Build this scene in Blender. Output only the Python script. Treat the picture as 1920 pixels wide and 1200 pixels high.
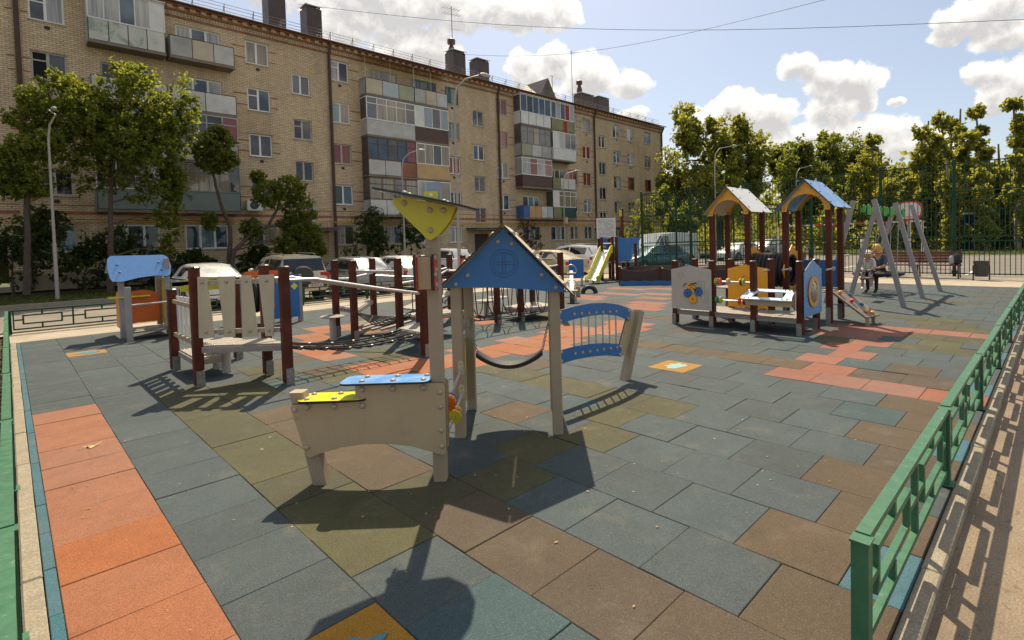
import bpy, bmesh, math, random
from mathutils import Vector, Matrix, noise
rnd = random.Random(7)
R = math.radians
PI = math.pi
for o in list(bpy.data.objects):
    bpy.data.objects.remove(o)
scene = bpy.context.scene
COL = scene.collection

# ---------------------------------------------------------------- camera (fitted to the tile grid and the verticals)
FPX, PPX, PPY = 987.083, 1020.837, 486.287
YAW, PITCH, ROLL = 0.774765, -0.0324125, -0.0275381
CAM = Vector((-0.6134, -3.2254, 1.6139))
_f = Vector((math.cos(YAW)*math.cos(PITCH), math.sin(YAW)*math.cos(PITCH), math.sin(PITCH)))
_r = Vector((math.sin(YAW), -math.cos(YAW), 0))
_u = _r.cross(_f)
CR = _r*math.cos(ROLL)+_u*math.sin(ROLL)
CU = -_r*math.sin(ROLL)+_u*math.cos(ROLL)
CF = _f
camd = bpy.data.cameras.new('camera')
camo = bpy.data.objects.new('camera', camd)
COL.objects.link(camo)
camo.matrix_world = Matrix(((CR.x, CU.x, -CF.x, CAM.x), (CR.y, CU.y, -CF.y, CAM.y), (CR.z, CU.z, -CF.z, CAM.z), (0, 0, 0, 1)))
camd.sensor_width = 36.0
camd.sensor_fit = 'HORIZONTAL'
camd.lens = FPX/1920*36
camd.shift_x = (960-PPX)/1920
camd.shift_y = (PPY-600)/1920
camd.clip_start = 0.05
camd.clip_end = 3000
scene.camera = camo
scene.render.resolution_x, scene.render.resolution_y = 1024, 640


def ray(x, y):
    return (CR*((x-PPX)/FPX) - CU*((y-PPY)/FPX) + CF)


def G(x, y, z=0.0):
    d = ray(x, y)
    return CAM + d*((z-CAM.z)/d.z)


def PY(x, y, Y):
    d = ray(x, y)
    return CAM + d*((Y-CAM.y)/d.y)


def PX(x, y, X):
    d = ray(x, y)
    return CAM + d*((X-CAM.x)/d.x)


# ---------------------------------------------------------------- light
SUN = Vector((0.485, 0.545, 1.0)).normalized()      # towards the sun
SUN_EL = math.asin(SUN.z)
SUN_AZ = math.atan2(SUN.y, SUN.x)
sd = bpy.data.lights.new('sun', 'SUN')
sd.energy = 5.0
sd.angle = R(0.55)
sd.color = (1.0, 0.85, 0.62)
so = bpy.data.objects.new('sun', sd)
COL.objects.link(so)
so.rotation_euler = SUN.to_track_quat('Z', 'Y').to_euler()
so.location = (0, 0, 30)

scene.view_settings.view_transform = 'Standard'
scene.view_settings.look = 'None'
scene.view_settings.gamma = 1.0
scene.view_settings.use_curve_mapping = False
scene.view_settings.exposure = 0.48

world = bpy.data.worlds.new('World')
scene.world = world
world.use_nodes = True
wn = world.node_tree
wn.nodes.clear()


class NT:
    """terse node helper"""
    def __init__(s, nt):
        s.nt = nt

    def n(s, t, **k):
        nd = s.nt.nodes.new(t)
        for a, b in k.items():
            setattr(nd, a, b)
        return nd

    def l(s, a, b):
        s.nt.links.new(a, b)

    def put(s, sock, v):
        if hasattr(v, 'is_output') or hasattr(v, 'links'):
            s.l(v, sock)
        else:
            sock.default_value = v

    def math(s, op, a, b=None, c=None, clamp=False):
        nd = s.n('ShaderNodeMath', operation=op, use_clamp=clamp)
        s.put(nd.inputs[0], a)
        if b is not None:
            s.put(nd.inputs[1], b)
        if c is not None:
            s.put(nd.inputs[2], c)
        return nd.outputs[0]

    def vmath(s, op, a, b=None, out=0):
        nd = s.n('ShaderNodeVectorMath', operation=op)
        s.put(nd.inputs[0], a)
        if b is not None:
            if op == 'SCALE':
                s.put(nd.inputs['Scale'], b)
            else:
                s.put(nd.inputs[1], b)
        return nd.outputs[out]

    def noise(s, vec, scale, detail=4, rough=.55, dist=0, dim='3D'):
        nd = s.n('ShaderNodeTexNoise')
        nd.noise_dimensions = dim
        if vec is not None:
            s.l(vec, nd.inputs['Vector'])
        nd.inputs['Scale'].default_value = scale
        nd.inputs['Detail'].default_value = detail
        nd.inputs['Roughness'].default_value = rough
        nd.inputs['Distortion'].default_value = dist
        return nd.outputs[0]

    def ramp(s, fac, stops, interp='LINEAR'):
        nd = s.n('ShaderNodeValToRGB')
        nd.color_ramp.interpolation = interp
        el = nd.color_ramp.elements
        while len(el) > 1:
            el.remove(el[-1])
        for i, (p, c) in enumerate(stops):
            e = el[0] if i == 0 else el.new(p)
            e.position = p
            e.color = c if len(c) == 4 else (*c, 1)
        s.l(fac, nd.inputs[0])
        return nd.outputs[0]

    def mix(s, fac, a, b, blend='MIX'):
        nd = s.n('ShaderNodeMix', data_type='RGBA', blend_type=blend)
        s.put(nd.inputs[0], fac)
        for so_, v in ((nd.inputs[6], a), (nd.inputs[7], b)):
            if isinstance(v, tuple):
                so_.default_value = v if len(v) == 4 else (*v, 1)
            else:
                s.put(so_, v)
        return nd.outputs[2]

    def maprange(s, v, a, b, c=0., d=1.):
        nd = s.n('ShaderNodeMapRange', interpolation_type='SMOOTHSTEP')
        s.put(nd.inputs[0], v)
        for i, q in enumerate((a, b, c, d)):
            nd.inputs[i+1].default_value = q
        return nd.outputs[0]


w = NT(wn)
sky = w.n('ShaderNodeTexSky', sky_type='NISHITA')
sky.sun_disc = False
sky.sun_elevation = SUN_EL
sky.sun_rotation = PI/2-SUN_AZ
sky.altitude = 100
sky.air_density = 1.0
sky.dust_density = 1.6
sky.ozone_density = 1.0
tc = w.n('ShaderNodeTexCoord')
dvec = w.vmath('NORMALIZE', tc.outputs['Generated'])
# cumulus heaps, each a soft lump on the sky dome (direction, half width and half height in radians)
LUMPS = []
for x, y, hx, hy in [(700, 5, 130, 55), (830, 8, 150, 55), (960, 14, 120, 48), (1050, 28, 55, 34), (780, 90, 110, 40), (640, 50, 60, 50),
                     (985, 128, 50, 40), (1040, 112, 44, 36), (1105, 140, 66, 50), (1180, 160, 58, 30), (1010, 165, 60, 34),
                     (1500, 125, 44, 32), (1560, 150, 66, 36), (1610, 155, 48, 28), (1560, 205, 60, 30), (1620, 190, 30, 26),
                     (1380, 205, 64, 44), (1440, 215, 52, 40), (1320, 222, 48, 30), (1480, 260, 90, 34), (1600, 250, 110, 34), (1700, 275, 80, 34),
                     (1800, 30, 48, 30), (1860, 20, 60, 32), (1900, 62, 52, 28), (1780, 62, 34, 20),
                     (1850, 140, 36, 26), (1900, 160, 50, 48), (1870, 195, 34, 24), (1185, 215, 40, 18), (1040, 205, 60, 26), (2010, 120, 80, 60),
                     (2080, 20, 90, 60), (480, -60, 150, 60), (1690, 190, 16, 9)]:
    LUMPS.append((ray(x, y).normalized(), hx/1130., hy/1150.))
warp = w.n('ShaderNodeTexNoise')
w.l(dvec, warp.inputs['Vector'])
warp.inputs['Scale'].default_value = 9
warp.inputs['Detail'].default_value = 4
wv = w.vmath('SCALE', w.vmath('SUBTRACT', warp.outputs['Color'], (.5, .5, .5)), .055)
dw = w.vmath('ADD', dvec, wv)
dens = None
densup = None


def smax(a_, b_, k):
    nd_ = w.n('ShaderNodeMath', operation='SMOOTH_MAX')
    w.l(a_, nd_.inputs[0])
    w.l(b_, nd_.inputs[1])
    nd_.inputs[2].default_value = k
    return nd_.outputs[0]


for d, hx, hy in LUMPS:
    df = w.vmath('SUBTRACT', dw, tuple(d))
    # squash: scale up the vertical offset
    sc = w.vmath('MULTIPLY', df, (1/hx, 1/hx, 1/hy))
    ln = w.vmath('LENGTH', sc, out=1)
    v = w.math('SUBTRACT', 1.0, ln)
    v2 = w.math('SUBTRACT', 1.0, w.vmath('LENGTH', w.vmath('ADD', sc, (0, 0, .62)), out=1))
    dens = v if dens is None else smax(dens, v, .12)
    densup = v2 if densup is None else smax(densup, v2, .12)
# the same kind of broken cumulus over the rest of the sky
sep = w.n('ShaderNodeSeparateXYZ')
w.l(dvec, sep.inputs[0])
zc = w.math('MAXIMUM', sep.outputs[2], .05)
plane = w.n('ShaderNodeCombineXYZ')
w.l(w.math('DIVIDE', sep.outputs[0], w.math('ADD', zc, .12)), plane.inputs[0])
w.l(w.math('DIVIDE', sep.outputs[1], w.math('ADD', zc, .12)), plane.inputs[1])
gn = w.noise(plane.outputs[0], 1.1, 2, .5)
inview = w.vmath('DOT_PRODUCT', dvec, tuple((CF*1.0+CR*-.06+CU*.12).normalized()), out=1)
away = w.maprange(inview, .76, .52)
gd = w.math('MULTIPLY', w.math('SUBTRACT', gn, .53), 5.0)
gd = w.math('ADD', w.math('MULTIPLY', gd, away), w.math('MULTIPLY', w.math('SUBTRACT', 1., away), -2.0))
dens = w.math('MAXIMUM', dens, gd)
fine = w.noise(dvec, 30, 8, .62, .35)
fine2 = w.noise(dvec, 9, 5, .55)
dn = w.math('ADD', dens, w.math('MULTIPLY', w.math('SUBTRACT', fine, .5), .95))
dn = w.math('ADD', dn, w.math('MULTIPLY', w.math('SUBTRACT', fine2, .5), .5))
alpha = w.maprange(dn, .02, .24)
# undersides, shaded by the cloud above them, are greyer than the sunlit tops
fine_up = w.noise(w.vmath('ADD', dvec, (0, 0, .016)), 30, 8, .62, .35)
relief = w.math('MULTIPLY', w.math('SUBTRACT', fine_up, fine), 1.5)
shade = w.math('ADD', w.maprange(w.math('ADD', densup, w.math('MULTIPLY', w.math('SUBTRACT', fine2, .5), .5)), -.25, .75), relief, clamp=True)
cl = w.ramp(shade, [(0., (9.0, 8.7, 8.2)), (.35, (7.8, 7.5, 7.1)), (1., (4.9, 4.8, 4.7))])
skyc = w.mix(.27, sky.outputs[0], (4.9, 4.85, 4.7))
colr = w.mix(alpha, skyc, cl)
bg = w.n('ShaderNodeBackground')
w.l(colr, bg.inputs[0])
bg.inputs[1].default_value = 0.10
wo = w.n('ShaderNodeOutputWorld')
w.l(bg.outputs[0], wo.inputs[0])

# ---------------------------------------------------------------- materials
MATS = {}


def M(name, col, rough=.5, metal=0., var=.12, scale=6., bump=0., bscale=60., spec=.5, spot=None, spots=.0, coat=0., wear=0.):
    """principled paint / wood / metal with uneven tone, fine relief and optional blotches"""
    if name in MATS:
        return MATS[name]
    m = bpy.data.materials.new(name)
    m.use_nodes = True
    nt = NT(m.node_tree)
    b = m.node_tree.nodes['Principled BSDF']
    t = nt.n('ShaderNodeTexCoord').outputs['Object']
    f = nt.noise(t, scale, 5, .6)
    c = nt.ramp(f, [(.25, tuple(max(0, x*(1-var)) for x in col)), (.75, tuple(min(1, x*(1+var)) for x in col))])
    if spot:
        g = nt.noise(t, scale*1.7, 6, .65, .4)
        c = nt.mix(nt.maprange(g, .62-spots*.25, .72-spots*.2), c, spot)
    if wear:
        mp = nt.n('ShaderNodeMapping')
        mp.inputs['Scale'].default_value = (9, 9, 1.1)
        mp.inputs['Rotation'].default_value = (.15, .1, .4)
        nt.l(t, mp.inputs[0])
        st = nt.maprange(nt.noise(mp.outputs[0], 2.2, 7, .7, .6), .50, .78)
        c = nt.mix(nt.math('MULTIPLY', st, wear), c, tuple(x*.55+.02 for x in col))
        sc_ = nt.maprange(nt.noise(mp.outputs[0], 14, 5, .75, 1.5), .66, .74)
        c = nt.mix(nt.math('MULTIPLY', sc_, wear*.7), c, tuple(min(1, x*1.25+.06) for x in col))
    nt.l(c, b.inputs['Base Color'])
    rr = nt.maprange(nt.noise(t, scale*2.3, 4), .3, .7, max(.03, rough-.1), min(1, rough+.1))
    nt.l(rr, b.inputs['Roughness'])
    b.inputs['Metallic'].default_value = metal
    b.inputs['Specular IOR Level'].default_value = spec
    if coat:
        b.inputs['Coat Weight'].default_value = coat
        b.inputs['Coat Roughness'].default_value = .06
    if bump:
        bn = nt.n('ShaderNodeBump')
        bn.inputs['Strength'].default_value = bump
        bn.inputs['Distance'].default_value = .004
        nt.l(nt.noise(t, bscale, 4, .6), bn.inputs['Height'])
        nt.l(bn.outputs[0], b.inputs['Normal'])
    MATS[name] = m
    return m


def lin(r, g, b):
    f = lambda v: (v/255/12.92 if v/255 <= .04045 else ((v/255+.055)/1.055)**2.4)
    return (f(r), f(g), f(b))


def rubber(name, col, var=.22):
    """pressed rubber crumb: speckled granules, grain relief, worn patches, each tile a little different"""
    m = bpy.data.materials.new(name)
    m.use_nodes = True
    nt = NT(m.node_tree)
    b = m.node_tree.nodes['Principled BSDF']
    geo = nt.n('ShaderNodeNewGeometry')
    pos = geo.outputs['Position']
    oi = nt.n('ShaderNodeObjectInfo')
    at = nt.n('ShaderNodeAttribute', attribute_name='tv')
    vo = nt.n('ShaderNodeTexVoronoi')
    nt.l(pos, vo.inputs['Vector'])
    vo.inputs['Scale'].default_value = 330
    gr = nt.n('ShaderNodeSeparateColor')
    nt.l(vo.outputs['Color'], gr.inputs[0])
    base = nt.ramp(gr.outputs[0], [(0., tuple(x*.66 for x in col)), (.45, col), (.85, tuple(min(1, x*1.16) for x in col)), (1., tuple(min(1, x*1.35+.03) for x in col))])
    big = nt.noise(pos, 1.3, 5, .6)
    mid = nt.noise(pos, 7, 5, .6)
    rv = nt.math('ADD', oi.outputs['Random'], at.outputs['Fac'])
    rv = nt.math('FRACT', rv)
    tone = nt.math('ADD', nt.math('MULTIPLY', nt.math('SUBTRACT', big, .5), .5), nt.math('MULTIPLY', nt.math('SUBTRACT', rv, .5), var*1.6))
    tone = nt.math('ADD', tone, nt.math('MULTIPLY', nt.math('SUBTRACT', mid, .5), .35))
    hsv = nt.n('ShaderNodeHueSaturation')
    nt.l(base, hsv.inputs['Color'])
    nt.l(nt.math('ADD', 1.0, tone), hsv.inputs['Value'])
    nt.l(nt.math('ADD', .86, nt.math('MULTIPLY', rv, .24)), hsv.inputs['Saturation'])
    dust = nt.maprange(nt.noise(pos, 3.1, 7, .68, .5), .52, .78)
    c = nt.mix(nt.math('MULTIPLY', dust, .46), hsv.outputs[0], (.15, .128, .095))
    grime = nt.maprange(nt.noise(pos, 1.9, 8, .7, .8), .54, .80)
    c = nt.mix(nt.math('MULTIPLY', grime, .45), c, tuple(x*.5 for x in col))
    nt.l(c, b.inputs['Base Color'])
    b.inputs['Roughness'].default_value = .82
    b.inputs['Specular IOR Level'].default_value = .28
    bn = nt.n('ShaderNodeBump')
    bn.inputs['Strength'].default_value = .55
    bn.inputs['Distance'].default_value = .0020
    nt.l(vo.outputs['Distance'], bn.inputs['Height'])
    nt.l(bn.outputs[0], b.inputs['Normal'])
    MATS[name] = m
    return m


def ground_mat(name, cols, scale=1.0, speck=90, bump=.5, rough=.9, crumbs=None):
    m = bpy.data.materials.new(name)
    m.use_nodes = True
    nt = NT(m.node_tree)
    b = m.node_tree.nodes['Principled BSDF']
    pos = nt.n('ShaderNodeNewGeometry').outputs['Position']
    f = nt.noise(pos, scale, 7, .62, .3)
    c = nt.ramp(f, [(.28, cols[0]), (.5, cols[1]), (.72, cols[2])])
    s = nt.noise(pos, speck, 3, .6)
    c = nt.mix(nt.maprange(s, .35, .65, 0., .75), c, tuple(x*.55 for x in cols[1]))
    if crumbs:
        g = nt.noise(pos, 22, 3, .6)
        c = nt.mix(nt.maprange(g, .60, .66), c, crumbs)
    nt.l(c, b.inputs['Base Color'])
    b.inputs['Roughness'].default_value = rough
    b.inputs['Specular IOR Level'].default_value = .25
    bn = nt.n('ShaderNodeBump')
    bn.inputs['Strength'].default_value = bump
    bn.inputs['Distance'].default_value = .006
    nt.l(s, bn.inputs['Height'])
    nt.l(bn.outputs[0], b.inputs['Normal'])
    MATS[name] = m
    return m


def glass(name, tint, rough=.06, curtain=None):
    """window glass seen from outside: dark or curtained room behind a mirror-like pane"""
    m = bpy.data.materials.new(name)
    m.use_nodes = True
    nt = NT(m.node_tree)
    b = m.node_tree.nodes['Principled BSDF']
    t = nt.n('ShaderNodeTexCoord').outputs['Object']
    oi = nt.n('ShaderNodeObjectInfo')
    cb = nt.n('ShaderNodeCombineXYZ')
    nt.l(oi.outputs['Random'], cb.inputs[0])
    nt.l(oi.outputs['Random'], cb.inputs[2])
    tv = nt.vmath('ADD', t, nt.vmath('SCALE', cb.outputs[0], 40.))
    if curtain:
        mp = nt.n('ShaderNodeMapping')
        mp.inputs['Scale'].default_value = (14, 14, .4)
        nt.l(tv, mp.inputs[0])
        f = nt.noise(mp.outputs[0], 1., 3, .6)
        c = nt.ramp(f, [(.3, tuple(x*.45 for x in curtain)), (.7, curtain)])
    else:
        f = nt.noise(tv, 1.3, 3, .6)
        c = nt.ramp(f, [(.3, tuple(x*.4 for x in tint)), (.7, tint)])
    nt.l(c, b.inputs['Base Color'])
    b.inputs['Roughness'].default_value = rough
    b.inputs['Specular IOR Level'].default_value = .5
    b.inputs['Coat Weight'].default_value = .55
    b.inputs['Coat Roughness'].default_value = .03
    bn = nt.n('ShaderNodeBump')
    bn.inputs['Strength'].default_value = .12
    bn.inputs['Distance'].default_value = .02
    nt.l(nt.noise(tv, 1.1, 2), bn.inputs['Height'])
    nt.l(bn.outputs[0], b.inputs['Coat Normal'])
    MATS[name] = m
    return m


# ---------------------------------------------------------------- mesh builder
class MB:
    def __init__(s):
        s.v, s.f, s.m = [], [], []
        s.mi = 0

    def add(s, vs, fs):
        k = len(s.v)
        s.v += [tuple(x) for x in vs]
        s.f += [tuple(i+k for i in f) for f in fs]
        s.m += [s.mi]*len(fs)
        return s

    def box(s, c, d, mat=None):
        x, y, z = (q/2 for q in d)
        vs = [Vector((a*x, b*y, e*z)) for e in (-1, 1) for b in (-1, 1) for a in (-1, 1)]
        if mat is not None:
            vs = [mat @ q for q in vs]
        c = Vector(c)
        return s.add([q+c for q in vs], [(0, 2, 3, 1), (4, 5, 7, 6), (0, 1, 5, 4), (2, 6, 7, 3), (0, 4, 6, 2), (1, 3, 7, 5)])

    def b2(s, a, b):
        return s.box([(p+q)/2 for p, q in zip(a, b)], [abs(q-p) for p, q in zip(a, b)])

    def post(s, x, y, z0, z1, w, ch=.01, rot=0., w2=None, top=None):
        """square post with chamfered corners; top=(x,y) leans it"""
        h, k = w/2, (w2 or w)/2
        pr = [(h-ch, -k), (h, -k+ch), (h, k-ch), (h-ch, k), (-h+ch, k), (-h, k-ch), (-h, -k+ch), (-h+ch, -k)]
        c_, s_ = math.cos(rot), math.sin(rot)
        pr = [(a*c_-b*s_, a*s_+b*c_) for a, b in pr]
        tx, ty = top if top else (x, y)
        vs = [(x+a, y+b, z0) for a, b in pr]+[(tx+a, ty+b, z1) for a, b in pr]
        return s.add(vs, [tuple(range(7, -1, -1)), tuple(range(8, 16))]+[(i, (i+1) % 8, (i+1) % 8+8, i+8) for i in range(8)])

    def cyl(s, a, b, r, n=10, r2=None, cap=True):
        a, b = Vector(a), Vector(b)
        r2 = r if r2 is None else r2
        d = (b-a).normalized()
        t = Vector((0, 0, 1)) if abs(d.z) < .9 else Vector((1, 0, 0))
        u = d.cross(t).normalized()
        v = d.cross(u)
        vs = []
        for p, q in ((a, r), (b, r2)):
            for i in range(n):
                an = 2*PI*i/n
                vs.append(p+(u*math.cos(an)+v*math.sin(an))*q)
        fs = [(i, i+n, (i+1) % n+n, (i+1) % n) for i in range(n)]
        if cap:
            fs += [tuple(range(n)), tuple(range(2*n-1, n-1, -1))]
        return s.add(vs, fs)

    def tube(s, pts, r, n=6, rs=None):
        pts = [Vector(p) for p in pts]
        rings = []
        u = None
        for i, p in enumerate(pts):
            d = (pts[min(i+1, len(pts)-1)]-pts[max(i-1, 0)]).normalized()
            if u is None:
                t = Vector((0, 0, 1)) if abs(d.z) < .9 else Vector((1, 0, 0))
                u = d.cross(t).normalized()
            else:
                u = (u-d*u.dot(d)).normalized()
            v = d.cross(u)
            q = rs[i] if rs else r
            rings.append([p+(u*math.cos(2*PI*k/n)+v*math.sin(2*PI*k/n))*q for k in range(n)])
        vs = [q for rg in rings for q in rg]
        fs = [(i*n+k, (i+1)*n+k, (i+1)*n+(k+1) % n, i*n+(k+1) % n) for i in range(len(pts)-1) for k in range(n)]
        fs += [tuple(range(n)), tuple(range(len(vs)-1, len(vs)-n-1, -1))]
        return s.add(vs, fs)

    def beam(s, a, b, w, h, up=(0, 0, 1)):
        """rectangular bar from a to b, w across, h along 'up'"""
        a, b, up = Vector(a), Vector(b), Vector(up)
        d = (b-a).normalized()
        u = d.cross(up)
        if u.length < 1e-4:
            u = d.cross(Vector((1, 0, 0)))
        u.normalize()
        v = u.cross(d).normalized()
        vs = [p+u*(i*w/2)+v*(j*h/2) for p in (a, b) for j in (-1, 1) for i in (-1, 1)]
        return s.add(vs, [(0, 1, 3, 2), (4, 6, 7, 5), (0, 4, 5, 1), (2, 3, 7, 6), (0, 2, 6, 4), (1, 5, 7, 3)])

    def prism(s, poly, o, ex, ey, th):
        """2-D outline extruded: point = o + ex*x + ey*y, thickness th along ex x ey"""
        o, ex, ey = Vector(o), Vector(ex), Vector(ey)
        nz = ex.cross(ey).normalized()
        n = len(poly)
        ar = sum(poly[i][0]*poly[(i+1) % n][1]-poly[(i+1) % n][0]*poly[i][1] for i in range(n))
        if ar < 0:
            poly = poly[::-1]
        lo = [o+ex*a+ey*b-nz*(th/2) for a, b in poly]
        hi = [o+ex*a+ey*b+nz*(th/2) for a, b in poly]
        return s.add(lo+hi, [tuple(range(n-1, -1, -1)), tuple(range(n, 2*n))]+[(i, (i+1) % n, (i+1) % n+n, i+n) for i in range(n)])

    def dome(s, c, d, r, n=8, h=None):
        """bolt cap: low dome on a face with outward direction d"""
        c, d = Vector(c), Vector(d).normalized()
        h = h or r*.7
        t = Vector((0, 0, 1)) if abs(d.z) < .9 else Vector((1, 0, 0))
        u = d.cross(t).normalized()
        v = d.cross(u)
        vs = []
        for q, k in ((1., 0.), (.95, .45), (.6, .85)):
            for i in range(n):
                an = 2*PI*i/n
                vs.append(c+(u*math.cos(an)+v*math.sin(an))*r*q+d*h*k)
        vs.append(c+d*h)
        fs = []
        for a in (0, n):
            fs += [(a+i, a+i+n, a+(i+1) % n+n, a+(i+1) % n) for i in range(n)]
        fs += [(2*n+i, 3*n, 2*n+(i+1) % n) for i in range(n)]
        return s.add(vs, fs)

    def ball(s, c, r, n=10, m=7, sq=(1, 1, 1)):
        c = Vector(c)
        vs = [c+Vector((0, 0, r*sq[2]))]
        for j in range(1, m):
            th = PI*j/m
            for i in range(n):
                an = 2*PI*i/n
                vs.append(c+Vector((math.sin(th)*math.cos(an)*r*sq[0], math.sin(th)*math.sin(an)*r*sq[1], math.cos(th)*r*sq[2])))
        vs.append(c-Vector((0, 0, r*sq[2])))
        fs = [(0, 1+i, 1+(i+1) % n) for i in range(n)]
        for j in range(m-2):
            a = 1+j*n
            fs += [(a+i, a+n+i, a+n+(i+1) % n, a+(i+1) % n) for i in range(n)]
        L = len(vs)-1
        a = 1+(m-2)*n
        fs += [(a+(i+1) % n, a+i, L) for i in range(n)]
        return s.add(vs, fs)

    def lathe(s, c, prof, n=20, axis='z'):
        vs, fs = [], []
        c = Vector(c)
        for r, z in prof:
            for i in range(n):
                an = 2*PI*i/n
                q = Vector((r*math.cos(an), r*math.sin(an), z))
                if axis == 'y':
                    q = Vector((q.x, q.z, q.y))
                elif axis == 'x':
                    q = Vector((q.z, q.x, q.y))
                vs.append(c+q)
        for j in range(len(prof)-1):
            fs += [(j*n+i, j*n+(i+1) % n, (j+1)*n+(i+1) % n, (j+1)*n+i) for i in range(n)]
        return s.add(vs, fs)

    def mesh(s, name, mats, smooth=False):
        me = bpy.data.meshes.new(name)
        me.from_pydata(s.v, [], s.f)
        for m in (mats if isinstance(mats, (list, tuple)) else [mats]):
            me.materials.append(m)
        if max(s.m, default=0):
            me.polygons.foreach_set('material_index', s.m)
        if smooth:
            me.polygons.foreach_set('use_smooth', [True]*len(me.polygons))
        me.update()
        return me

    def build(s, name, mats, parent=None, smooth=False, kind=None, fix=False):
        me = s.mesh(name, mats, smooth)
        if fix:
            bm = bmesh.new()
            bm.from_mesh(me)
            bmesh.ops.recalc_face_normals(bm, faces=bm.faces)
            bm.to_mesh(me)
            bm.free()
        if smooth:
            me.set_sharp_from_angle(angle=R(38))
        o = bpy.data.objects.new(name, me)
        COL.objects.link(o)
        if parent:
            o.parent = parent
        if kind:
            o['kind'] = kind
        return o


def thing(name, label, cat, loc=(0, 0, 0), rotz=0., group=None):
    o = bpy.data.objects.new(name, None)
    COL.objects.link(o)
    o.empty_display_size = .2
    o.location = loc
    o.rotation_euler = (0, 0, rotz)
    o['label'] = label
    o['category'] = cat
    if group:
        o['group'] = group
    return o


def tag(o, label, cat, group=None):
    o['label'] = label
    o['category'] = cat
    if group:
        o['group'] = group
    return o


def struct(o):
    o['kind'] = 'structure'
    return o


def inst(name, me, parent, loc=(0, 0, 0), rot=None, scale=None):
    o = bpy.data.objects.new(name, me)
    COL.objects.link(o)
    o.parent = parent
    o.location = loc
    if rot:
        o.rotation_euler = rot
    if scale:
        o.scale = scale
    return o


def dup(root, loc, rotz, label=None):
    r = root.copy()
    COL.objects.link(r)
    r.location = loc
    r.rotation_euler = (0, 0, rotz)
    if label:
        r['label'] = label
    for ch in list(root.children):
        c = ch.copy()
        COL.objects.link(c)
        c.parent = r
        for g in ch.children:
            d = g.copy()
            COL.objects.link(d)
            d.parent = c
    return r


def rrect(x0, y0, x1, y1, r, n=4):
    p = []
    for cx, cy, a in ((x1-r, y0+r, -90), (x1-r, y1-r, 0), (x0+r, y1-r, 90), (x0+r, y0+r, 180)):
        for i in range(n+1):
            t = R(a+90*i/n)
            p.append((cx+r*math.cos(t), cy+r*math.sin(t)))
    return p


def arc(cx, cy, rx, ry, a0, a1, n):
    return [(cx+rx*math.cos(R(a0+(a1-a0)*i/n)), cy+ry*math.sin(R(a0+(a1-a0)*i/n))) for i in range(n+1)]


X3, Y3, Z3 = Vector((1, 0, 0)), Vector((0, 1, 0)), Vector((0, 0, 1))

steel = M('galvanised_steel', (.48, .48, .47), .38, .75, .15, 12)
brownwood = M('stained_timber', (.088, .020, .010), .62, 0, .4, 5, .5, 40, spec=.25, wear=.4)
beige = M('beige_post_paint', (.32, .255, .175), .55, 0, .1, 4, .15, 120, wear=.25)
beigepanel = M('beige_laminate', (.41, .325, .195), .5, 0, .07, 2.5, .08, 200, spot=(.27, .21, .14), spots=.05, wear=.22)
creampanel = M('cream_laminate', (.50, .43, .30), .5, 0, .08, 3, wear=.4)
whitepanel = M('white_laminate', (.66, .65, .60), .4, 0, .06, 3, wear=.4)
greypanel = M('grey_laminate', (.45, .43, .37), .42, 0, .06, 3, wear=.4)
bluepanel = M('blue_laminate', (.022, .14, .38), .36, 0, .06, 3, wear=.4)
lightblue = M('light_blue_laminate', (.12, .30, .62), .30, 0, .06, 3, wear=.4)
yellowpanel = M('yellow_green_laminate', (.52, .47, .018), .36, 0, .06, 3, wear=.4)
brightyellow = M('bright_yellow_laminate', (.72, .66, .02), .3, 0, .05, 3, wear=.4)
amber = M('amber_laminate', (.80, .36, .015), .38, 0, .07, 3, wear=.4)
orangep = M('orange_laminate', (.66, .135, .012), .38, 0, .08, 3, wear=.4)
redp = M('red_laminate', (.62, .045, .03), .38, 0, .08, 3, wear=.4)
greenp = M('green_laminate', (.05, .33, .04), .4, 0, .1, 3)
boltm = M('beige_bolt_cap', (.36, .30, .23), .45, 0, .15, 30)
darkedge = M('dark_laminate_core', (.02, .018, .017), .6, 0, .2, 20)
blackrub = M('black_rubber', (.022, .02, .02), .6, 0, .3, 20, .2, 80)
ropem = M('black_rope', (.02, .018, .018), .8, 0, .3, 60)
capm = M('black_post_cap', (.015, .015, .016), .4, 0, .2, 10)
footm = M('zinc_post_foot', (.24, .235, .22), .55, .35, .25, 14, spot=(.34, .33, .31), spots=.3)
deckm = M('grey_deck_board', (.25, .225, .19), .6, 0, .16, 4, .3, 60, wear=.4)
greenfence = M('green_fence_paint', (.030, .125, .060), .5, 0, .22, 9, .15, 50, spot=(.10, .19, .12), spots=.12, wear=.5)
darkgreen = M('dark_green_metal', (.012, .050, .026), .6, 0, .2, 6, spec=.25)
greyswing = M('grey_swing_paint', (.30, .28, .27), .5, 0, .12, 6, wear=.4)

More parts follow.
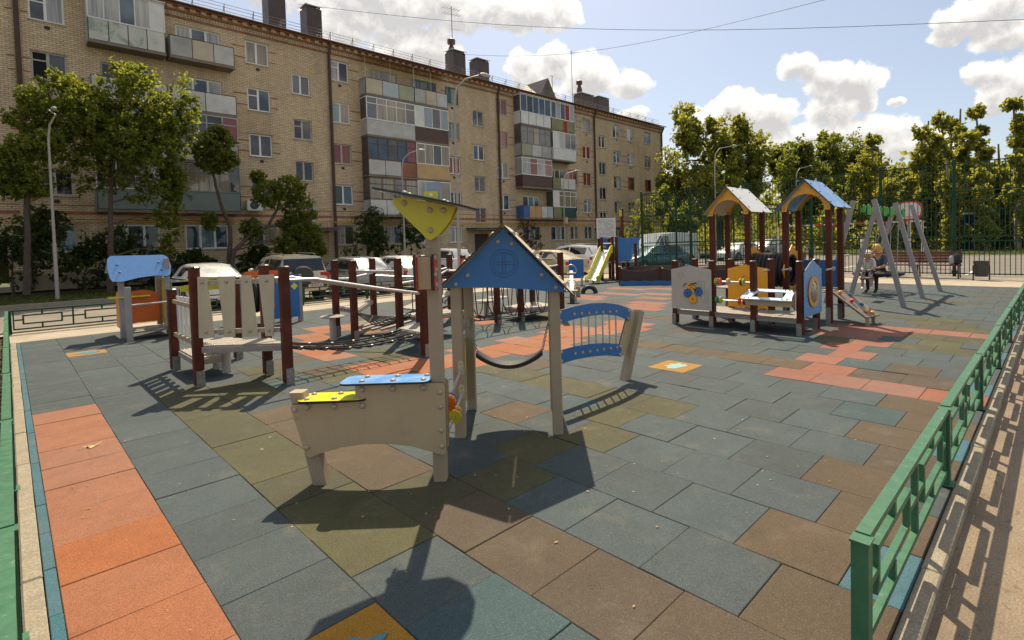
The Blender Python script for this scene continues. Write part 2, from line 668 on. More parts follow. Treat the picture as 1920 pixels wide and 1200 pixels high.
# ================================================================ ground, paths, tiles
asphalt_path = ground_mat('worn_asphalt_path', ((.19, .148, .104), (.265, .207, .145), (.32, .252, .178)), 2.2, 110, .7, .92, (.16, .12, .085))
concrete = ground_mat('pale_concrete', ((.33, .285, .215), (.42, .36, .275), (.48, .415, .32)), 1.5, 70, .3)
roadm = ground_mat('grey_asphalt', ((.17, .15, .125), (.23, .205, .17), (.28, .25, .205)), .6, 80, .5)
kerbm = ground_mat('kerb_concrete', ((.24, .21, .155), (.32, .28, .21), (.38, .335, .25)), 5, 90, .3)
soilm = ground_mat('litter_strewn_soil', ((.06, .045, .028), (.10, .075, .042), (.15, .115, .05)), 6, 60, .9, .95, (.26, .17, .045))
lawnm = ground_mat('lawn_soil', ((.05, .06, .02), (.075, .085, .028), (.11, .11, .04)), .8, 30, .9, .95)
courtm = ground_mat('court_asphalt', ((.15, .135, .115), (.19, .17, .145), (.23, .205, .175)), .5, 70, .3)
farm = ground_mat('far_ground', ((.07, .08, .03), (.09, .10, .04), (.13, .13, .06)), .3, 8, .4)
linem = M('white_line_paint', (.62, .60, .54), .7, 0, .2, 5)


def sheet(name, x0, y0, x1, y1, z, mat, poly=None, sub=1):
    mb = MB()
    if poly:
        mb.add([(a, b, z) for a, b in poly], [tuple(range(len(poly)))])
    else:
        mb.add([(x0, y0, z), (x1, y0, z), (x1, y1, z), (x0, y1, z)], [(0, 1, 2, 3)])
    return struct(mb.build(name, mat))


sheet('ground', -900, -900, 900, 900, -.34, farm)
YB = 10.72                                 # back edge of the rubber field
sheet('asphalt_path', -14, -30, 60, -2.838, -.055, asphalt_path)
sheet('soil_strip', -14, -2.83, -.634, 12.2, -.05, soilm)
sheet('concrete_pavement', -.66, YB+.09, 22.8, 12.55, -.008, concrete)
LZ = -.25                                  # the parking lane lies a little lower than the playground
mb = MB()
mb.add([(-14, 12.69, -.03), (22.8, 12.69, -.03), (22.8, 14.6, LZ), (-14, 14.6, LZ)], [(0, 1, 2, 3)])
struct(mb.build('lane_apron', concrete))
sheet('parking_lane', -14, 14.55, 70, 23.2, LZ+.004, roadm)
sheet('side_lane', 22.85, 12.65, 70, 14.54, LZ+.002, roadm)
sheet('pavement', -14, 12.2, -.665, 12.56, -.012, concrete)
sheet('lawn', -30, 23.36, 70, 31.02, -.11, lawnm)
sheet('concrete_strip', 19.02, -30, 22.9, YB+.088, -.004, concrete)
sheet('sports_court', 22.91, -30, 44.5, 12.5, -.03, courtm)
sheet('park_lawn', 44.55, -120, 200, 60, -.02, lawnm)
sheet('rubber_bed', -.552, -2.752, 19.01, YB, -.036, M('rubber_bed', (.02, .02, .02), .9))

# kerbs: concrete stones laid end to end
kb = []


def kerb_run(name, a, b, wd, z0, z1, L=1.0):
    par = struct(MB().box(((a[0]+b[0])/2, (a[1]+b[1])/2, z0-.04), (max(abs(b[0]-a[0]), wd*.8), max(abs(b[1]-a[1]), wd*.8), .03)).build(name, kerbm))
    ax = 0 if abs(b[0]-a[0]) > abs(b[1]-a[1]) else 1
    n = max(1, int(round(abs(b[ax]-a[ax])/L)))
    L = abs(b[ax]-a[ax])/n
    me = MB()
    d = (L-.006, wd) if ax == 0 else (wd, L-.006)
    c = .008
    hx, hy, zt = d[0]/2, d[1]/2, z1-z0
    me.add([(-hx, -hy, 0), (hx, -hy, 0), (hx, hy, 0), (-hx, hy, 0), (-hx, -hy, zt-c), (hx, -hy, zt-c), (hx, hy, zt-c), (-hx, hy, zt-c),
            (-hx+c, -hy+c, zt), (hx-c, -hy+c, zt), (hx-c, hy-c, zt), (-hx+c, hy-c, zt)],
           [(0, 1, 5, 4), (1, 2, 6, 5), (2, 3, 7, 6), (3, 0, 4, 7), (4, 5, 9, 8), (5, 6, 10, 9), (6, 7, 11, 10), (7, 4, 8, 11), (8, 9, 10, 11)])
    m = me.mesh('kerb_stone', kerbm)
    s = 1 if b[ax] > a[ax] else -1
    for i in range(n):
        q = [(a[0]+b[0])/2, (a[1]+b[1])/2, z0+rnd.uniform(-.003, .003)]
        q[ax] = a[ax]+s*L*(i+.5)
        o = inst('kerb_stone', m, par, q, (rnd.uniform(-.004, .004), rnd.uniform(-.004, .004), rnd.uniform(-.004, .004)))
    return par


kerb_run('path_kerb', (-.55, -2.797), (19.05, -2.797), .082, -.12, .012)
kerb_run('side_kerb', (-.592, -2.7), (-.592, YB+.04), .078, -.12, .016)
kerb_run('back_kerb', (-.55, YB+.045), (19.05, YB+.045), .08, -.12, .006)
kerb_run('road_kerb', (-14, 23.28), (46, 23.28), .15, -.34, -.09, 2.0)
kerb_run('lane_kerb', (-14, 12.62), (22, 12.62), .12, -.12, .03, 2.0)

TC = {'E': (.040, .115, .15), 'S': (.048, .064, .068), 'T': (.040, .068, .074), 'B': (.074, .054, .034), 'O': (.062, .060, .029), 'R': (.245, .095, .046), 'Y': (.27, .145, .035), 'P': (.205, .086, .058)}
TM = {k: rubber('rubber_'+k, v, (.13 if k in 'SBO' else .08)) for k, v in TC.items()}
spec = {}


def put(col, ks, c):
    for k in ks:
        spec[(col, k)] = c


put(-1, range(-6, 8), 'R')
put(0, [-3, 16], 'Y')
put(1, range(-2, 8), 'O')
put(1, [-4, -5], 'T')
put(2, [-5, -4, -3, -2, 0, 1, 2, 3, 4], 'B')
put(2, [-1, 6, 7], 'O')
put(3, [-6], 'B'); put(3, [-2, 7, 8], 'O'); put(3, [6], 'T')
put(4, [-5], 'B'); put(4, [-1, 6], 'O'); put(4, [7, 9], 'B')
put(5, [-6, 0], 'B'); put(5, [-2], 'O'); put(5, [5, 6, 8, 9, 10, 11], 'R')
put(6, [-5], 'B'); put(6, [-1], 'O'); put(6, [0], 'T'); put(6, [5, 6, 13, 12], 'R'); put(6, [7, 8], 'O')
put(7, [-6], 'B'); put(7, [-2, -1, 0, 1, 2, 3], 'O'); put(7, [4, 5, 13, 14], 'R')
put(8, [-5], 'B'); put(8, [5, 6, 13, 14, 12], 'R'); put(8, [3], 'B'); put(8, [8, 9, 10], 'T')
put(9, [-6], 'B'); put(9, [4, 5], 'R'); put(9, [-5], 'T'); put(9, [14], 'Y')
put(10, [-5], 'B'); put(10, [0], 'Y'); put(10, [4, 5, 6], 'R'); put(10, [8, 9], 'T')
put(11, [-6, -5, -4, -3], 'P'); put(11, [5, 4], 'R')
put(12, [-5, -4, -2, -1, 0, 1, 2, 3], 'B'); put(12, [-3], 'P'); put(12, [5, 6, 10, 11, 12], 'R')
put(13, [-3], 'P'); put(13, [-4], 'T'); put(13, [4, 5, 6, 12, 13], 'R')
put(14, [-3], 'P'); put(14, [4, 5], 'R'); put(15, [-3], 'P'); put(15, [4, 5], 'R')
put(16, [-3], 'P'); put(16, [-5, -4, -2], 'O'); put(17, [-3, -2], 'P'); put(17, [-5], 'O')
put(18, [-3, -2], 'P'); put(18, [-5], 'O'); put(19, [-6, -5, -4, -3, -2], 'P')
put(20, [-5], 'O'); put(20, [7, 8], 'P'); put(21, [-5, -4], 'O'); put(21, [7, 8, 11, 12], 'P'); put(22, [-4, -3, -2, -1], 'O'); put(22, [12, 13, 6], 'P')
put(19, [7, 6], 'P'); put(23, [8, 9], 'P'); put(24, [11, 12, 13], 'P'); put(25, [9, 10], 'P'); put(27, [13, 14, 12], 'P'); put(28, [11, 12, 10], 'P')
put(29, [9, 10], 'P'); put(30, [13], 'P'); put(31, [14, 15], 'P')
for i in range(13, 36):
    for k in range(-5, 20):
        if (i, k) not in spec and rnd.random() < (.10 if k < 2 else .16):
            spec[(i, k)] = rnd.choice('OBTB')
surf = struct(MB().box((9.2, 4., -.052), (19.0, 13.2, .02)).build('rubber_surface', M('rubber_bed2', (.02, .02, .02), .9)))
TG = .0012                                   # half joint


def tile_verts(x0, y0, x1, y1, zt, cx, cy):
    a, b, c, d = x0+TG-cx, y0+TG-cy, x1-TG-cx, y1-TG-cy
    e = .003
    return [(a, b, -.03), (c, b, -.03), (c, d, -.03), (a, d, -.03), (a, b, zt-e), (c, b, zt-e), (c, d, zt-e), (a, d, zt-e),
            (a+e, b+e, zt), (c-e, b+e, zt), (c-e, d-e, zt), (a+e, d-e, zt)]


TF = [(0, 1, 5, 4), (1, 2, 6, 5), (2, 3, 7, 6), (3, 0, 4, 7), (4, 5, 9, 8), (5, 6, 10, 9), (6, 7, 11, 10), (7, 4, 8, 11), (8, 9, 10, 11)]
tiles = []
for i in range(-2, 38):
    off = 0 if i % 2 == 0 else .25
    for k in range(-7, 23):
        x0, x1 = .5*i, .5*i+.5
        y0, y1 = .5*k+off, .5*k+off+.5
        c = spec.get((i, k), 'S')
        if i == -2:
            x0, c = -.55, 'E'
        if x1 > 19.0:
            continue
        if y0 < -2.752:
            y0 = -2.752
            c = 'E' if (i, k) not in spec and i % 4 == 0 else spec.get((i, k), 'S')
        if y1 > YB:
            y1 = YB
        if y1-y0 < .06:
            continue
        d = (Vector(((x0+x1)/2, (y0+y1)/2, 0))-CAM)
        dep = d.dot(CF)
        if dep < .5:
            px = 1e9 if dep > -1.5 else 0
            vis = dep > .2
            sz = 0
        else:
            sx = PPX+FPX*d.dot(CR)/dep
            sy = PPY-FPX*d.dot(CU)/dep
            vis = -140 < sx < 2060 and sy < 1330
            sz = 1/dep**2 * (1.6/d.length)
        tiles.append((vis, sz, i, k, x0, y0, x1, y1, c))
tiles.sort(key=lambda t: (not t[0], -t[1]))
tmesh = {}
stuff = MB()
stv = []
keys = list(TC)
for n, (vis, sz, i, k, x0, y0, x1, y1, c) in enumerate(tiles):
    cx, cy = (x0+x1)/2, (y0+y1)/2
    if n < 298:
        kk = (round(x1-x0, 3), round(y1-y0, 3), c)
        if kk not in tmesh:
            mb = MB()
            mb.add(tile_verts(x0, y0, x1, y1, 0., cx, cy), TF)
            tmesh[kk] = mb.mesh('rubber_tile', TM[c])
        inst('rubber_tile', tmesh[kk], surf, (cx, cy, rnd.uniform(-.0035, .0015)), (rnd.gauss(0, .0035), rnd.gauss(0, .0035), rnd.gauss(0, .0016)))
    else:
        stuff.mi = keys.index(c)
        stuff.add(tile_verts(x0, y0, x1, y1, rnd.uniform(-.0022, .0012), 0, 0), TF)
        stv += [rnd.random()]*len(TF)
so_ = stuff.build('rubber_tile', [TM[k] for k in keys], surf, kind='stuff')
at = so_.data.attributes.new('tv', 'FLOAT', 'FACE')
at.data.foreach_set('value', stv)
# blue leaf motifs inlaid in the yellow tiles
motif = [(-.17, .02), (-.12, -.07), (-.02, -.09), (.10, -.12), (.16, -.05), (.12, -.02), (.19, .03), (.10, .06), (.07, .12), (.01, .08), (-.05, .13), (-.08, .06)]
for (i, k) in ((0, -3), (10, 0), (0, 16), (9, 14)):
    off = 0 if i % 2 == 0 else .25
    mb = MB()
    mb.add([(.5*i+.25+a, .5*k+off+.25+b, .0035) for a, b in motif], [tuple(range(len(motif)))])
    mb.build('leaf_inlay', M('blue_inlay_rubber', (.05, .17, .21), .85, 0, .3, 90) if (i, k) != (10, 0) else M('aqua_rubber', (.20, .36, .36), .85, 0, .3, 90), surf)
# scattered dry leaves and crumbs on the rubber
leafm = M('dry_leaf', (.36, .27, .12), .8, 0, .4, 9)
mb = MB()
for _ in range(200):
    x, y = rnd.uniform(-.5, 9), rnd.uniform(-2.6, 9)
    if rnd.random() < .6:
        x, y = rnd.uniform(-.4, 4), rnd.uniform(-2.6, 3)
    s = rnd.uniform(.004, .013)
    a = rnd.uniform(0, 2*PI)
    q = [(x+math.cos(a+t)*s*m, y+math.sin(a+t)*s*m, .003+rnd.uniform(0, .004)) for t, m in ((0, 1.3), (1.4, .6), (PI, 1.2), (4.6, .5))]
    mb.add(q, [(0, 1, 2, 3)])
o = mb.build('leaf_litter', leafm, None, kind='stuff')
o['label'] = 'tiny dry leaf crumbs scattered over the rubber tiles'
o['category'] = 'leaf litter'
# one curled dry leaf on the orange strip
q = G(172, 838)
mb = MB()
for s in range(6):
    a = s/6*2*PI+.3
    L = .055+.03*math.sin(3*a)
    b = Vector((math.cos(a)*L, math.sin(a)*L*.8, .014+.012*math.sin(2*a+1)))
    c = Vector((math.cos(a+.5)*.028, math.sin(a+.5)*.028, .006))
    d = Vector((math.cos(a-.5)*.028, math.sin(a-.5)*.028, .006))
    mb.add([Vector((0, 0, .010)), d, b, c], [(0, 1, 2), (0, 2, 3)])
mb.tube([(0, 0, .01), (-.05, -.02, .012), (-.085, -.01, .006)], .0025, 5)
o = mb.build('dry_leaf', M('pale_dry_leaf', (.50, .40, .17), .75, 0, .3, 30))
o.location = (q.x, q.y, .0)
tag(o, 'curled yellow dry leaf lying on the orange rubber tiles', 'leaf')
# leaves on the soil strip
mb = MB()
for _ in range(2600):
    x, y = -.67-abs(rnd.gauss(0, .5)), rnd.uniform(-2.6, 12)
    s = rnd.uniform(.012, .035)
    a, t = rnd.uniform(0, 2*PI), rnd.uniform(-.5, .5)
    q = [(x+math.cos(a+p)*s*m, y+math.sin(a+p)*s*m, -.04+rnd.uniform(0, .02)+t*s*math.cos(p)) for p, m in ((0, 1.2), (1.5, .7), (PI, 1.1), (4.7, .7))]
    mb.mi = 0 if rnd.random() < .6 else 1
    mb.add(q, [(0, 1, 2, 3)])
o = mb.build('fallen_leaves', [M('fallen_leaf', (.30, .19, .05), .8, 0, .4, 9), M('grass_leaf', (.10, .14, .03), .8, 0, .3, 9)], None, kind='stuff')
tag(o, 'fallen yellow leaves and weeds on the soil behind the side kerb', 'leaf litter')

# ================================================================ low green fences with meander panels
def meander_fence(name, label, a, b, nsec, mat, h=.50, group=None, w=.05, z0=0.):
    a, b = Vector((*a, 0)), Vector((*b, 0))
    d = (b-a)
    L = d.length/nsec
    ang = math.atan2(d.y, d.x)
    t = thing(name, label, 'fence', (a.x, a.y, z0), ang, group)

    def bar(p, q, ww, hh, nm, up=(0, 0, 1)):
        key = (nm, round(L, 3), tuple(round(v, 3) for v in (*p, *q)), mat.name)
        if key not in tmesh:
            mb = MB()
            mb.beam(p, q, ww, hh, up)
            tmesh[key] = mb.mesh(nm, mat)
        return tmesh[key]
    postm = bar((0, 0, 0), (0, 0, h-.012), w*1.15, w*1.15, 'fence_post', (1, 0, 0))
    capm_ = bar((-.035, 0, h-.010), (.035, 0, h-.010), w*1.35, .008, 'post_cap')
    flm = MB().box((0, 0, .012), (.11, .10, .008)).mesh('base_flange', mat)
    z = [.095, .20, h-.125, h-.014]
    s = .029
    zm = (z[1]+z[2])/2
    pcs = [('top_rail', (.03, 0, z[3]), (L-.03, 0, z[3]), w, .028), ('bottom_rail', (.045, 0, z[0]), (L-.045, 0, z[0]), s, s),
           ('stile', (.056, 0, z[0]+s/2), (.056, 0, z[3]-.015), s*.8, s*.8), ('stile', (L-.056, 0, z[0]+s/2), (L-.056, 0, z[3]-.015), s*.8, s*.8),
           ('stile', (L/2, 0, z[0]+s/2), (L/2, 0, z[3]-.015), s, s)]
    for u0 in (0., L/2):
        H_ = L/2
        a_, b_ = u0+H_*.19, u0+H_*.83
        pcs += [('frame_bar', (a_, 0, z[1]), (b_, 0, z[1]), s, s), ('frame_bar', (a_, 0, z[2]), (b_, 0, z[2]), s, s),
                ('frame_bar', (a_+s/2, 0, z[1]+s/2), (a_+s/2, 0, z[2]-s/2), s, s), ('frame_bar', (b_-s/2, 0, z[1]+s/2), (b_-s/2, 0, z[2]-s/2), s, s),
                ('link_bar', (u0+H_*.5, 0, z[0]+s/2), (u0+H_*.5, 0, z[1]-s/2), s, s), ('link_bar', (u0+H_*.5, 0, z[2]+s/2), (u0+H_*.5, 0, z[3]-.015), s, s),
                ('link_bar', (u0+.07 if u0 == 0 else u0+s/2, 0, zm), (a_, 0, zm), s, s), ('link_bar', (b_, 0, zm), (u0+H_-(.07 if u0 else s/2), 0, zm), s, s)]
    for i in range(nsec+1):
        pp = inst('fence_post', postm, t, (i*L, 0, 0), (rnd.gauss(0, .006), rnd.gauss(0, .004), rnd.gauss(0, .01)))
        inst('post_cap', capm_, pp)
        if mat is greenfence:
            inst('base_flange', flm, pp)
        if i < nsec:
            for nm, p, q, ww, hh in pcs:
                up = (0, 0, 1) if abs(q[0]-p[0]) > .001 else (1, 0, 0)
                inst(nm, bar(p, q, ww, hh, nm, up), t, (i*L, rnd.uniform(-.0025, .0025), rnd.uniform(-.001, .001)), (rnd.gauss(0, .002), rnd.gauss(0, .0008), rnd.gauss(0, .0012)))
    return t


meander_fence('green_fence', 'low green steel fence with meander panels along the asphalt path', (1.545, -2.705), (1.545+1.965*9, -2.735), 9, greenfence)
meander_fence('green_fence', 'low green steel fence beside the leaf-strewn soil strip and orange tiles', (-.662, -2.2), (-.662, 12.25), 7, greenfence)
meander_fence('green_fence', 'low dark green fence in front of the pale pavement at the back corner', (-.62, 12.35), (13.2, 12.35), 7, darkgreen)

def rebase(t, loc):
    loc = Vector(loc)
    t.location = loc
    for c in t.children:
        c.location = Vector(c.location)-loc
    return t


def bolts(t, pts, d, r=.018, name='bolt_cap', mat=None):
    me = None
    for p in pts:
        if me is None:
            me = MB().dome((0, 0, 0), d, r).mesh(name, mat or boltm, True)
        inst(name, me, t, p)


def panel(t, name, poly, o, ex, ey, th, mat, edge=True, parent=None):
    """laminate board: coloured faces, dark core showing on the edge"""
    mb = MB()
    mb.prism(poly, o, ex, ey, th)
    n = len(poly)
    if edge:
        mb.m = [0, 0]+[1]*n
    return mb.build(name, [mat, darkedge], parent or t)


# ================================================================ small playhouse with boat, swing and harp rail (front)
P0 = Vector((1.426, -.169, 0))
toy = thing('boat_playhouse', 'small beige-post playhouse with blue gable, boat bench, bird head and harp rail', 'play structure', P0, R(-45))
MB().post(0, 0, -.03, 1.73, .088, .008).build('post', beige, toy)
boat = [(-.975, .565), (-.985, .54), (-.895, .215), (-.87, .20), (-.80, .225), (-.66, .262), (-.5, .28), (-.34, .278), (-.18, .255), (-.02, .205), (.03, .19), (.055, .21), (.062, .66), (.045, .685), (-.545, .685), (-.545, .575), (-.6, .568)]
for v in (-.055, .055):
    panel(toy, 'boat_side', boat, (0, v, 0), X3, Z3, .018, beigepanel)
bolts(toy, [(.025, -.066, z) for z in (.25, .36, .52, .62)]+[(-.955, -.066, .53), (-.885, -.066, .27)], (0, -1, 0), .017)
MB().post(-.815, 0, -.03, .64, .095, .008, 0, .092, top=(-.955, 0)).build('slanted_leg', beige, toy)
panel(toy, 'bench_board', rrect(-.645, -.115, -.035, .115, .055), (0, 0, .70), X3, Y3, .014, lightblue)
panel(toy, 'bow_board', rrect(-.935, -.105, -.475, .105, .05), (0, 0, .589), X3, Y3, .014, brightyellow)
bolts(toy, [(x, y, .707) for x in (-.5, -.29, -.085) for y in (-.06, .06)], (0, 0, 1), .021)
bolts(toy, [(x, y, .596) for x in (-.875, -.69, -.53) for y in (-.06, .06)], (0, 0, 1), .021)
bolts(toy, [(x, -.066, .655) for x in (-.5, -.29, -.085)]+[(x, -.066, .545) for x in (-.875, -.69, -.50)], (0, -1, 0), .022)
# bird head on the tall post
head = [(-.245, 1.935), (-.235, 1.885), (-.19, 1.83), (-.02, 1.655), (0., 1.648), (.03, 1.665), (.09, 1.725), (.135, 1.785), (.165, 1.85), (.168, 1.868)]
head += [(.168-(.168+.245)*i/5, 1.868+(1.957-1.868)*i/5) for i in range(1, 5)]
for v in (-.062, .062):
    panel(toy, 'head_panel', head, (0, v, 0), X3, Z3, .018, yellowpanel, edge=False)
bolts(toy, [(-.17, -.072, 1.90), (.0, -.072, 1.85), (.09, -.072, 1.845), (.0, -.072, 1.715)], (0, -1, 0), .021)
pl = Vector((.66, 0, -.155)).normalized()
panel(toy, 'head_roof_board', [(-.36, -.10), (-.16, -.21), (.04, -.29), (.18, -.29), (.29, -.20), (.34, -.07), (.34, .07), (.29, .20), (.18, .29), (.04, .29), (-.16, .21), (-.36, .10)], (-.02, 0, 1.922), pl, Y3, .014, M('slate_blue_laminate', (.16, .21, .30), .35))
bolts(toy, [(-.16, -.08, 1.968), (-.16, .05, 1.968), (.10, -.08, 1.905), (.10, .05, 1.905)], (.2, 0, 1), .02)
MB().box((.02, 0, 1.975), (.085, .085, .13)).build('crest_block', M('grey_blue_laminate', (.22, .26, .34), .4), toy)
MB().box((.01, -.055, 1.945), (.09, .018, .06)).build('crest_front', yellowpanel, toy)
MB().box((.012, -.0665, 1.952), (.022, .003, .022)).build('sticker', whitepanel, toy)
# red and beige blocks bolted to the tall post
MB().box((-.045, -.075, 1.43), (.085, .05, .215)).build('grip_block', beigepanel, toy)
for x in (-.10, .022):
    panel(toy, 'red_grip_plate', rrect(-.145, 1.315, -.03, 1.555, .02), (x, 0, 0), Y3, Z3, .016, redp)
bolts(toy, [(.031, y, z) for y, z in ((-.115, 1.53), (-.10, 1.45), (-.125, 1.42), (-.10, 1.35))], (1, 0, 0), .02)
bolts(toy, [(-.110, y, z) for y, z in ((-.115, 1.50), (-.10, 1.36))], (-1, 0, 0), .02)
bolts(toy, [(-.02, -.046, 1.60), (-.02, -.046, 1.305)], (0, -1, 0), .012)
# house
for u, v in ((.02, .80), (.84, .80), (.02, 1.55), (.84, 1.55)):
    MB().post(u, v, -.03, 1.27, .088, .008).build('post', beige, toy)
gab = [(-.085, 1.262), (.43, 1.738), (.945, 1.195), (.80, 1.205), (.6, 1.232), (.4, 1.248), (.1, 1.258)]
for v in (.742, 1.612):
    panel(toy, 'gable_panel', gab, (0, v, 0), X3, Z3, .016, bluepanel)
gl = M('engraved_line', (.008, .05, .16), .5)
mb = MB()
for r in (.112, .088):
    mb.lathe((.43, .7328, 1.45), [(r, 0), (r+.0045, 0), (r+.0045, .0012), (r, .0012), (r, 0)], 28, 'y')
for s in (-.011, .011):
    mb.box((.43+s, .7330, 1.45), (.004, .0012, .165))
    mb.box((.43, .7330, 1.45+s), (.165, .0012, .004))
mb.build('round_window_engraving', gl, toy)
bolts(toy, [(u, .733, z) for u, z in ((.03, 1.29), (.13, 1.36), (.385, 1.63), (.5, 1.61), (.74, 1.345), (.855, 1.24))], (0, -1, 0), .019)
for s, a, b in ((-1, (-.115, 1.235), (.432, 1.748)), (1, (.43, 1.752), (.985, 1.165))):
    ex = Vector((b[0]-a[0], 0, b[1]-a[1]))
    L = ex.length
    ex.normalize()
    nrm = Vector((-ex.z, 0, ex.x))
    o_ = Vector((a[0], 0, a[1]))+nrm*.012
    panel(toy, 'roof_board', [(0, .665), (L, .665), (L, 1.69), (0, 1.69)], o_, ex, Y3, .014, creampanel)
    bolts(toy, [o_+ex*(L*q)+Y3*v+nrm*.007 for q in (.12, .42, .5, .86) for v in (.742, 1.612)], nrm, .026)
# belt swing on chains
chain = M('steel_chain', (.35, .34, .33), .35, .8)
belt = [(.13+.60*i/14, .635-.115*math.sin(PI*i/14)**.85) for i in range(15)]
mb = MB()
vs = []
for u, z in belt:
    for dv, dz in ((-.085, 0), (.085, 0), (.085, -.034), (-.085, -.034)):
        vs.append((u, 1.175+dv, z+dz))
fs = [(4*i+k, 4*i+4+k, 4*i+4+(k+1) % 4, 4*i+(k+1) % 4) for i in range(14) for k in range(4)]
mb.add(vs, fs+[(3, 2, 1, 0), (56, 57, 58, 59)])
mb.build('belt_seat', blackrub, toy, smooth=True)
link = MB().lathe((0, 0, 0), [(.012+.0042*math.cos(R(a)), .0042*math.sin(R(a))) for a in range(0, 361, 72)], 10).mesh('chain_link', chain, True)
for u0, z0, u1, z1 in ((.075, .87, .13, .64), (.785, .87, .73, .64)):
    MB().cyl((u0-.02 if u0 < .4 else u0+.02, 1.175, .875), (u0, 1.175, .87), .016, 8).build('chain_bracket', steel, toy)
    MB().beam((.02 if u0 < .4 else .84, .80, .875), (.02 if u0 < .4 else .84, 1.55, .875), .035, .05).build('side_rail', beige, toy)
    for i in range(12):
        q = (i+.5)/12
        inst('chain_link', link, toy, (u0+(u1-u0)*q, 1.175, z0+(z1-z0)*q), (PI/2 if i % 2 else 0, PI/2, .25 if u0 < .4 else -.25), (1.15, .8, 1))
panel(toy, 'side_panel', [(.86, .10), (1.49, .10), (1.49, .72), (1.2, .76), (.86, .72)], (-.03, 0, 0), Y3, Z3, .016, yellowpanel)
# bead rods between boat and house
for z0, v0, v1, beads in ((.30, .05, .76, [(.36, yellowpanel, .058), (.405, orangep, .050), (.43, yellowpanel, .05)]), (.50, .05, .76, [(.16, orangep, .062), (.19, amber, .058), (.215, bluepanel, .06), (.24, orangep, .05)])):
    rod = MB().cyl((.03, v0, z0-.05), (.055, v1, z0+.09), .010, 8).build('bead_rod', steel, toy, smooth=True)
    for v, m_, r_ in beads:
        q = (v-v0)/(v1-v0)
        MB().cyl((.03+.025*q, v-.009, z0-.05+.14*q-.002), (.03+.025*q, v+.009, z0-.05+.14*q+.002), r_, 10).build('bead', m_, toy)
    panel(toy, 'rod_plate', rrect(-.022, z0+.03, .022, z0+.15, .021), (.045, .752, 0), X3, Z3, .006, creampanel, edge=False)
    bolts(toy, [(.045, .748, z0+.055), (.045, .748, z0+.125)], (0, -1, 0), .013)
# harp rail running from the house to its own leaning post
inv = (Matrix.Translation(P0) @ Matrix.Rotation(R(-45), 4, 'Z')).inverted()


def LT(s, z, dy=0.):
    return inv @ Vector((4.32+s, .365+dy, z))


ex_ = (LT(1, 0)-LT(0, 0))
topb = arc(-.47, -.55, 1.5, 1.5, 114.5, 66.5, 12)
top_o = [(x, z) for x, z in topb]
harp_top = [(-1.10, .925), (-.85, .945), (-.6, .95), (-.35, .93), (-.1, .885), (.14, .81), (.13, .67), (-.1, .755), (-.35, .80), (-.6, .815), (-.85, .81), (-1.10, .79)]
harp_bot = [(-1.10, .525), (-.85, .53), (-.6, .515), (-.35, .485), (-.05, .42), (-.06, .28), (-.35, .345), (-.6, .375), (-.85, .39), (-1.10, .385)]
panel(toy, 'harp_upper_board', harp_top, LT(0, 0), ex_, Z3, .018, bluepanel)
panel(toy, 'harp_lower_board', harp_bot, LT(0, 0), ex_, Z3, .018, bluepanel)
for s in (-.86, -.74, -.62, -.50, -.38, -.26, -.14):
    k = (s+.5)
    MB().cyl(LT(s, .44-.07*(s+.86)), LT(s, .875-.07*(s+.86)), .009, 7).build('harp_string', steel, toy, smooth=True)
nd = (LT(0, 0, -1)-LT(0, 0)).normalized()
bolts(toy, [LT(s, .862-.075*(s+.86), -.009) for s in (-.86, -.74, -.62, -.50, -.38, -.26, -.14)]+[LT(s, .452-.075*(s+.86), -.009) for s in (-.86, -.74, -.62, -.50, -.38, -.26, -.14)]
      + [LT(-1.07, .90, -.009), LT(-1.07, .82, -.009), LT(.10, .79, -.009), LT(.09, .70, -.009), LT(-1.07, .50, -.009), LT(-1.07, .41, -.009), LT(-.08, .40, -.009), LT(-.09, .31, -.009)], nd, .02)
panel(toy, 'harp_side_plate', [(-.12, .30), (.05, .27), (.33, .745), (.13, .80)], LT(0, 0, .02), ex_, Z3, .014, beigepanel)
a_, b_ = LT(0, -.03), LT(.33, .765)
MB().beam(a_, b_, .09, .09, (nd.x, nd.y, 0)).build('harp_post', beige, toy)
bolts(toy, [LT(.32, .70, -.046), LT(.21, .46, -.046), LT(.12, .25, -.046)], nd, .011)

# ================================================================ climbing course of brown posts, ropes and decks
cl = thing('climbing_course', 'climbing course of reddish-brown posts with rope bridges, slat railing and triangular decks', 'play structure')
posts = [(1.698, 3.406, 1.40), (.945, 4.161, 1.42), (.952, 5.482, 1.10), (1.698, 4.107, 1.41), (3.569, 6.247, 1.38), (3.523, 5.435, 1.38), (4.63, 6.86, 1.37), (4.0, 4.76, 1.40), (3.60, 3.38, 1.46),
         (1.75, 5.55, 1.22), (6.11, 6.25, 1.40), (6.70, 6.55, 1.36), (6.25, 4.86, 1.38), (6.72, 4.67, 1.38), (5.25, 4.45, 1.36), (7.72, 5.35, 1.4), (7.55, 4.3, 1.38), (4.18, 4.42, 1.30)]
for x, y, h in posts:
    a = rnd.uniform(-.03, .03)
    pp = MB().post(x, y, .02, h, .105, .012, a).build('post', brownwood, cl)
    MB().lathe((x, y, h), [(.066, -.012), (.068, .006), (.05, .018), (.0, .02)], 8).build('post_cap', capm, pp)
    MB().post(x+.006, y-.027, -.03, .19, .088, .004, a).build('post_foot', footm, pp)
    MB().dome((x, y-.071, .155), (0, -1, 0), .008).build('foot_screw', steel, pp)


def pipe(pts, r=.021, name='handrail', parent=None, mat=steel):
    return MB().tube(pts, r, 8).build(name, mat, parent or cl, smooth=True)


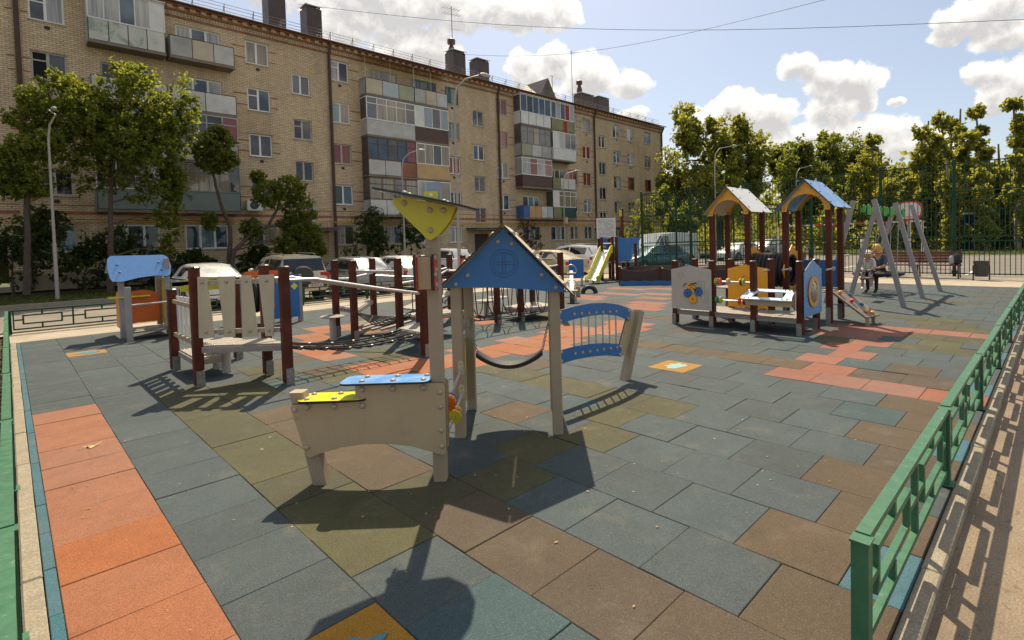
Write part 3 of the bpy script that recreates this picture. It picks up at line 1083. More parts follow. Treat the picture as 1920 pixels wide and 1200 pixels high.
def deck(pts, z, name='deck', boards=5):
    """deck of boards on a rim: pts = corner list (x, y)"""
    fr = MB()
    n = len(pts)
    for i in range(n):
        a, b = pts[i], pts[(i+1) % n]
        fr.beam((a[0], a[1], z-.035), (b[0], b[1], z-.035), .04, .07)
    o = fr.build(name, M('deck_rim', (.27, .235, .21), .6, 0, .2, 6), cl)
    top = MB()
    top.add([(a, b, z) for a, b in pts]+[(a, b, z+.018) for a, b in pts], [tuple(range(n-1, -1, -1)), tuple(range(n, 2*n))]+[(i, (i+1) % n, n+(i+1) % n, n+i) for i in range(n)])
    top.build('deck_board', deckm, o)
    bolt = MB().dome((0, 0, 0), (0, 0, 1), .011).mesh('deck_bolt', steel, True)
    for i in range(n):
        a, b = Vector((*pts[i], 0)), Vector((*pts[(i+1) % n], 0))
        c = sum((Vector((*q, 0)) for q in pts), Vector())/n
        for q in (.12, .37, .63, .88):
            w_ = a.lerp(b, q).lerp(c, .08)
            inst('deck_bolt', bolt, o, (w_.x, w_.y, z+.018))
    return o


d45 = Vector((math.cos(R(-45)), math.sin(R(-45)), 0))
c2 = Vector((.945, 4.161, 0))
for z in (1.245, .655):
    MB().beam(c2+d45*.05+Z3*z, c2+d45*1.0+Z3*z, .03, .055).build('slat_rail', M('beige_rail', (.36, .31, .25), .5), cl)
for a, b, c, d in ((.06, .17, .23, .045), (.30, .50, .47, .35), (.58, .69, .745, .56), (.78, .97, .93, .835)):
    panel(cl, 'railing_slat', [(a, 1.315), (b, 1.315), (c, .585), (d, .585)], c2+Vector((-.7, -.7, 0))*.03, d45, Z3, .016, creampanel, edge=False)
    bolts(cl, [c2+d45*((a+b)/2)+Z3*1.25+Vector((-.7, -.7, 0))*.042, c2+d45*((c+d)/2)+Z3*.655+Vector((-.7, -.7, 0))*.042], (-.7, -.7, 0), .02)
for y, wd in ((4.38, .15), (4.62, .17), (4.86, .17), (5.1, .17), (5.3, .13)):
    panel(cl, 'white_railing_slat', [(y-wd/2, 1.05-.02*(y-4)), (y+wd/2, 1.05-.02*(y-4)), (y+wd/2-.02, .42), (y-wd/2+.02, .42)], (.985, 0, 0), Y3, Z3, .016, whitepanel, edge=False)
for z in (.95, .5):
    MB().beam((.955, 4.2, z), (.955, 5.45, z), .03, .05).build('slat_rail', beige, cl)
for tri, z in (([(1.698, 3.43), (1.698, 4.09), (.97, 4.14)], .47), ([(1.0, 5.40), (1.26, 5.42), (1.26, 4.5), (1.0, 4.5)], .26)):
    deck(tri, z)
for x, y, h in ((1.356, 5.06, .39), (1.374, 4.70, .41), (3.354, 5.92, .41)):
    o = MB().cyl((x, y, -.03), (x, y, h), .055, 14).build('stepping_stool', M('grey_plastic_tube', (.42, .40, .37), .45), cl, smooth=True)
    MB().lathe((x, y, h), [(0, -.012), (.20, -.012), (.215, 0), (.20, .014), (0, .016)], 18).build('stool_disc', deckm, o, smooth=True)
# rope bridge with two steel handrails from the slat tower to the right tower
for dy in (0., .70):
    pipe([(1.75, 3.40+dy, 1.24), (2.05, 3.40+dy, 1.235), (2.35, 3.40+dy, 1.17), (3.0, 3.39+dy, 1.03), (3.55, 3.385+dy, .925)])
for y in (3.47, 3.62, 3.86, 4.02):
    pts = [(1.74+1.85*i/12, y, .43-.10*i/12-.10*math.sin(PI*i/12)) for i in range(13)]
    MB().tube(pts, .011, 6).build('bridge_rope', ropem, cl)
for i in range(1, 12):
    x = 1.74+1.85*i/12
    z = .43-.10*i/12-.10*math.sin(PI*i/12)
    MB().tube([(x, 3.44, z), (x+.02, 3.55, z-.035), (x, 3.75, z-.045), (x-.02, 3.95, z-.03), (x, 4.05, z)], .010, 6).build('bridge_rung', ropem, cl)
    for y in ((3.47, 4.02) if i % 2 else ()):
        MB().cyl((x-.014, y, z), (x+.014, y, z), .015, 8).build('rope_clamp', M('dull_clamp', (.22, .21, .20), .5, .4), cl)
for y in (3.47, 3.62, 3.86):
    pts = [(3.58+.012*k, y, .33+.004*k) for k in range(-14, 1)]
    MB().tube(pts, .014, 6).build('bridge_chain', chain, cl)
deck([(3.62, 3.42), (4.16, 4.40), (3.62, 4.15)], .32)
pipe([(3.56, 5.40, 1.21), (3.96, 4.80, 1.19)])
pipe([(3.60, 6.22, 1.05), (3.85, 6.35, 1.03), (4.6, 6.82, 1.08)])
deck([(3.62, 6.21), (3.60, 5.48), (4.56, 6.78)], .53)
# rope net between the middle posts
for i in range(7):
    q = i/6
    a = Vector((3.54, 5.40, .52)).lerp(Vector((3.60, 6.2, .50)), q)
    b = Vector((4.0, 4.72, .42)).lerp(Vector((5.1, 4.6, .55)), q)
    MB().tube([a.lerp(b, k/8)-Z3*.20*math.sin(PI*k/8) for k in range(9)], .011, 6).build('net_rope', ropem, cl)
for j in range(1, 7):
    k = j/7
    pts = []
    for i in range(7):
        q = i/6
        a = Vector((3.54, 5.40, .52)).lerp(Vector((3.60, 6.2, .50)), q)
        b = Vector((4.0, 4.72, .42)).lerp(Vector((5.1, 4.6, .55)), q)
        pts.append(a.lerp(b, k)-Z3*.20*math.sin(PI*k))
    MB().tube(pts, .011, 6).build('net_rope', ropem, cl)
# tilted plank ramps
for k in range(4):
    y0 = 6.0-.16*k
    MB().beam((3.75+.1*k, y0, .12), (5.0+.1*k, y0-.3, .36), .14, .03).build('ramp_board', deckm, cl)
for k in range(3):
    MB().beam((4.75, 5.9-.16*k, .40), (5.95, 6.2-.16*k, .62), .14, .03).build('ramp_board', deckm, cl)
pipe([(4.66, 6.82, 1.02), (5.4, 6.6, .95), (6.08, 6.27, 1.12)])
pipe([(4.04, 4.78, .98), (5.0, 5.2, 1.0), (6.08, 6.2, 1.10)])
for q in (.2, .4, .6, .8):
    MB().tube([(4.04+2.04*q, 4.78+1.42*q, 1.0), (4.1+2.0*q, 4.9+1.3*q, .6), (4.04+2.04*q, 4.78+1.42*q, .42)], .010, 6).build('side_rope', ropem, cl)
# hanging loop bridge towards the far deck
A, B = Vector((5.25, 4.45, 1.12)), Vector((7.5, 4.32, 1.12))
for dy in (0, .62):
    pipe([A+Y3*dy, A.lerp(B, .5)+Y3*dy-Z3*.06, B+Y3*dy])
    A0, B0 = A-Z3*.9+Y3*dy, B-Z3*.9+Y3*dy
    MB().tube([A0.lerp(B0, k/10)-Z3*.06*math.sin(PI*k/10) for k in range(11)], .012, 6).build('bridge_rope', ropem, cl)
    for i in range(6):
        q0 = (i+.3)/6
        p = A.lerp(B, q0)+Y3*dy
        MB().tube([p-Z3*.03, p-Z3*.45+X3*.015, p-Z3*.78+X3*.05, p-Z3*.92+X3*.13, p-Z3*.93+X3*.2, p-Z3*.80+X3*.27, p-Z3*.45+X3*.31, p-Z3*.03+X3*.32], .010, 6).build('hanging_loop', ropem, cl)
for i in range(8):
    x = 5.35+2.1*i/7
    MB().tube([(x, 4.45, .19), (x+.03, 4.75, .14), (x, 5.07, .19)], .011, 6).build('bridge_rung', ropem, cl)
deck([(6.7, 4.66), (7.55, 4.34), (7.7, 5.3), (6.75, 5.2)], .26)
deck([(4.2, 4.45), (5.2, 4.5), (4.9, 5.2), (4.3, 5.0)], .40)
for x, y in ((6.9, 6.0), (7.5, 6.3)):
    o = MB().cyl((x, y, -.03), (x, y, .34), .055, 12).build('stepping_stool', MATS['grey_plastic_tube'], cl, smooth=True)
    MB().lathe((x, y, .34), [(0, -.012), (.23, -.012), (.245, 0), (.23, .014), (0, .016)], 18).build('stool_disc', deckm, o, smooth=True)
panel(cl, 'red_grip_plate', rrect(-.06, .9, .06, 1.3, .02), (6.62, 6.45, 0), Vector((.7, -.7, 0)), Z3, .016, redp)
rebase(cl, (3.6, 4.8, 0))

# ================================================================ brown playhouse with two roofs (right middle)
ph = thing('twin_roof_playhouse', 'brown-post play platform with two gabled towers, gear panel and crawl tunnel', 'play structure')


def bpost(par, x, y, h, foot=.2, w_=.10):
    pp = MB().post(x, y, .02, h, w_, .012).build('post', brownwood, par)
    if h < 1.6:
        MB().lathe((x, y, h), [(w_*.62, -.012), (w_*.64, .006), (w_*.45, .018), (0, .02)], 8).build('post_cap', capm, pp)
    if foot:
        MB().post(x-.022, y+.008, -.03, foot, w_-.018, .004).build('post_foot', footm, pp)
    return pp


for y in (-.26, .49, 1.24, 1.99):
    bpost(ph, 8.25, y, 1.19)
    bpost(ph, 9.02, y, 1.19)
for y in (-.26, .49, 1.22, 1.97):
    bpost(ph, 9.74, y, 2.10, .3)
    bpost(ph, 10.45, y, 2.10, .3)
# deck
o = MB().beam((8.25, -.24, .235), (8.25, 1.97, .235), .05, .09).build('deck_rim', M('grey_brown_rim', (.26, .225, .20), .55), ph)
for k in range(6):
    MB().b2((8.21+.137*k, -.24, .262), (8.34+.137*k, 1.97, .282)).build('deck_board', deckm, ph)
for x0 in (9.70,):
    for ya, yb in ((-.24, .47), (1.24, 1.95)):
        for k in range(5):
            MB().b2((x0+.155*k, ya, .56), (x0+.145+.155*k, yb, .58)).build('deck_board', deckm, ph)
bolt = MB().dome((0, 0, 0), (0, 0, 1), .010).mesh('deck_bolt', steel, True)
for k in range(14):
    for x in (8.235, 8.98):
        inst('deck_bolt', bolt, ph, (x, -.18+.16*k, .282))
# grey gear panel on the front (faces the camera side, -X)
YN, Zp = Vector((0, -1, 0)), Z3
gp = [(-2.03, .30), (-1.22, .30), (-1.22, 1.03), (-1.24, 1.045), (-1.45, 1.075), (-1.68, 1.115), (-1.80, 1.085), (-2.03, 1.04)]
panel(ph, 'gear_panel', gp, (8.187, 0, 0), YN, Zp, .018, greypanel)
bolts(ph, [(8.178, y, z) for y in (1.97, 1.28) for z in (.37, .96)], (-1, 0, 0), .013, mat=steel)
MB().prism([(-1.80, 1.09), (-1.62, 1.10), (-1.70, 1.135)], (8.205, 0, 0), YN, Zp, .018).build('blue_crest', bluepanel, ph)


def gear(y, z, r, mat, n=12):
    p = []
    for i in range(n*4):
        a = 2*PI*i/(n*4)
        q = r if (i % 4) in (0, 1) else r*.80
        p.append((-y+q*math.cos(a), z+q*math.sin(a)))
    o = panel(ph, 'gear_wheel', p, (8.165, 0, 0), YN, Zp, .012, mat, edge=False)
    MB().dome((8.158, y, z), (-1, 0, 0), .014).build('gear_hub', darkedge, o)


for y, z, r, m_ in ((1.645, .745, .062, amber), (1.565, .69, .062, amber), (1.69, .60, .088, bluepanel), (1.475, .64, .088, bluepanel), (1.585, .50, .092, amber)):
    gear(y, z, r, m_)
MB().beam((8.155, 1.63, .765), (8.155, 1.50, .80), .012, .016).build('crank_handle', darkedge, ph)
MB().tube([(8.168, 1.72+.06*math.cos(R(a)), .69+.09*math.sin(R(a))) for a in range(20, 120, 12)], .008, 5).build('blue_arc', bluepanel, ph)
eng = M('engraved_grey_line', (.18, .18, .17), .6)
mb = MB()
for a in range(0, 360, 45):
    mb.beam((8.1765, 1.83+.045*math.cos(R(a)), .93+.045*math.sin(R(a))), (8.1765, 1.83+.085*math.cos(R(a)), .93+.085*math.sin(R(a))), .005, .001, (1, 0, 0))
mb.lathe((8.1765, 1.83, .93), [(.034, 0), (.039, 0), (.039, .001), (.034, .001), (.034, 0)], 18, 'x')
for y0, z0, y1, z1 in ((1.47, .83, 1.35, .83), (1.35, .83, 1.35, .45), (1.35, .45, 1.30, .45), (1.47, .83, 1.47, .75), (1.42, .80, 1.42, .5), (1.30, .62, 1.30, .48), (1.28, .70, 1.33, .62)):
    mb.beam((8.1765, y0, z0), (8.1765, y1, z1), .005, .001, (1, 0, 0))
mb.build('engraved_drawing', eng, ph)
# amber panel at the back of the deck
panel(ph, 'amber_panel', [(-1.28, .30), (-.53, .30), (-.53, 1.03), (-.72, 1.06), (-.95, 1.10), (-1.28, 1.02)], (8.965, 0, 0), YN, Zp, .018, amber)
bolts(ph, [(8.955, y, z) for y in (1.22, .59) for z in (.38, .97)], (-1, 0, 0), .013, mat=steel)
mb = MB()
ar = M('engraved_amber_line', (.30, .10, .008), .6)
for _ in range(26):
    y, z = rnd.uniform(.72, 1.1), rnd.uniform(.45, .9)
    a = rnd.uniform(0, PI)
    mb.beam((8.9545, y, z), (8.9545, y+.05*math.cos(a), z+.05*math.sin(a)), .005, .001, (1, 0, 0))
mb.build('engraved_drawing', ar, ph)
# counting beads on two rods between the front posts
for z, lst in ((.83, [(1.17, yellowpanel), (1.14, steel), (1.09, orangep), (.95, amber), (.93, creampanel), (.72, amber), (.69, darkedge), (.665, yellowpanel)]),
               (.50, [(1.16, greenp), (1.10, bluepanel), (1.08, yellowpanel), (.74, redp), (.66, orangep), (.62, brownwood), (.585, redp), (.55, bluepanel)])):
    MB().cyl((8.25, 1.19, z), (8.25, .54, z), .011, 8).build('bead_rod', steel, ph, smooth=True)
    for y, m_ in lst:
        MB().lathe((8.25, y, z), [(.012, -.011), (.062, -.011), (.066, 0), (.062, .011), (.012, .011)], 14, 'y').build('bead', m_, ph)
# sloped counter with opening between posts 2 and 3
ex = Vector((0, -1, 0))
ey = Vector((.80, 0, .34)).normalized()
o0 = Vector((8.0, 0, .585))
outer = [(-.72, 0), (.16, 0), (.20, .05), (.20, .30), (.12, .34), (-.52, .34), (-.62, .32), (-.74, .06)]
mb = MB()
for pl_ in ([(-.60, -.02), (.22, -.02), (.20, .05), (-.62, .05)], [(-.62, .255), (.16, .255), (.12, .335), (-.52, .335)], [(-.62, .05), (-.46, .05), (-.40, .255), (-.58, .255)], [(.06, .05), (.20, .05), (.17, .255), (.06, .255)]):
    mb.prism([(a, b) for a, b in pl_], o0, ex, ey, .018)
co = mb.build('counter_top', M('pale_blue_laminate', (.48, .60, .74), .25), ph)
mb = MB()
mb.prism([(-.61, .257), (-.47, .257), (-.42, .334), (-.53, .334)], o0+ey.cross(ex)*-.011, ex, ey, .004)
mb.build('blue_corner', bluepanel, co)
bolts(ph, [o0+ex*a+ey*b+ex.cross(ey)*.009 for a, b in ((-.55, .015), (-.48, .015), (.06, .015), (.14, .015), (-.46, .31), (.09, .31), (.02, .31))], ex.cross(ey), .014, mat=darkedge)
panel(ph, 'counter_apron', [(-.55, .47), (.20, .47), (.20, .575), (-.58, .575)], (8.06, 0, 0), YN, Zp, .014, beigepanel)
for y in (.47, -.18):
    panel(ph, 'counter_bracket', [(8.03, .56), (8.24, .40), (8.24, .70)], (0, y, 0), X3, Z3, .014, beigepanel)
# blue end panel with yellow porthole (faces -Y)
panel(ph, 'blue_end_panel', [(8.20, .30), (9.07, .30), (9.07, 1.03), (8.95, 1.08), (8.66, 1.20), (8.55, 1.17), (8.20, 1.02)], (0, -.325, 0), X3, Z3, .018, lightblue)
MB().lathe((8.62, -.34, .68), [(.185, -.004), (.185, -.016), (.25, -.016), (.25, -.004), (.185, -.004)], 28, 'y').build('porthole_ring', amber, ph)
MB().lathe((8.62, -.335, .68), [(.19, -.002), (.12, -.045), (.06, -.062), (0, -.066)], 24, 'y').build('porthole_bubble', glass('clear_bubble', (.30, .29, .27), .08), ph, smooth=True)
bolts(ph, [(8.62+.218*math.cos(R(a)), -.356, .68+.218*math.sin(R(a))) for a in (0, 90, 180, 270)], (0, -1, 0), .013)
bolts(ph, [(x, -.336, z) for x in (8.25, 9.02) for z in (.38, .95)], (0, -1, 0), .014)
# gabled roofs on the towers
for yc, rm in ((1.595, whitepanel), (.115, lightblue)):
    for x in (9.69, 10.50):
        gb = [(-.42, 2.06), (-.42, 2.16), (0, 2.60), (.42, 2.16), (.42, 2.06), (.33, 2.06)]+arc(0, 2.06, .33, .31, 0, 180, 10)[1:-1]+[(-.33, 2.06)]
        panel(ph, 'roof_gable', [(a, b) for a, b in gb], (x, yc, 0), YN, Zp, .018, amber)
    bolts(ph, [(9.68, yc+s, z) for s, z in ((-.375, 2.11), (.375, 2.11), (-.24, 2.30), (.24, 2.30), (-.10, 2.46), (.10, 2.46))], (-1, 0, 0), .015)
    for s in (-1, 1):
        ey = Vector((0, s*.56, -.585)).normalized()
        nr = Vector((0, .585*s, .56)).normalized()
        o_ = Vector((0, yc, 2.625))+nr*.008
        bl = [(9.60, 0), (10.03, 0), (10.07, .06), (10.11, 0), (10.62, 0), (10.64, .74), (10.26, .74), (10.20, .68), (10.14, .74), (9.58, .74)]
        ro = panel(ph, 'roof_board', bl, o_, X3, ey, .016, rm if s < 0 else (rm if rm is lightblue else creampanel))
        bolts(ph, [o_+X3*x+ey*b+nr*.009 for x in (9.69, 10.50) for b in (.12, .34, .60)], nr, .016, mat=darkedge)
    MB().prism([(-.05, 0), (.05, 0), (.0, .07)], (10.3, yc, 2.63), X3, Z3, .016).build('roof_crest', rm, ph)
# crawl tunnel of black rings between the towers, with amber star collars
for i in range(9):
    y = .53+.085*i
    q = [(.30+.045*math.cos(R(a)), .045*math.sin(R(a))) for a in range(0, 361, 45)]
    MB().lathe((10.09, y, .94), q, 22, 'y').build('tunnel_ring', blackrub, ph, smooth=True)
for y in (.50, 1.24):
    p = []
    for i in range(16):
        a = 2*PI*i/16
        r_ = .50 if i % 2 == 0 else .41
        p.append((10.09+r_*math.cos(a), .94+r_*math.sin(a)))
    mb = MB()
    k = len(p)
    pi_ = [(10.09+.30*math.cos(2*PI*i/16), .94+.30*math.sin(2*PI*i/16)) for i in range(16)]
    vs = [(a, y-.008, b) for a, b in p]+[(a, y-.008, b) for a, b in pi_]+[(a, y+.008, b) for a, b in p]+[(a, y+.008, b) for a, b in pi_]
    fs = []
    for i in range(16):
        j = (i+1) % 16
        fs += [(i, j, 16+j, 16+i), (32+j, 32+i, 48+i, 48+j), (j, i, 32+i, 32+j), (16+i, 16+j, 48+j, 48+i)]
    mb.add(vs, fs)
    mb.build('tunnel_collar', amber, ph)
for y0, y1, m_ in ((-.24, .47, bluepanel),):
    panel(ph, 'tower_side_panel', [(-y1, .60), (-y0, .60), (-y0, 1.12), (-y1, 1.12)], (10.50, 0, 0), YN, Zp, .018, m_)
for (x, y, z, l) in ((9.74, -.32, 1.0, .35), (9.74, .43, .98, .3), (9.02, .5, 1.0, -.3)):
    MB().cyl((x-.35, y, z), (x, y, z), .018, 8).build('grab_bar', steel, ph, smooth=True)
    MB().cyl((x-.005, y-.0, z), (x+.01, y, z), .045, 10).build('grab_flange', steel, ph)
for a, b in (((9.06, 1.24, 1.02), (9.70, 1.22, 1.02)), ((9.06, 1.97, 1.02), (9.70, 1.97, 1.02)), ((10.5, -.28, 1.2), (10.9, -.28, 1.2))):
    MB().cyl(a, b, .018, 8).build('grab_bar', steel, ph, smooth=True)
# climbing ramp with coloured grips down the -Y side
rampo = MB().beam((10.14, -.30, .56), (10.02, -.88, .14), .50, .03).build('climbing_ramp', M('ramp_board', (.20, .155, .12), .6, 0, .2, 5), ph)
for x in (9.82, 10.22):
    MB().post(x, -.84, -.03, .17, .055, .006).build('ramp_leg', beige, ph)
for k, (x, q, m_) in enumerate(((10.0, .12, amber), (10.25, .30, bluepanel), (10.02, .45, redp), (10.22, .64, bluepanel), (10.05, .85, amber), (10.2, .95, amber))):
    x, y, z = x+.02-.12*q, -.30-.58*q, .585-.42*q
    MB().ball((x, y, z+.02), .045, 9, 6, (1, .85, .75)).build('climbing_grip', m_, ph, smooth=True)
rebase(ph, (9.3, .85, 0))

# ================================================================ toddler train with a blue-roofed cab (left back)
tr = thing('toddler_train', 'toddler play train with light blue cab roof, orange panels and grey posts', 'play structure')
for x, y, h in ((.92, 9.02, 1.0), (.90, 9.62, 1.52), (1.56, 10.1, 1.5), (1.60, 9.45, 1.5), (1.64, 8.95, .95)):
    MB().post(x, y, -.03, h, .09, .008).build('post', greyswing, tr)
ey = Vector((0, .50, .78)).normalized()
panel(tr, 'cab_roof_board', [(-.20, .0), (-.235, .08), (-.25, .30), (-.235, .50), (-.18, .565), (.63, .56), (.70, .51), (.735, .30), (.70, .10), (.64, .06), (.45, .085), (.2, .06), (-.05, -.01)], (.944, 9.30, 1.10), X3, ey, .018, lightblue)
bolts(tr, [Vector((.944+a, 9.30, 1.10))+ey*b+X3.cross(ey)*.009 for a, b in ((-.10, .36), (-.08, .19), (.54, .38), (.57, .20))], X3.cross(ey), .022, mat=M('dark_blue_cap', (.05, .10, .22), .4))
ey2 = Vector((0, .62, -.36)).normalized()
panel(tr, 'cab_roof_board', [(-.22, 0), (.68, 0), (.68, .5), (-.22, .5)], (.944, 9.75, 1.50), X3, ey2, .018, lightblue)
panel(tr, 'orange_panel', [(.02, .26), (.50, .26), (.50, .80), (.40, .865), (.25, .90), (.10, .885), (.02, .84)], (.985, 9.67, 0), X3, Z3, .018, orangep)
panel(tr, 'orange_panel', [(9.62, .15), (10.35, .15), (10.35, .75), (10.2, .86), (9.9, .86), (9.62, .78)], (.90, 0, 0), Y3, Z3, .018, M('light_orange_laminate', (.70, .24, .03), .4))
MB().box((1.02, 9.66, .785), (.62, .30, .02)).build('yellow_shelf', brightyellow, tr)
MB().cyl((.95, 9.02, .66), (1.62, 8.95, .68), .016, 8).build('grab_bar', steel, tr, smooth=True)
for q, m_ in ((.88, amber), (.92, redp), (.96, darkedge)):
    MB().lathe((.95+.67*q, 9.02-.07*q, .66+.02*q), [(.012, -.012), (.05, -.012), (.05, .012), (.012, .012)], 12, 'x').build('bead', m_, tr)
for k in range(3):
    MB().b2((.95, 9.05+.16*k, .13+.012*(k % 2)), (1.70, 9.20+.16*k, .16+.012*(k % 2))).build('floor_board', deckm, tr)
MB().b2((.97, 9.0, .22), (1.6, 9.06, .25)).build('step_board', deckm, tr)
MB().lathe((1.72, 9.1, .22), [(.02, -.02), (.09, -.02), (.09, .02), (.02, .02)], 16, 'x').build('toy_wheel', amber, tr)
panel(tr, 'violet_panel', [(8.95, .15), (9.45, .15), (9.45, .9), (8.95, .9)], (1.70, 0, 0), Y3, Z3, .016, M('violet_laminate', (.14, .10, .22), .4))
panel(tr, 'yellow_edge_panel', [(9.45, .15), (10.1, .15), (10.1, 1.1), (9.45, 1.1)], (1.62, 0, 0), Y3, Z3, .016, yellowpanel)
# boiler behind: yellow hood, ring tunnel and blue front with diamond sign
panel(tr, 'yellow_hood', [(1.72, .80), (2.9, .80), (2.9, 1.0)]+arc(2.3, .86, .60, .22, 10, 170, 8)+[(1.72, 1.0)], (0, 9.7, 0), X3, Z3, .018, yellowpanel)
for i in range(5):
    q = [(.36+.05*math.cos(R(a)), .05*math.sin(R(a))) for a in range(0, 361, 45)]
    MB().lathe((2.95+.1*i, 9.3, .66), q, 22, 'x').build('tunnel_ring', blackrub, tr, smooth=True)
panel(tr, 'blue_front_panel', [(3.10, .12), (3.90, .12), (3.90, 1.06), (3.10, 1.06)], (0, 8.85, 0), X3, Z3, .018, bluepanel)
panel(tr, 'orange_crest', [(2.75, 1.04), (3.6, 1.04), (3.5, 1.17), (2.85, 1.17)], (0, 8.90, 0), X3, Z3, .018, orangep)
panel(tr, 'diamond_sign', [(3.72, .80), (3.80, .72), (3.88, .80), (3.80, .88)], (0, 8.835, 0), X3, Z3, .006, brightyellow)
for x, z, m_ in ((3.30, .62, orangep), (3.34, .42, redp)):
    MB().lathe((x, 8.835, z), [(0, -.01), (.05, -.01), (.05, .0)], 14, 'y').build('dial_knob', m_, tr)
for x, y in ((2.75, 9.0), (2.75, 9.65), (3.95, 8.95), (3.95, 9.6)):
    MB().post(x, y, -.03, 1.05, .09, .008).build('post', greyswing, tr)
rebase(tr, (2.2, 9.4, 0))

# ================================================================ swing frame with nest seat
sw = thing('swing_frame', 'grey A-frame swing with green beam brackets and black nest seat', 'swing')
YC = -.10
for x, y0, y1 in ((12.82, -.85, .70), (14.95, -.86, .72), (16.95, -.95, .75)):
    for yb, sgn in ((y0, -1), (y1, 1)):
        pp = MB().beam((x, yb, -.03), (x-.02, YC+sgn*.20, 2.36), .095, .095, (1, 0, 0)).build('slanted_leg', greyswing, sw)
for x0, x1 in ((12.7, 14.95), (14.95, 17.05)):
    MB().beam((x0, YC, 2.14), (x1, YC, 2.14), .07, .11).build('cross_beam', greenp, sw)
    for x in (x0+.36, x1-.36):
        panel(sw, 'green_bracket', [(x-.20, 2.06), (x-.11, 2.03), (x+.11, 2.03), (x+.20, 2.06), (x+.15, 2.24), (x, 2.28), (x-.15, 2.24)], (0, YC-.045, 0), X3, Z3, .016, greenp)
        panel(sw, 'green_bracket', [(x-.20, 2.06), (x-.11, 2.03), (x+.11, 2.03), (x+.20, 2.06), (x+.15, 2.24), (x, 2.28), (x-.15, 2.24)], (0, YC+.045, 0), X3, Z3, .016, greenp)
NX = 15.95
for sx in (-.42, .42):
    for sy in (-.35, .35):
        MB().cyl((NX+sx*1.1, YC, 2.08), (NX+sx, .30+sy, .56), .011, 6).build('swing_chain', chain, sw)
q = [(.56+.055*math.cos(R(a)), .055*math.sin(R(a))) for a in range(0, 361, 45)]
MB().lathe((NX, .30, .52), q, 28).build('nest_ring', blackrub, sw, smooth=True)
mb = MB()
for i in range(-4, 5):
    h = math.sqrt(max(0, .54**2-(.12*i)**2))
    for a, b in ((Vector((.12*i, -h, 0)), Vector((.12*i, h, 0))), (Vector((-h, .12*i, 0)), Vector((h, .12*i, 0)))):
        mb.tube([Vector((NX, .30, .52))+a.lerp(b, k/4)-Z3*.09*math.sin(PI*k/4) for k in range(5)], .012, 5)
mb.build('nest_net', ropem, sw)
for sx in (-.35, .35):
    MB().cyl((13.9+sx, YC, 2.08), (13.9+sx*.7, .1, .55), .010, 6).build('swing_chain', chain, sw)
MB().box((13.9, .1, .53), (.52, .18, .035)).build('flat_seat', blackrub, sw)
rebase(sw, (14.9, .05, 0))

# ================================================================ ship with slide and sandbox (far middle)
sh = thing('slide_ship', 'blue and brown toy ship with a yellow-sided slide', 'play structure')
SX, SY = 16.24, 10.02                              # ship tower
U = Vector((.72, -.69, 0))                      # screen-right along the ground
Vv = Vector((.69, .72, 0))


def S(u, v, z=0.):
    return Vector((SX, SY, 0))+U*(u*.62)+Vv*v+Z3*(z*.9)


U6, Z9 = U*.62, Z3*.9


sp = []
for u, v, h in ((0, 0, 1.95), (.72, 0, 1.95), (.98, 0, 1.95), (0, .8, 1.9), (.72, .8, 1.9), (2.25, .05, 1.95), (2.0, .8, 1.9), (1.5, .3, 1.0), (1.8, .3, 1.0), (1.62, .8, 3.25)):
    p = S(u, v)
    pp = MB().post(p.x, p.y, -.03, h*.9, .11, .012, R(-44)).build('post', brownwood, sh)
    MB().lathe((p.x, p.y, h*.9), [(.07, -.012), (.07, .006), (0, .02)], 8).build('post_cap', capm, pp)
wv_ = [(0, .85), (.0, 1.88), (.12, 1.93), (.3, 1.93), (.48, 1.86), (.68, 1.90), (.95, 1.88), (.95, .95), (.8, .88), (.4, .84)]
panel(sh, 'blue_panel', [(1.03+a, b) for a, b in wv_], S(0, -.04), U6, Z9, .018, bluepanel)
panel(sh, 'blue_panel', [(.06, .95), (.06, 1.85), (.2, 1.92), (.5, 1.92), (.66, 1.85), (.66, .95)], S(0, .82), U6, Z9, .018, bluepanel)
panel(sh, 'blue_arch_panel', [(2.0, 1.2), (2.0, 1.86), (2.15, 1.93), (2.4, 1.90), (2.45, 1.80), (2.45, 1.1), (2.33, 1.1), (2.33, 1.62), (2.12, 1.62), (2.12, 1.2)], S(0, -.06), U6, Z9, .018, bluepanel)
MB().lathe(S(.36, .74, 1.35), [(.13, -.02), (.17, -.02), (.17, .02), (.13, .02), (.13, -.02)], 18, 'y').build('porthole_ring', whitepanel, sh)
MB().cyl(S(.06, -.02, 1.66), S(.94, -.02, 1.66), .022, 8).build('grab_bar', whitepanel, sh, smooth=True)
for k in range(4):
    MB().beam(S(.1+.55*k, .05, .80), S(.1+.55*k+.5, .05, .80), .10, .04).build('deck_board', deckm, sh)
panel(sh, 'mast_lantern', rrect(-.09, 2.9, .09, 3.2, .03), S(1.50, .78), U6, Z9, .10, yellowpanel)
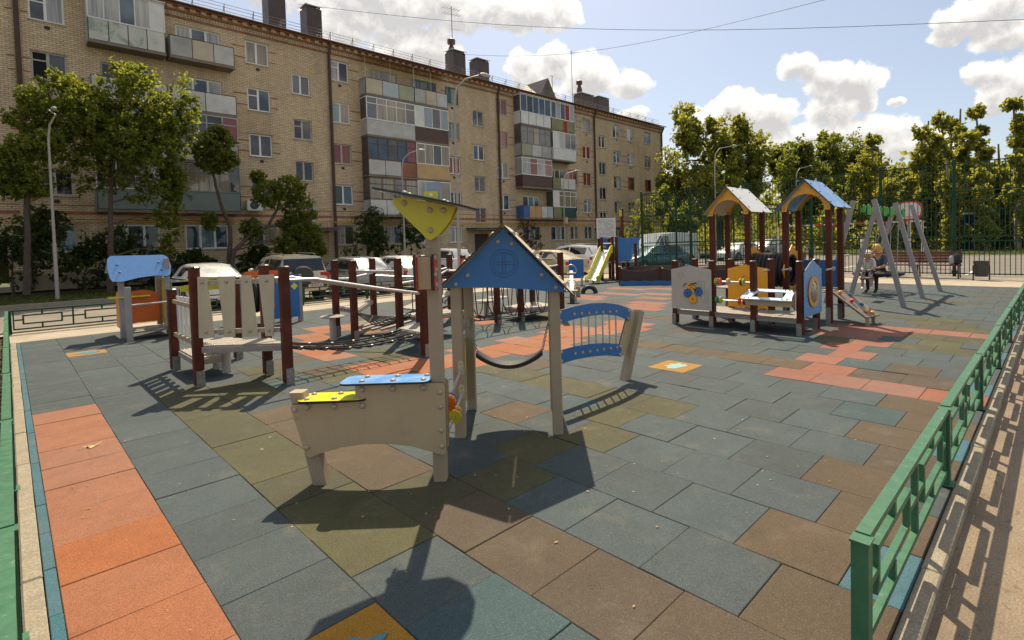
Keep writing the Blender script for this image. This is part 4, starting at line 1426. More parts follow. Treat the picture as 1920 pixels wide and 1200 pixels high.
# slide: steel chute between two yellow cheeks, running towards the camera's left
T0, T1 = Vector((16.40, 9.86, 0)), Vector((14.6, 9.27, 0))
dr = (T1-T0).normalized()
nr = Vector((dr.y, -dr.x, 0))
cheek = [(0, 1.12), (.2, 1.10), (1.4, .22), (1.6, .06), (1.92, .06), (1.92, .28), (1.62, .34), (1.5, .46), (.3, 1.36), (0, 1.44)]
for s in (-.22, .22):
    panel(sh, 'slide_cheek', cheek, T0+nr*s, dr, Z3, .022, brightyellow, edge=False)
mb = MB()
pf = [(0, 1.24), (.2, 1.2), (1.4, .32), (1.6, .18), (1.95, .155)]
vs = []
for a, z in pf:
    vs += [T0+dr*a+nr*-.205+Z3*z, T0+dr*a+nr*.205+Z3*z]
mb.add(vs, [(2*i, 2*i+1, 2*i+3, 2*i+2) for i in range(4)])
mb.build('slide_chute', M('polished_steel', (.62, .63, .64), .22, .85, .08), sh)
MB().post(T1.x-dr.x*.25, T1.y-dr.y*.25, -.03, .13, .06, .006).build('slide_leg', steel, sh)
rebase(sh, (SX, SY, 0))

sb = thing('sandbox', 'dark brown wavy-sided sandbox shaped like a ship hull with blue skirting', 'sandbox')
hullm = M('dark_brown_laminate', (.045, .024, .019), .5, 0, .15, 3)
A, B = Vector((14.75, 8.05, 0)), Vector((16.9, 4.4, 0))
Dv = (B-A).normalized()
LH = (B-A).length
n_ = 3
for i in range(n_):
    a, b = LH*i/n_, LH*(i+1)/n_
    top = [(b-(b-a)*k/8, .60-.10*math.sin(PI*k/8)+(.12 if i == n_-1 and k < 1 else 0)) for k in range(9)]
    panel(sb, 'hull_panel', [(a, .14), (b, .14)]+top, A, Dv, Z3, .03, hullm, edge=False)
    lowt = [(b-(b-a)*k/10, .15+.02*math.sin(k*2.1)) for k in range(11)]
    panel(sb, 'blue_skirting', [(a, 0), (b, 0)]+lowt, A+Vector((-.03, -.02, 0)), Dv, Z3, .02, bluepanel, edge=False)
for i in range(n_+1):
    p = A+Dv*(LH*i/n_)
    MB().post(p.x, p.y, -.03, .66, .09, .01, R(-60)).build('post', brownwood, sb)
back = Vector((2.2, 1.2, 0))
panel(sb, 'hull_panel', [(0, .1), (LH, .1), (LH, .55), (0, .55)], A+back, Dv, Z3, .03, hullm, edge=False)
for p in (A, B):
    panel(sb, 'hull_panel', [(0, .1), (back.length, .1), (back.length, .55), (0, .58)], p, back.normalized(), Z3, .03, hullm, edge=False)
mb = MB()
mb.add([A+Z3*.2, B+Z3*.2, B+back+Z3*.2, A+back+Z3*.2], [(0, 1, 2, 3)])
mb.build('sand', ground_mat('sand', ((.40, .32, .20), (.50, .40, .26), (.56, .46, .31)), 3, 60, .5), sb)
for k in range(2):
    MB().beam(A+Dv*(LH*(.35+.3*k))+Z3*.62, A+Dv*(LH*(.35+.3*k))+back*.3+Z3*.50, .05, .03).build('seat_bar', steel, sb)
panel(sb, 'yellow_handle', rrect(0, .45, .07, .72, .03), B-Dv*.05, U, Z3, .02, brightyellow)
rebase(sb, (A+B)*.5)

# seesaw on a central stand with yellow beam, handles and tyre buffers
se = thing('seesaw', 'yellow and grey seesaw with looped handles and half-tyre buffers', 'seesaw')
a, b = Vector((9.7, 5.9, .22)), Vector((13.2, 9.0, .55))
d = (b-a).normalized()
MB().beam(a, b, .11, .09).build('beam', steel, se)
panel(se, 'yellow_side', [(.5, -.08), (1.6, -.08), (1.6, .10)]+[(1.6-.11*k, .10+(.04 if k % 2 else 0)) for k in range(1, 10)]+[(.5, .10)], a+Vector((.06, -.06, 0)), d, Z3, .016, yellowpanel)
for q in (.08, .84):
    p = a.lerp(b, q)
    MB().tube([p+Vector((d.y, -d.x, 0))*.17*math.cos(R(t))+Z3*(.14+.20*math.sin(R(t))) for t in range(-20, 201, 20)], .014, 6).build('loop_handle', steel, se, smooth=True)
    MB().box(p-d*.22+Z3*.08, (.3, .3, .03), Matrix.Rotation(math.atan2(d.y, d.x), 3, 'Z')).build('seat', beige, se)
for q, mm in ((.02, blackrub), (.98, blackrub)):
    p = a.lerp(b, q)
    tp = [Vector((p.x, p.y, 0))+d*.22*math.cos(R(t))+Z3*(.22*math.sin(R(t))) for t in range(0, 181, 15)]
    MB().tube(tp, .06, 8).build('tyre_buffer', mm, se, smooth=True)
p = a.lerp(b, .5)
MB().post(p.x, p.y, -.03, .36, .12, .01, R(45)).build('stand', beige, se)
p2 = p+Vector((.55, -.55, 0))
rebase(se, (p.x, p.y, 0))
sbk = thing('seesaw_stop', 'short grey stump with a dark half-tyre buffer beside the seesaw', 'play structure')
q1 = G(1084, 556)
MB().post(q1.x, q1.y, -.03, .30, .12, .01, R(45)).build('stump', beige, sbk)
q2 = G(1105, 550)
MB().tube([Vector((q2.x, q2.y, 0))+U*(.20*math.cos(R(t)))+Z3*(.20*math.sin(R(t))) for t in range(0, 181, 15)], .07, 8).build('tyre_buffer', blackrub, sbk, smooth=True)
MB().box(q1+Z3*.20-U*.30, (.5, .12, .05), Matrix.Rotation(R(-44), 3, 'Z')).build('seat_board', deckm, sbk)
rebase(sbk, (q1.x, q1.y, 0))
bp = G(1088, 515)
bl = thing('blue_board', 'blue panel on a low stand between the slide and the parked gold sedan', 'board')
panel(bl, 'board', rrect(-.28, .25, .28, .95, .05), Vector((14.1, 9.55, 0)), U, Z3, .02, bluepanel)
for s in (-.2, .2):
    p = Vector((14.1, 9.55, 0))+U*s
    MB().post(p.x, p.y, -.03, .3, .06, .006).build('leg', steel, bl)
rebase(bl, (14.1, 9.55, 0))
# notice board near the ship
nb = thing('notice_board', 'white notice board with grey lines of print on two thin posts', 'notice board')
p = PY(1138, 500, 10.95)
for s in (-.30, .30):
    MB().cyl((p.x+s*.72, 10.95-s*.69, 0), (p.x+s*.72, 10.95-s*.69, 2.5), .025, 8).build('post', steel, nb)
panel(nb, 'board', [(-.42, 1.35), (.42, 1.35), (.42, 2.6), (-.42, 2.6)], Vector((p.x, 10.95, 0))-Vv*.03, U, Z3, .03, whitepanel, edge=False)
mb = MB()
for k in range(24):
    z = 2.5-.048*k
    a = -.34
    while a < .3:
        L = rnd.uniform(.05, .2)
        if rnd.random() < .8:
            mb.prism([(a, z), (min(.34, a+L), z), (min(.34, a+L), z+.018), (a, z+.018)], Vector((p.x, 10.95, 0))-Vv*.0475, U, Z3, .002)
        a += L+.03
mb.build('print', M('grey_print', (.30, .28, .27), .6), nb)
rebase(nb, (p.x, 10.95, 0))

# ================================================================ bench, bin, sports cage
bench = thing('park_bench', 'long reddish-brown slatted bench with black frames in front of the sports cage', 'bench')
bx0, bx1, by0, by1 = 21.75, 22.25, -.85, 1.55
benchwood = M('red_brown_bench', (.13, .035, .022), .45, 0, .2, 5)
for k in range(4):
    MB().b2((bx0+.125*k, by0, .43), (bx0+.115+.125*k, by1, .46)).build('seat_slat', benchwood, bench)
for k in range(4):
    MB().beam((bx1+.05+.02*k, by0, .56+.10*k), (bx1+.05+.02*k, by1, .56+.10*k), .025, .09).build('back_slat', benchwood, bench)
for y in (by0+.06, (by0+by1)/2, by1-.06):
    MB().tube([(bx0+.04, y, 0), (bx0+.02, y, .42), (bx1, y, .42), (bx1+.14, y, .93)], .022, 6).build('side_frame', capm, bench)
    MB().tube([(bx1-.02, y, .42), (bx1+.05, y, 0)], .022, 6).build('leg', capm, bench)
for y in (by0, by1):
    MB().tube([(bx0+.02, y, .43), (bx0+.0, y, .66), (bx1+.09, y, .70)], .018, 6).build('armrest', capm, bench)
rebase(bench, (22., .35, 0))
dup(bench, (21.9, 5.4, 0), 0, 'long reddish-brown slatted bench behind the gear panel, loaded with bags')
for k_, (y_, m_) in enumerate(((5.9, M('dark_maroon_cloth', (.05, .015, .02), .8)), (5.2, M('faded_red_cloth', (.30, .08, .06), .8)), (4.7, M('yellow_white_cloth', (.50, .42, .22), .8)))):
    b_ = thing('bag', ('dark maroon bag lying on the loaded bench', 'faded red bag lying on the loaded bench', 'pale yellow bag lying on the loaded bench')[k_], 'bag', (22.0, y_, .46))
    MB().ball((0, 0, .13), .22, 12, 8, (.8, 1.2, .65)).build('bag_body', m_, b_, smooth=True)
    MB().tube([(0, -.14, .22), (0, -.06, .34), (0, .06, .34), (0, .14, .22)], .014, 6).build('bag_handle', m_, b_, smooth=True)
bg_ = thing('backpack', 'dark and grey bag slumped on the end of the bench', 'bag')
MB().ball((22.0, -.72, .66), .2, 12, 8, (.8, .75, 1.0)).build('bag_body', M('dark_bag_cloth', (.03, .03, .035), .8), bg_, smooth=True)
MB().ball((21.9, -.60, .62), .13, 10, 7, (.6, .7, 1.3)).build('bag_pocket', M('grey_bag_cloth', (.30, .32, .32), .8), bg_, smooth=True)
rebase(bg_, (22, -.7, .46))
bi = thing('litter_bin', 'dark grey litter bin hung in a black stand beside the bench', 'litter bin')
bc = Vector((21.45, -1.42, 0))
mb = MB()
mb.lathe(bc, [(0, .12), (.17, .12), (.21, .60), (.215, .62), (.19, .62), (.16, .15), (0, .15)], 20)
mb.build('bucket', M('dark_grey_bin', (.035, .035, .036), .5), bi, smooth=True)
for s in (-1, 1):
    p = bc+Vector((.7, -.7, 0))*(.27*s)
    MB().tube([(p.x, p.y, 0), (p.x, p.y, .48), (bc.x+.19*.7*s, bc.y-.19*.7*s, .5)], .02, 6).build('stand_leg', capm, bi)
rebase(bi, bc)

cage = thing('sports_cage_fence', 'tall dark green bar fence around the sports court with round posts and double rails', 'fence')
CX = 23.0
CH = 4.0
ys = [12.6, 9.75, 7.0, 4.2, 1.7, -.55, -3.2, -6.2]
barm = MB().cyl((0, 0, 0), (0, 0, 1), .013, 5).mesh('fence_bar', darkgreen)
for y in ys:
    pp = MB().cyl((CX, y, -.05), (CX, y, CH+.10), .055, 10).build('fence_post', darkgreen, cage, smooth=True)
    MB().lathe((CX, y, CH+.08), [(.06, 0), (.06, .03), (.05, .06), (.0, .08)], 10).build('post_cap', darkgreen, pp)
    for z in (.15, 1.32, 2.9):
        MB().cyl((CX, y, z-.06), (CX, y, z+.06), .085, 10).build('post_collar', darkgreen, pp)
for a, b in zip(ys[:-1], ys[1:]):
    for z in (.10, 1.25, 1.42, 2.82, 3.0, CH):
        MB().beam((CX, a, z), (CX, b, z), .028, .038).build('fence_rail', darkgreen, cage)
ya, yb = ys[0], ys[-1]
nb_ = int((ya-yb)/.135)
cnt = 0
rest = MB()
for lvl, z0, z1 in ((0, .06, 1.24), (1, 1.43, 2.81), (2, 3.01, CH-.01)):
    for i in range(nb_):
        y = ya-.07-.135*i
        if lvl != 0 and (y > 6.0 or y < -5):
            rest.cyl((CX, y, z0), (CX, y, z1), .012, 4)
            continue
        if cnt < 290:
            inst('fence_bar', barm, cage, (CX, y, z0), None, (1, 1, z1-z0))
            cnt += 1
        else:
            rest.cyl((CX, y, z0), (CX, y, z1), .012, 4)
rest.build('fence_bar', darkgreen, cage, kind='stuff')
rebase(cage, (CX, 3, 0))
# back line of the cage, far across the court
cg2 = thing('sports_cage_back_fence', 'far dark green bar fence closing the court before the trees', 'fence')
for y in range(-30, 13, 4):
    MB().cyl((44.4, y, -.05), (44.4, y, 3.0), .05, 8).build('fence_post', darkgreen, cg2)
for z in (.1, 1.2, 3.0):
    MB().beam((44.4, -30, z), (44.4, 12.6, z), .03, .05).build('fence_rail', darkgreen, cg2)
rest = MB()
for i in range(250):
    y = -30+42.5*i/250
    rest.cyl((44.4, y, .1), (44.4, y, 3.0), .009, 4)
rest.build('fence_bar', darkgreen, cg2, kind='stuff')
for x in (26.5, 30, 34, 38, 42):
    MB().cyl((x, 12.6, -.05), (x, 12.6, CH), .05, 8).build('fence_post', darkgreen, cg2)
for z in (.1, 1.25, 1.42, 2.9, CH):
    MB().beam((CX+.1, 12.6, z), (44.4, 12.6, z), .03, .04).build('fence_rail', darkgreen, cg2)
rest = MB()
for i in range(130):
    x = CX+.15+21.2*i/130
    rest.cyl((x, 12.6, .1), (x, 12.6, CH), .009, 4)
rest.build('fence_bar', darkgreen, cg2, kind='stuff')
rebase(cg2, (44.4, -8, 0))
# court markings, hoop, ball goal
for k, (x0, y0, x1, y1) in enumerate(((24.2, -29, 24.3, 11.5), (43, -29, 43.1, 11.5), (24.3, 11.4, 43, 11.5), (24.3, -.8, 29.5, -.7), (24.3, 4.2, 29.5, 4.3), (29.5, -.8, 29.6, 4.3))):
    sheet('court_line', x0, y0, x1, y1, -.024+.0002*k, linem)
hp_ = thing('basketball_hoop', 'white basketball backboard with a red rim on a grey post behind the swing', 'hoop')
q = PX(1704, 395, 29.)
pb = rrect(q.y-.54, q.z-.44, q.y+.54, q.z+.44, .38, 5)
MB().prism([(-a, b) for a, b in pb], (29.0, 0, 0), YN, Z3, .05).build('backboard_rim', redp, hp_)
pb = rrect(q.y-.47, q.z-.37, q.y+.47, q.z+.37, .33, 5)
MB().prism([(-a, b) for a, b in pb], (28.97, 0, 0), YN, Z3, .03).build('backboard', whitepanel, hp_)
MB().tube([(29.1, q.y, 0), (29.1, q.y, q.z-.2), (29.03, q.y, q.z)], .07, 8).build('post', steel, hp_)
MB().lathe((28.7, q.y, q.z-.3), [(.22, 0), (.235, 0), (.235, .015), (.22, .015), (.22, 0)], 18).build('hoop_ring', redp, hp_)
rebase(hp_, (29.1, q.y, 0))
gt = thing('goal_frame', 'white and red striped goal frame standing in the sports court', 'goal')
gy0, gy1 = 2.0, 9.5
for y in (gy0, gy1):
    MB().beam((33.6, y, 0), (33.6, y, 2.2), .09, .09, (1, 0, 0)).build('goal_post', whitepanel, gt)
nn = 14
for i in range(nn):
    MB().beam((33.6, gy0+(gy1-gy0)*i/nn, 2.2), (33.6, gy0+(gy1-gy0)*(i+1)/nn, 2.2), .09, .09).build('crossbar_stripe', redp if i % 2 else whitepanel, gt)
rebase(gt, (33.6, 5.7, 0))
ct = thing('container', 'dark blue metal container among the trees beyond the court', 'container')
q = PX(1812, 470, 58)
mb = MB()
mb.box((58, q.y, 1.5), (2.4, 2.3, 3.0))
for k in range(12):
    mb.box((56.78, q.y-1.1+.2*k, 1.5), (.05, .1, 2.6))
mb.build('shell', M('dark_blue_metal', (.008, .02, .06), .6, spec=.2), ct)
MB().box((58, q.y, 3.06), (2.6, 2.5, .12)).build('roof', M('pale_roof', (.45, .47, .48), .5), ct)
rebase(ct, (58, q.y, 0))

# ================================================================ five-storey brick block
FY = 31.0
BX0, BX1, BH = -16.0, 55.1, 15.0


def brickmat(name, c1, c2, mortar, bw=.262, rh=.098):
    m = bpy.data.materials.new(name)
    m.use_nodes = True
    nt = NT(m.node_tree)
    b = m.node_tree.nodes['Principled BSDF']
    pos = nt.n('ShaderNodeNewGeometry').outputs['Position']
    sp_ = nt.n('ShaderNodeSeparateXYZ')
    nt.l(pos, sp_.inputs[0])
    cb = nt.n('ShaderNodeCombineXYZ')
    nt.l(nt.math('ADD', sp_.outputs[0], sp_.outputs[1]), cb.inputs[0])
    nt.l(sp_.outputs[2], cb.inputs[1])
    br = nt.n('ShaderNodeTexBrick')
    nt.l(cb.outputs[0], br.inputs['Vector'])
    br.inputs['Scale'].default_value = 1.
    br.inputs['Brick Width'].default_value = bw
    br.inputs['Row Height'].default_value = rh
    br.inputs['Mortar Size'].default_value = .012
    br.inputs['Mortar Smooth'].default_value = .2
    br.inputs['Bias'].default_value = 0.
    br.inputs['Color1'].default_value = (*c1, 1)
    br.inputs['Color2'].default_value = (*c2, 1)
    br.inputs['Mortar'].default_value = (*mortar, 1)
    stain = nt.noise(pos, .35, 6, .65, .3)
    mp = nt.n('ShaderNodeMapping')
    mp.inputs['Scale'].default_value = (1.4, 1.4, .25)
    nt.l(pos, mp.inputs[0])
    streak = nt.noise(mp.outputs[0], 1., 6, .62)
    pat = nt.noise(pos, 5, 5, .7)
    v = nt.math('ADD', .70, nt.math('MULTIPLY', stain, .44))
    v = nt.math('ADD', v, nt.math('MULTIPLY', nt.math('SUBTRACT', streak, .5), .6))
    v = nt.math('ADD', v, nt.math('MULTIPLY', nt.math('SUBTRACT', pat, .5), .38))
    hs = nt.n('ShaderNodeHueSaturation')
    nt.l(br.outputs[0], hs.inputs['Color'])
    nt.l(v, hs.inputs['Value'])
    nt.l(hs.outputs[0], b.inputs['Base Color'])
    b.inputs['Roughness'].default_value = .9
    b.inputs['Specular IOR Level'].default_value = .2
    bn = nt.n('ShaderNodeBump')
    bn.inputs['Strength'].default_value = .6
    bn.inputs['Distance'].default_value = .012
    bn.invert = True
    nt.l(nt.math('ADD', br.outputs['Fac'], nt.math('MULTIPLY', pat, .5)), bn.inputs['Height'])
    nt.l(bn.outputs[0], b.inputs['Normal'])
    return m


brick = brickmat('tan_silicate_brick', (.72, .56, .365), (.59, .45, .285), (.31, .22, .135))
redbrick = brickmat('red_brick', (.42, .155, .085), (.34, .12, .07), (.28, .17, .10))
framew = M('white_window_frame', (.74, .72, .67), .45, 0, .1, 3)
frameo = M('old_painted_frame', (.42, .39, .32), .6, 0, .2, 4)
frameg = M('green_window_frame', (.03, .16, .09), .5)
frameb = M('brown_window_frame', (.12, .06, .035), .6, 0, .25, 5)
sillm = M('tin_sill', (.50, .49, .46), .4, .3, .15, 3)
GL = [glass('dark_room_glass', (.035, .032, .03)), glass('sky_blue_glass', (.05, .09, .13)), glass('beige_curtain_glass', (.2, .2, .2), .1, (.34, .28, .19)),
      glass('white_curtain_glass', (.2, .2, .2), .1, (.44, .43, .40)), glass('red_curtain_glass', (.2, .1, .1), .1, (.30, .05, .035)), glass('grey_room_glass', (.11, .10, .09)),
      glass('bluish_curtain_glass', (.2, .2, .2), .08, (.20, .30, .34))]
bld = thing('apartment_block', 'five-storey tan brick apartment block with mismatched balconies and brown roof vents', 'building', (20, FY, 0))
BO = Vector((20, FY, 0))


def bb(mb, name, mat, parent=None, **k):
    """build a part given in world coordinates under the block"""
    o = mb.build(name, mat, parent or bld, **k)
    if parent is None:
        o.location = -BO
    return o


ZC = [2.45, 5.15, 7.87, 10.58, 13.32]
rooms = [-12.9, -3.8, 1.2, 10.35, 15.36, 24.42, 29.6, 38.75, 40.9, 46.0, 48.55, 51.95]
stairs = [-1.3, 12.84, 27.0, 43.42]
ZS = [4.0, 6.55, 9.15, 11.95]
balc = [(2.6, 5.65), (5.85, 8.85), (16.75, 20.45), (20.50, 23.35), (31.0, 34.75), (34.85, 38.0)]
wins = []                                                     # x0, x1, z0, z1, kind
for x in rooms:
    for s, z in enumerate(ZC):
        wins.append((x-.63, x+.63, z-.66, z+.66, 'room', s))
for x in stairs:
    for s, z in enumerate(ZS):
        wins.append((x-.56, x+.56, z-.62, z+.62, 'stair', s))
for x0, x1 in balc+[(-11.4, -8.4), (-8.2, -5.2)]:
    for s, z in enumerate(ZC):
        c = (x0+x1)/2
        wins.append((c-1.05, c+1.05, z-.68, z+.66, 'wide', s))
doors = [(x-.75, x+.75, .25, 2.45) for x in stairs]
opens = [(a, b, c, d) for a, b, c, d, *_ in wins]+doors
xs = sorted({BX0, BX1, *[v for o in opens for v in o[:2]]})
zs = sorted({0., .75, BH, *[v for o in opens for v in o[2:4]]})
mb = MB()
plinth = MB()
for i in range(len(xs)-1):
    for j in range(len(zs)-1):
        cx, cz = (xs[i]+xs[i+1])/2, (zs[j]+zs[j+1])/2
        if any(a < cx < b and c < cz < d for a, b, c, d in opens):
            continue
        (plinth if cz < .75 else mb).add([(xs[i], FY, zs[j]), (xs[i+1], FY, zs[j]), (xs[i+1], FY, zs[j+1]), (xs[i], FY, zs[j+1])], [(0, 1, 2, 3)])
for a, b, c, d in opens:
    y = FY+.16
    mb.add([(a, FY, c), (a, FY, d), (a, y, d), (a, y, c)], [(0, 3, 2, 1)])
    mb.add([(b, FY, c), (b, FY, d), (b, y, d), (b, y, c)], [(0, 1, 2, 3)])
    mb.add([(a, FY, d), (b, FY, d), (b, y, d), (a, y, d)], [(0, 1, 2, 3)])
    mb.add([(a, FY, c), (b, FY, c), (b, y, c), (a, y, c)], [(0, 3, 2, 1)])
YBk = FY+12
mb.add([(BX1, FY, 0), (BX1, YBk, 0), (BX1, YBk, BH), (BX1, FY, BH)], [(0, 1, 2, 3)])
mb.add([(BX0, FY, 0), (BX0, YBk, 0), (BX0, YBk, BH), (BX0, FY, BH)], [(0, 3, 2, 1)])
mb.add([(BX0, YBk, 0), (BX1, YBk, 0), (BX1, YBk, BH), (BX0, YBk, BH)], [(0, 3, 2, 1)])
bb(mb, 'brick_wall', brick)
bb(plinth, 'plinth', M('cement_plinth', (.27, .22, .165), .9, 0, .2, 1.5, .3, 30))

BL = random.Random(3)
for a, b, c, d, kind, s in wins:
    if b < -6:
        continue
    w_, h_ = b-a, d-c
    y = FY+.10
    xc = (a+b)/2
    inbal = kind == 'wide' and s > 0
    fm = BL.choice([framew, framew, framew, frameo])
    if kind == 'stair':
        fm = BL.choice([frameo, framew, frameo])
    mats = [0, 1, 1, 5, 0, 2, 1, 6, 5, 3]
    g1, g2 = GL[BL.choice(mats)], GL[BL.choice(mats)]
    if kind == 'room' and BL.random() < (.5 if s == 2 else .08):
        g1 = g2 = GL[4]
    if kind == 'stair':
        g1, g2 = GL[BL.choice([0, 1, 5])], GL[BL.choice([0, 5, 1])]
    if abs(xc-22) < 1 and s == 4:
        fm = frameg
    if abs(xc-24.42) < .1 and s == 4:
        fm = frameg
    if abs(xc-48.55) < .1 and s == 2 or abs(xc-51.95) < .1 and s == 2:
        fm, g1, g2 = M('red_brown_frame', (.22, .04, .03), .5), GL[4], GL[0]
    if abs(xc-1.2) < .1 and s == 3:
        fm, g1, g2 = frameo, M('open_dark_room', (.006, .006, .006), .9), GL[5]
    t = .075
    f = MB()
    f.b2((a, y-.03, c), (a+t, y+.03, d)).b2((b-t, y-.03, c), (b, y+.03, d)).b2((a+t, y-.028, c), (b-t, y+.028, c+t)).b2((a+t, y-.028, d-t), (b-t, y+.028, d))
    cuts = [a+w_*.47] if kind != 'wide' else [a+w_*.34, a+w_*.68]
    for q in cuts:
        f.b2((q-.055, y-.026, c+t), (q+.055, y+.026, d-t))
    small = BL.random() < .3 and kind != 'wide'
    if small:
        f.b2((a+t, y-.024, d-.46), (cuts[0]-.045, y+.024, d-.40))
    wo_ = bb(f, 'window', fm)
    e = [a+t]+cuts+[b-t]
    for k in range(len(e)-1):
        p = MB()
        p.b2((e[k]+(.045 if k else 0), y-.006, c+t), (e[k+1]-(.045 if k < len(e)-2 else 0), y+.006, d-t))
        bb(p, 'pane', (g1 if k % 2 == 0 else g2), wo_)
    p = MB()
    p.b2((a-.06, FY-.075, c-.035), (b+.06, FY+.08, c-.012))
    bb(p, 'sill', sillm, wo_)
    if kind != 'wide' and BL.random() < .55:
        p = MB()
        p.b2((a-.14, FY-.045, d+.03), (b+.14, FY-.003, d+.075))
        bb(p, 'lintel', M('pale_lintel', (.42, .36, .27), .8), wo_)
    if s == 0 and xc > 28 and kind != 'stair':
        gr = MB()
        for q in range(5):
            xx = a+.1+(w_-.2)*q/4
            gr.tube([(xx+.10*math.sin(k*1.57+q*3.14), FY-.04, c+h_*k/8) for k in range(9)], .010, 4)
        gr.b2((a, FY-.045, c), (b, FY-.03, c+.02)).b2((a, FY-.045, d-.02), (b, FY-.03, d))
        bb(gr, 'window_grille', frameo, wo_)
    if kind == 'room' and BL.random() < .7 and s > 0:
        p = MB()
        p.b2((xc-.10, FY-.02, c-.36), (xc+.10, FY-.003, c-.20))
        bb(p, 'air_vent', M('dark_vent', (.05, .035, .025), .8))
# entrances
for n, x in enumerate(stairs[1:]):
    d_ = MB()
    d_.b2((x-.70, FY+.06, .25), (x+.70, FY+.10, 2.43))
    do = bb(d_, 'entrance_door', M('dark_brown_door', (.045, .028, .02), .5))
    h_ = MB()
    h_.cyl((x+.12, FY+.03, 1.2), (x+.12, FY+.03, 1.45), .018, 6)
    bb(h_, 'door_handle', steel, do)
    c_ = MB()
    c_.b2((x-1.5, FY-1.25, 2.72), (x+1.5, FY-.003, 2.88))
    c_.b2((x-1.6, FY-1.35, 2.88), (x+1.6, FY-.004, 2.93))
    bb(c_, 'entrance_canopy', M('grey_canopy_slab', (.16, .13, .11), .8, 0, .25, 2))
    st = MB()
    st.b2((x-1.3, FY-1.2, -.03), (x+1.3, FY-.003, .14))
    st.b2((x-1.1, FY-.8, .14), (x+1.1, FY-.003, .27))
    bb(st, 'entrance_step', concrete)
# red brick bands
mb = MB()
for z, h in ((3.58, .17), (4.0, .06), (3.32, .05)):
    for a, b in ((BX0, -.1), (.4, 14.5), (14.8, 28.95), (29.25, 41.95), (42.2, BX1-.05)):
        mb = MB()
        mb.b2((a, FY-.006, z), (b, FY-.001, z+h))
        bb(mb, 'red_brick_band', redbrick)
for a, b in ((-.2, .05), (.3, .55), (9.0, 9.70), (16.0, 16.70), (23.45, 23.78), (30.25, 30.95), (39.4, 40.25), (41.55, 41.95), (46.65, 47.9), (11.0, 11.4)):
    for z in ZC[1:]:
        for dz in (.20, -.42):
            mb = MB()
            mb.b2((a, FY-.006, z+dz), (b, FY-.001, z+dz+.07))
            bb(mb, 'red_brick_band', redbrick)
# cornice
mb = MB()
mb.b2((BX0, FY-.05, 14.30), (BX1+.05, FY-.002, 14.38)).b2((BX0, FY-.10, 14.66), (BX1+.1, FY-.002, 14.74)).b2((BX0, FY-.26, 14.92), (BX1+.2, FY-.002, 15.02))
bb(mb, 'cornice', redbrick)
mb = MB()
x = BX0+.1
while x < BX1:
    mb.b2((x, FY-.07, 14.40), (x+.075, FY-.003, 14.60))
    x += .15
bb(mb, 'small_dentil_course', brick, kind='stuff')
mb = MB()
x = BX0+.1
while x < BX1:
    mb.b2((x, FY-.19, 14.745), (x+.26, FY-.003, 14.915))
    x += .52
bb(mb, 'dentil_course', brick, kind='stuff')
# roof: standing-seam sheets
roofm = M('zinc_roof_sheet', (.50, .48, .45), .30, .75, .12, .8)
mb = MB()
RY, RZ = FY+5.8, 17.0
mb.add([(BX0, FY-.42, 15.03), (BX1+.3, FY-.42, 15.03), (BX1+.3, RY, RZ), (BX0, RY, RZ)], [(0, 1, 2, 3)])
mb.add([(BX0, RY, RZ), (BX1+.3, RY, RZ), (BX1+.3, YBk+.4, 15.03), (BX0, YBk+.4, 15.03)], [(0, 1, 2, 3)])
mb.add([(BX1, FY, 15.), (BX1, YBk, 15.), (BX1, RY, RZ)], [(0, 1, 2)])
roof = bb(mb, 'roof', roofm)
mb = MB()
x = BX0
while x < BX1+.2:
    mb.beam((x, FY-.42, 15.05), (x, RY, RZ+.02), .025, .03)
    x += .62
bb(mb, 'roof_seam', roofm, roof, kind='stuff')
mb = MB()
mb.tube([(BX0, FY-.47, 15.02), (BX1+.3, FY-.47, 15.02)], .05, 6)
bb(mb, 'gutter', M('brown_gutter', (.075, .045, .035), .5), roof)
sg = MB()
x = BX0
k = 0
rm = lambda y: 15.03+(RZ-15.03)*(y-FY+.42)/(RY-FY+.42)
while x < BX1:
    y = FY+.35
    sg.beam((x, y, rm(y)), (x, y-.05, rm(y)+.62), .03, .03, (1, 0, 0))
    sg.beam((x, y+.35, rm(y+.35)), (x, y, rm(y)+.55), .025, .025, (1, 0, 0))
    x += 1.55
for dz in (.22, .42, .60):
    sg.beam((BX0, FY+.32, rm(FY+.35)+dz), (BX1, FY+.32, rm(FY+.35)+dz), .022, .022)
bb(sg, 'snow_guard', M('grey_guard_rail', (.22, .18, .16), .5, .4), roof)
# chimneys, vents, dormer, aerials
chm = M('brown_metal_cladding', (.085, .058, .048), .45, .25, .2, 1.5)
for px, pt, wpx, y in ((512, -12, 44, 33.0), (582, 16, 38, 33.0), (853, 98, 32, 33.4), (898, 114, 30, 33.6), (1094, 178, 32, 33.6), (1125, 184, 26, 33.8)):
    p = PY(px, pt, y)
    dx = abs(PY(px+wpx/2, pt, y).x-PY(px-wpx/2, pt, y).x)/2*.72
    mb = MB()
    mb.b2((p.x-dx, y-.55, rm(y)-.5), (p.x+dx, y+.55, p.z-.12))
    for q in range(7):
        xx = p.x-dx+2*dx*q/6
        mb.b2((xx-.012, y-.565, rm(y-.6)), (xx+.012, y-.548, p.z-.12))
    co = bb(mb, 'chimney', chm, roof)
    mb = MB()
    mb.b2((p.x-dx-.1, y-.65, p.z-.06), (p.x+dx+.1, y+.65, p.z))
    for sx in (-1, 1):
        mb.b2((p.x+sx*(dx-.06)-.03, y-.5, p.z-.13), (p.x+sx*(dx-.06)+.03, y-.45, p.z-.05))
    bb(mb, 'chimney_cap', roofm, roof)
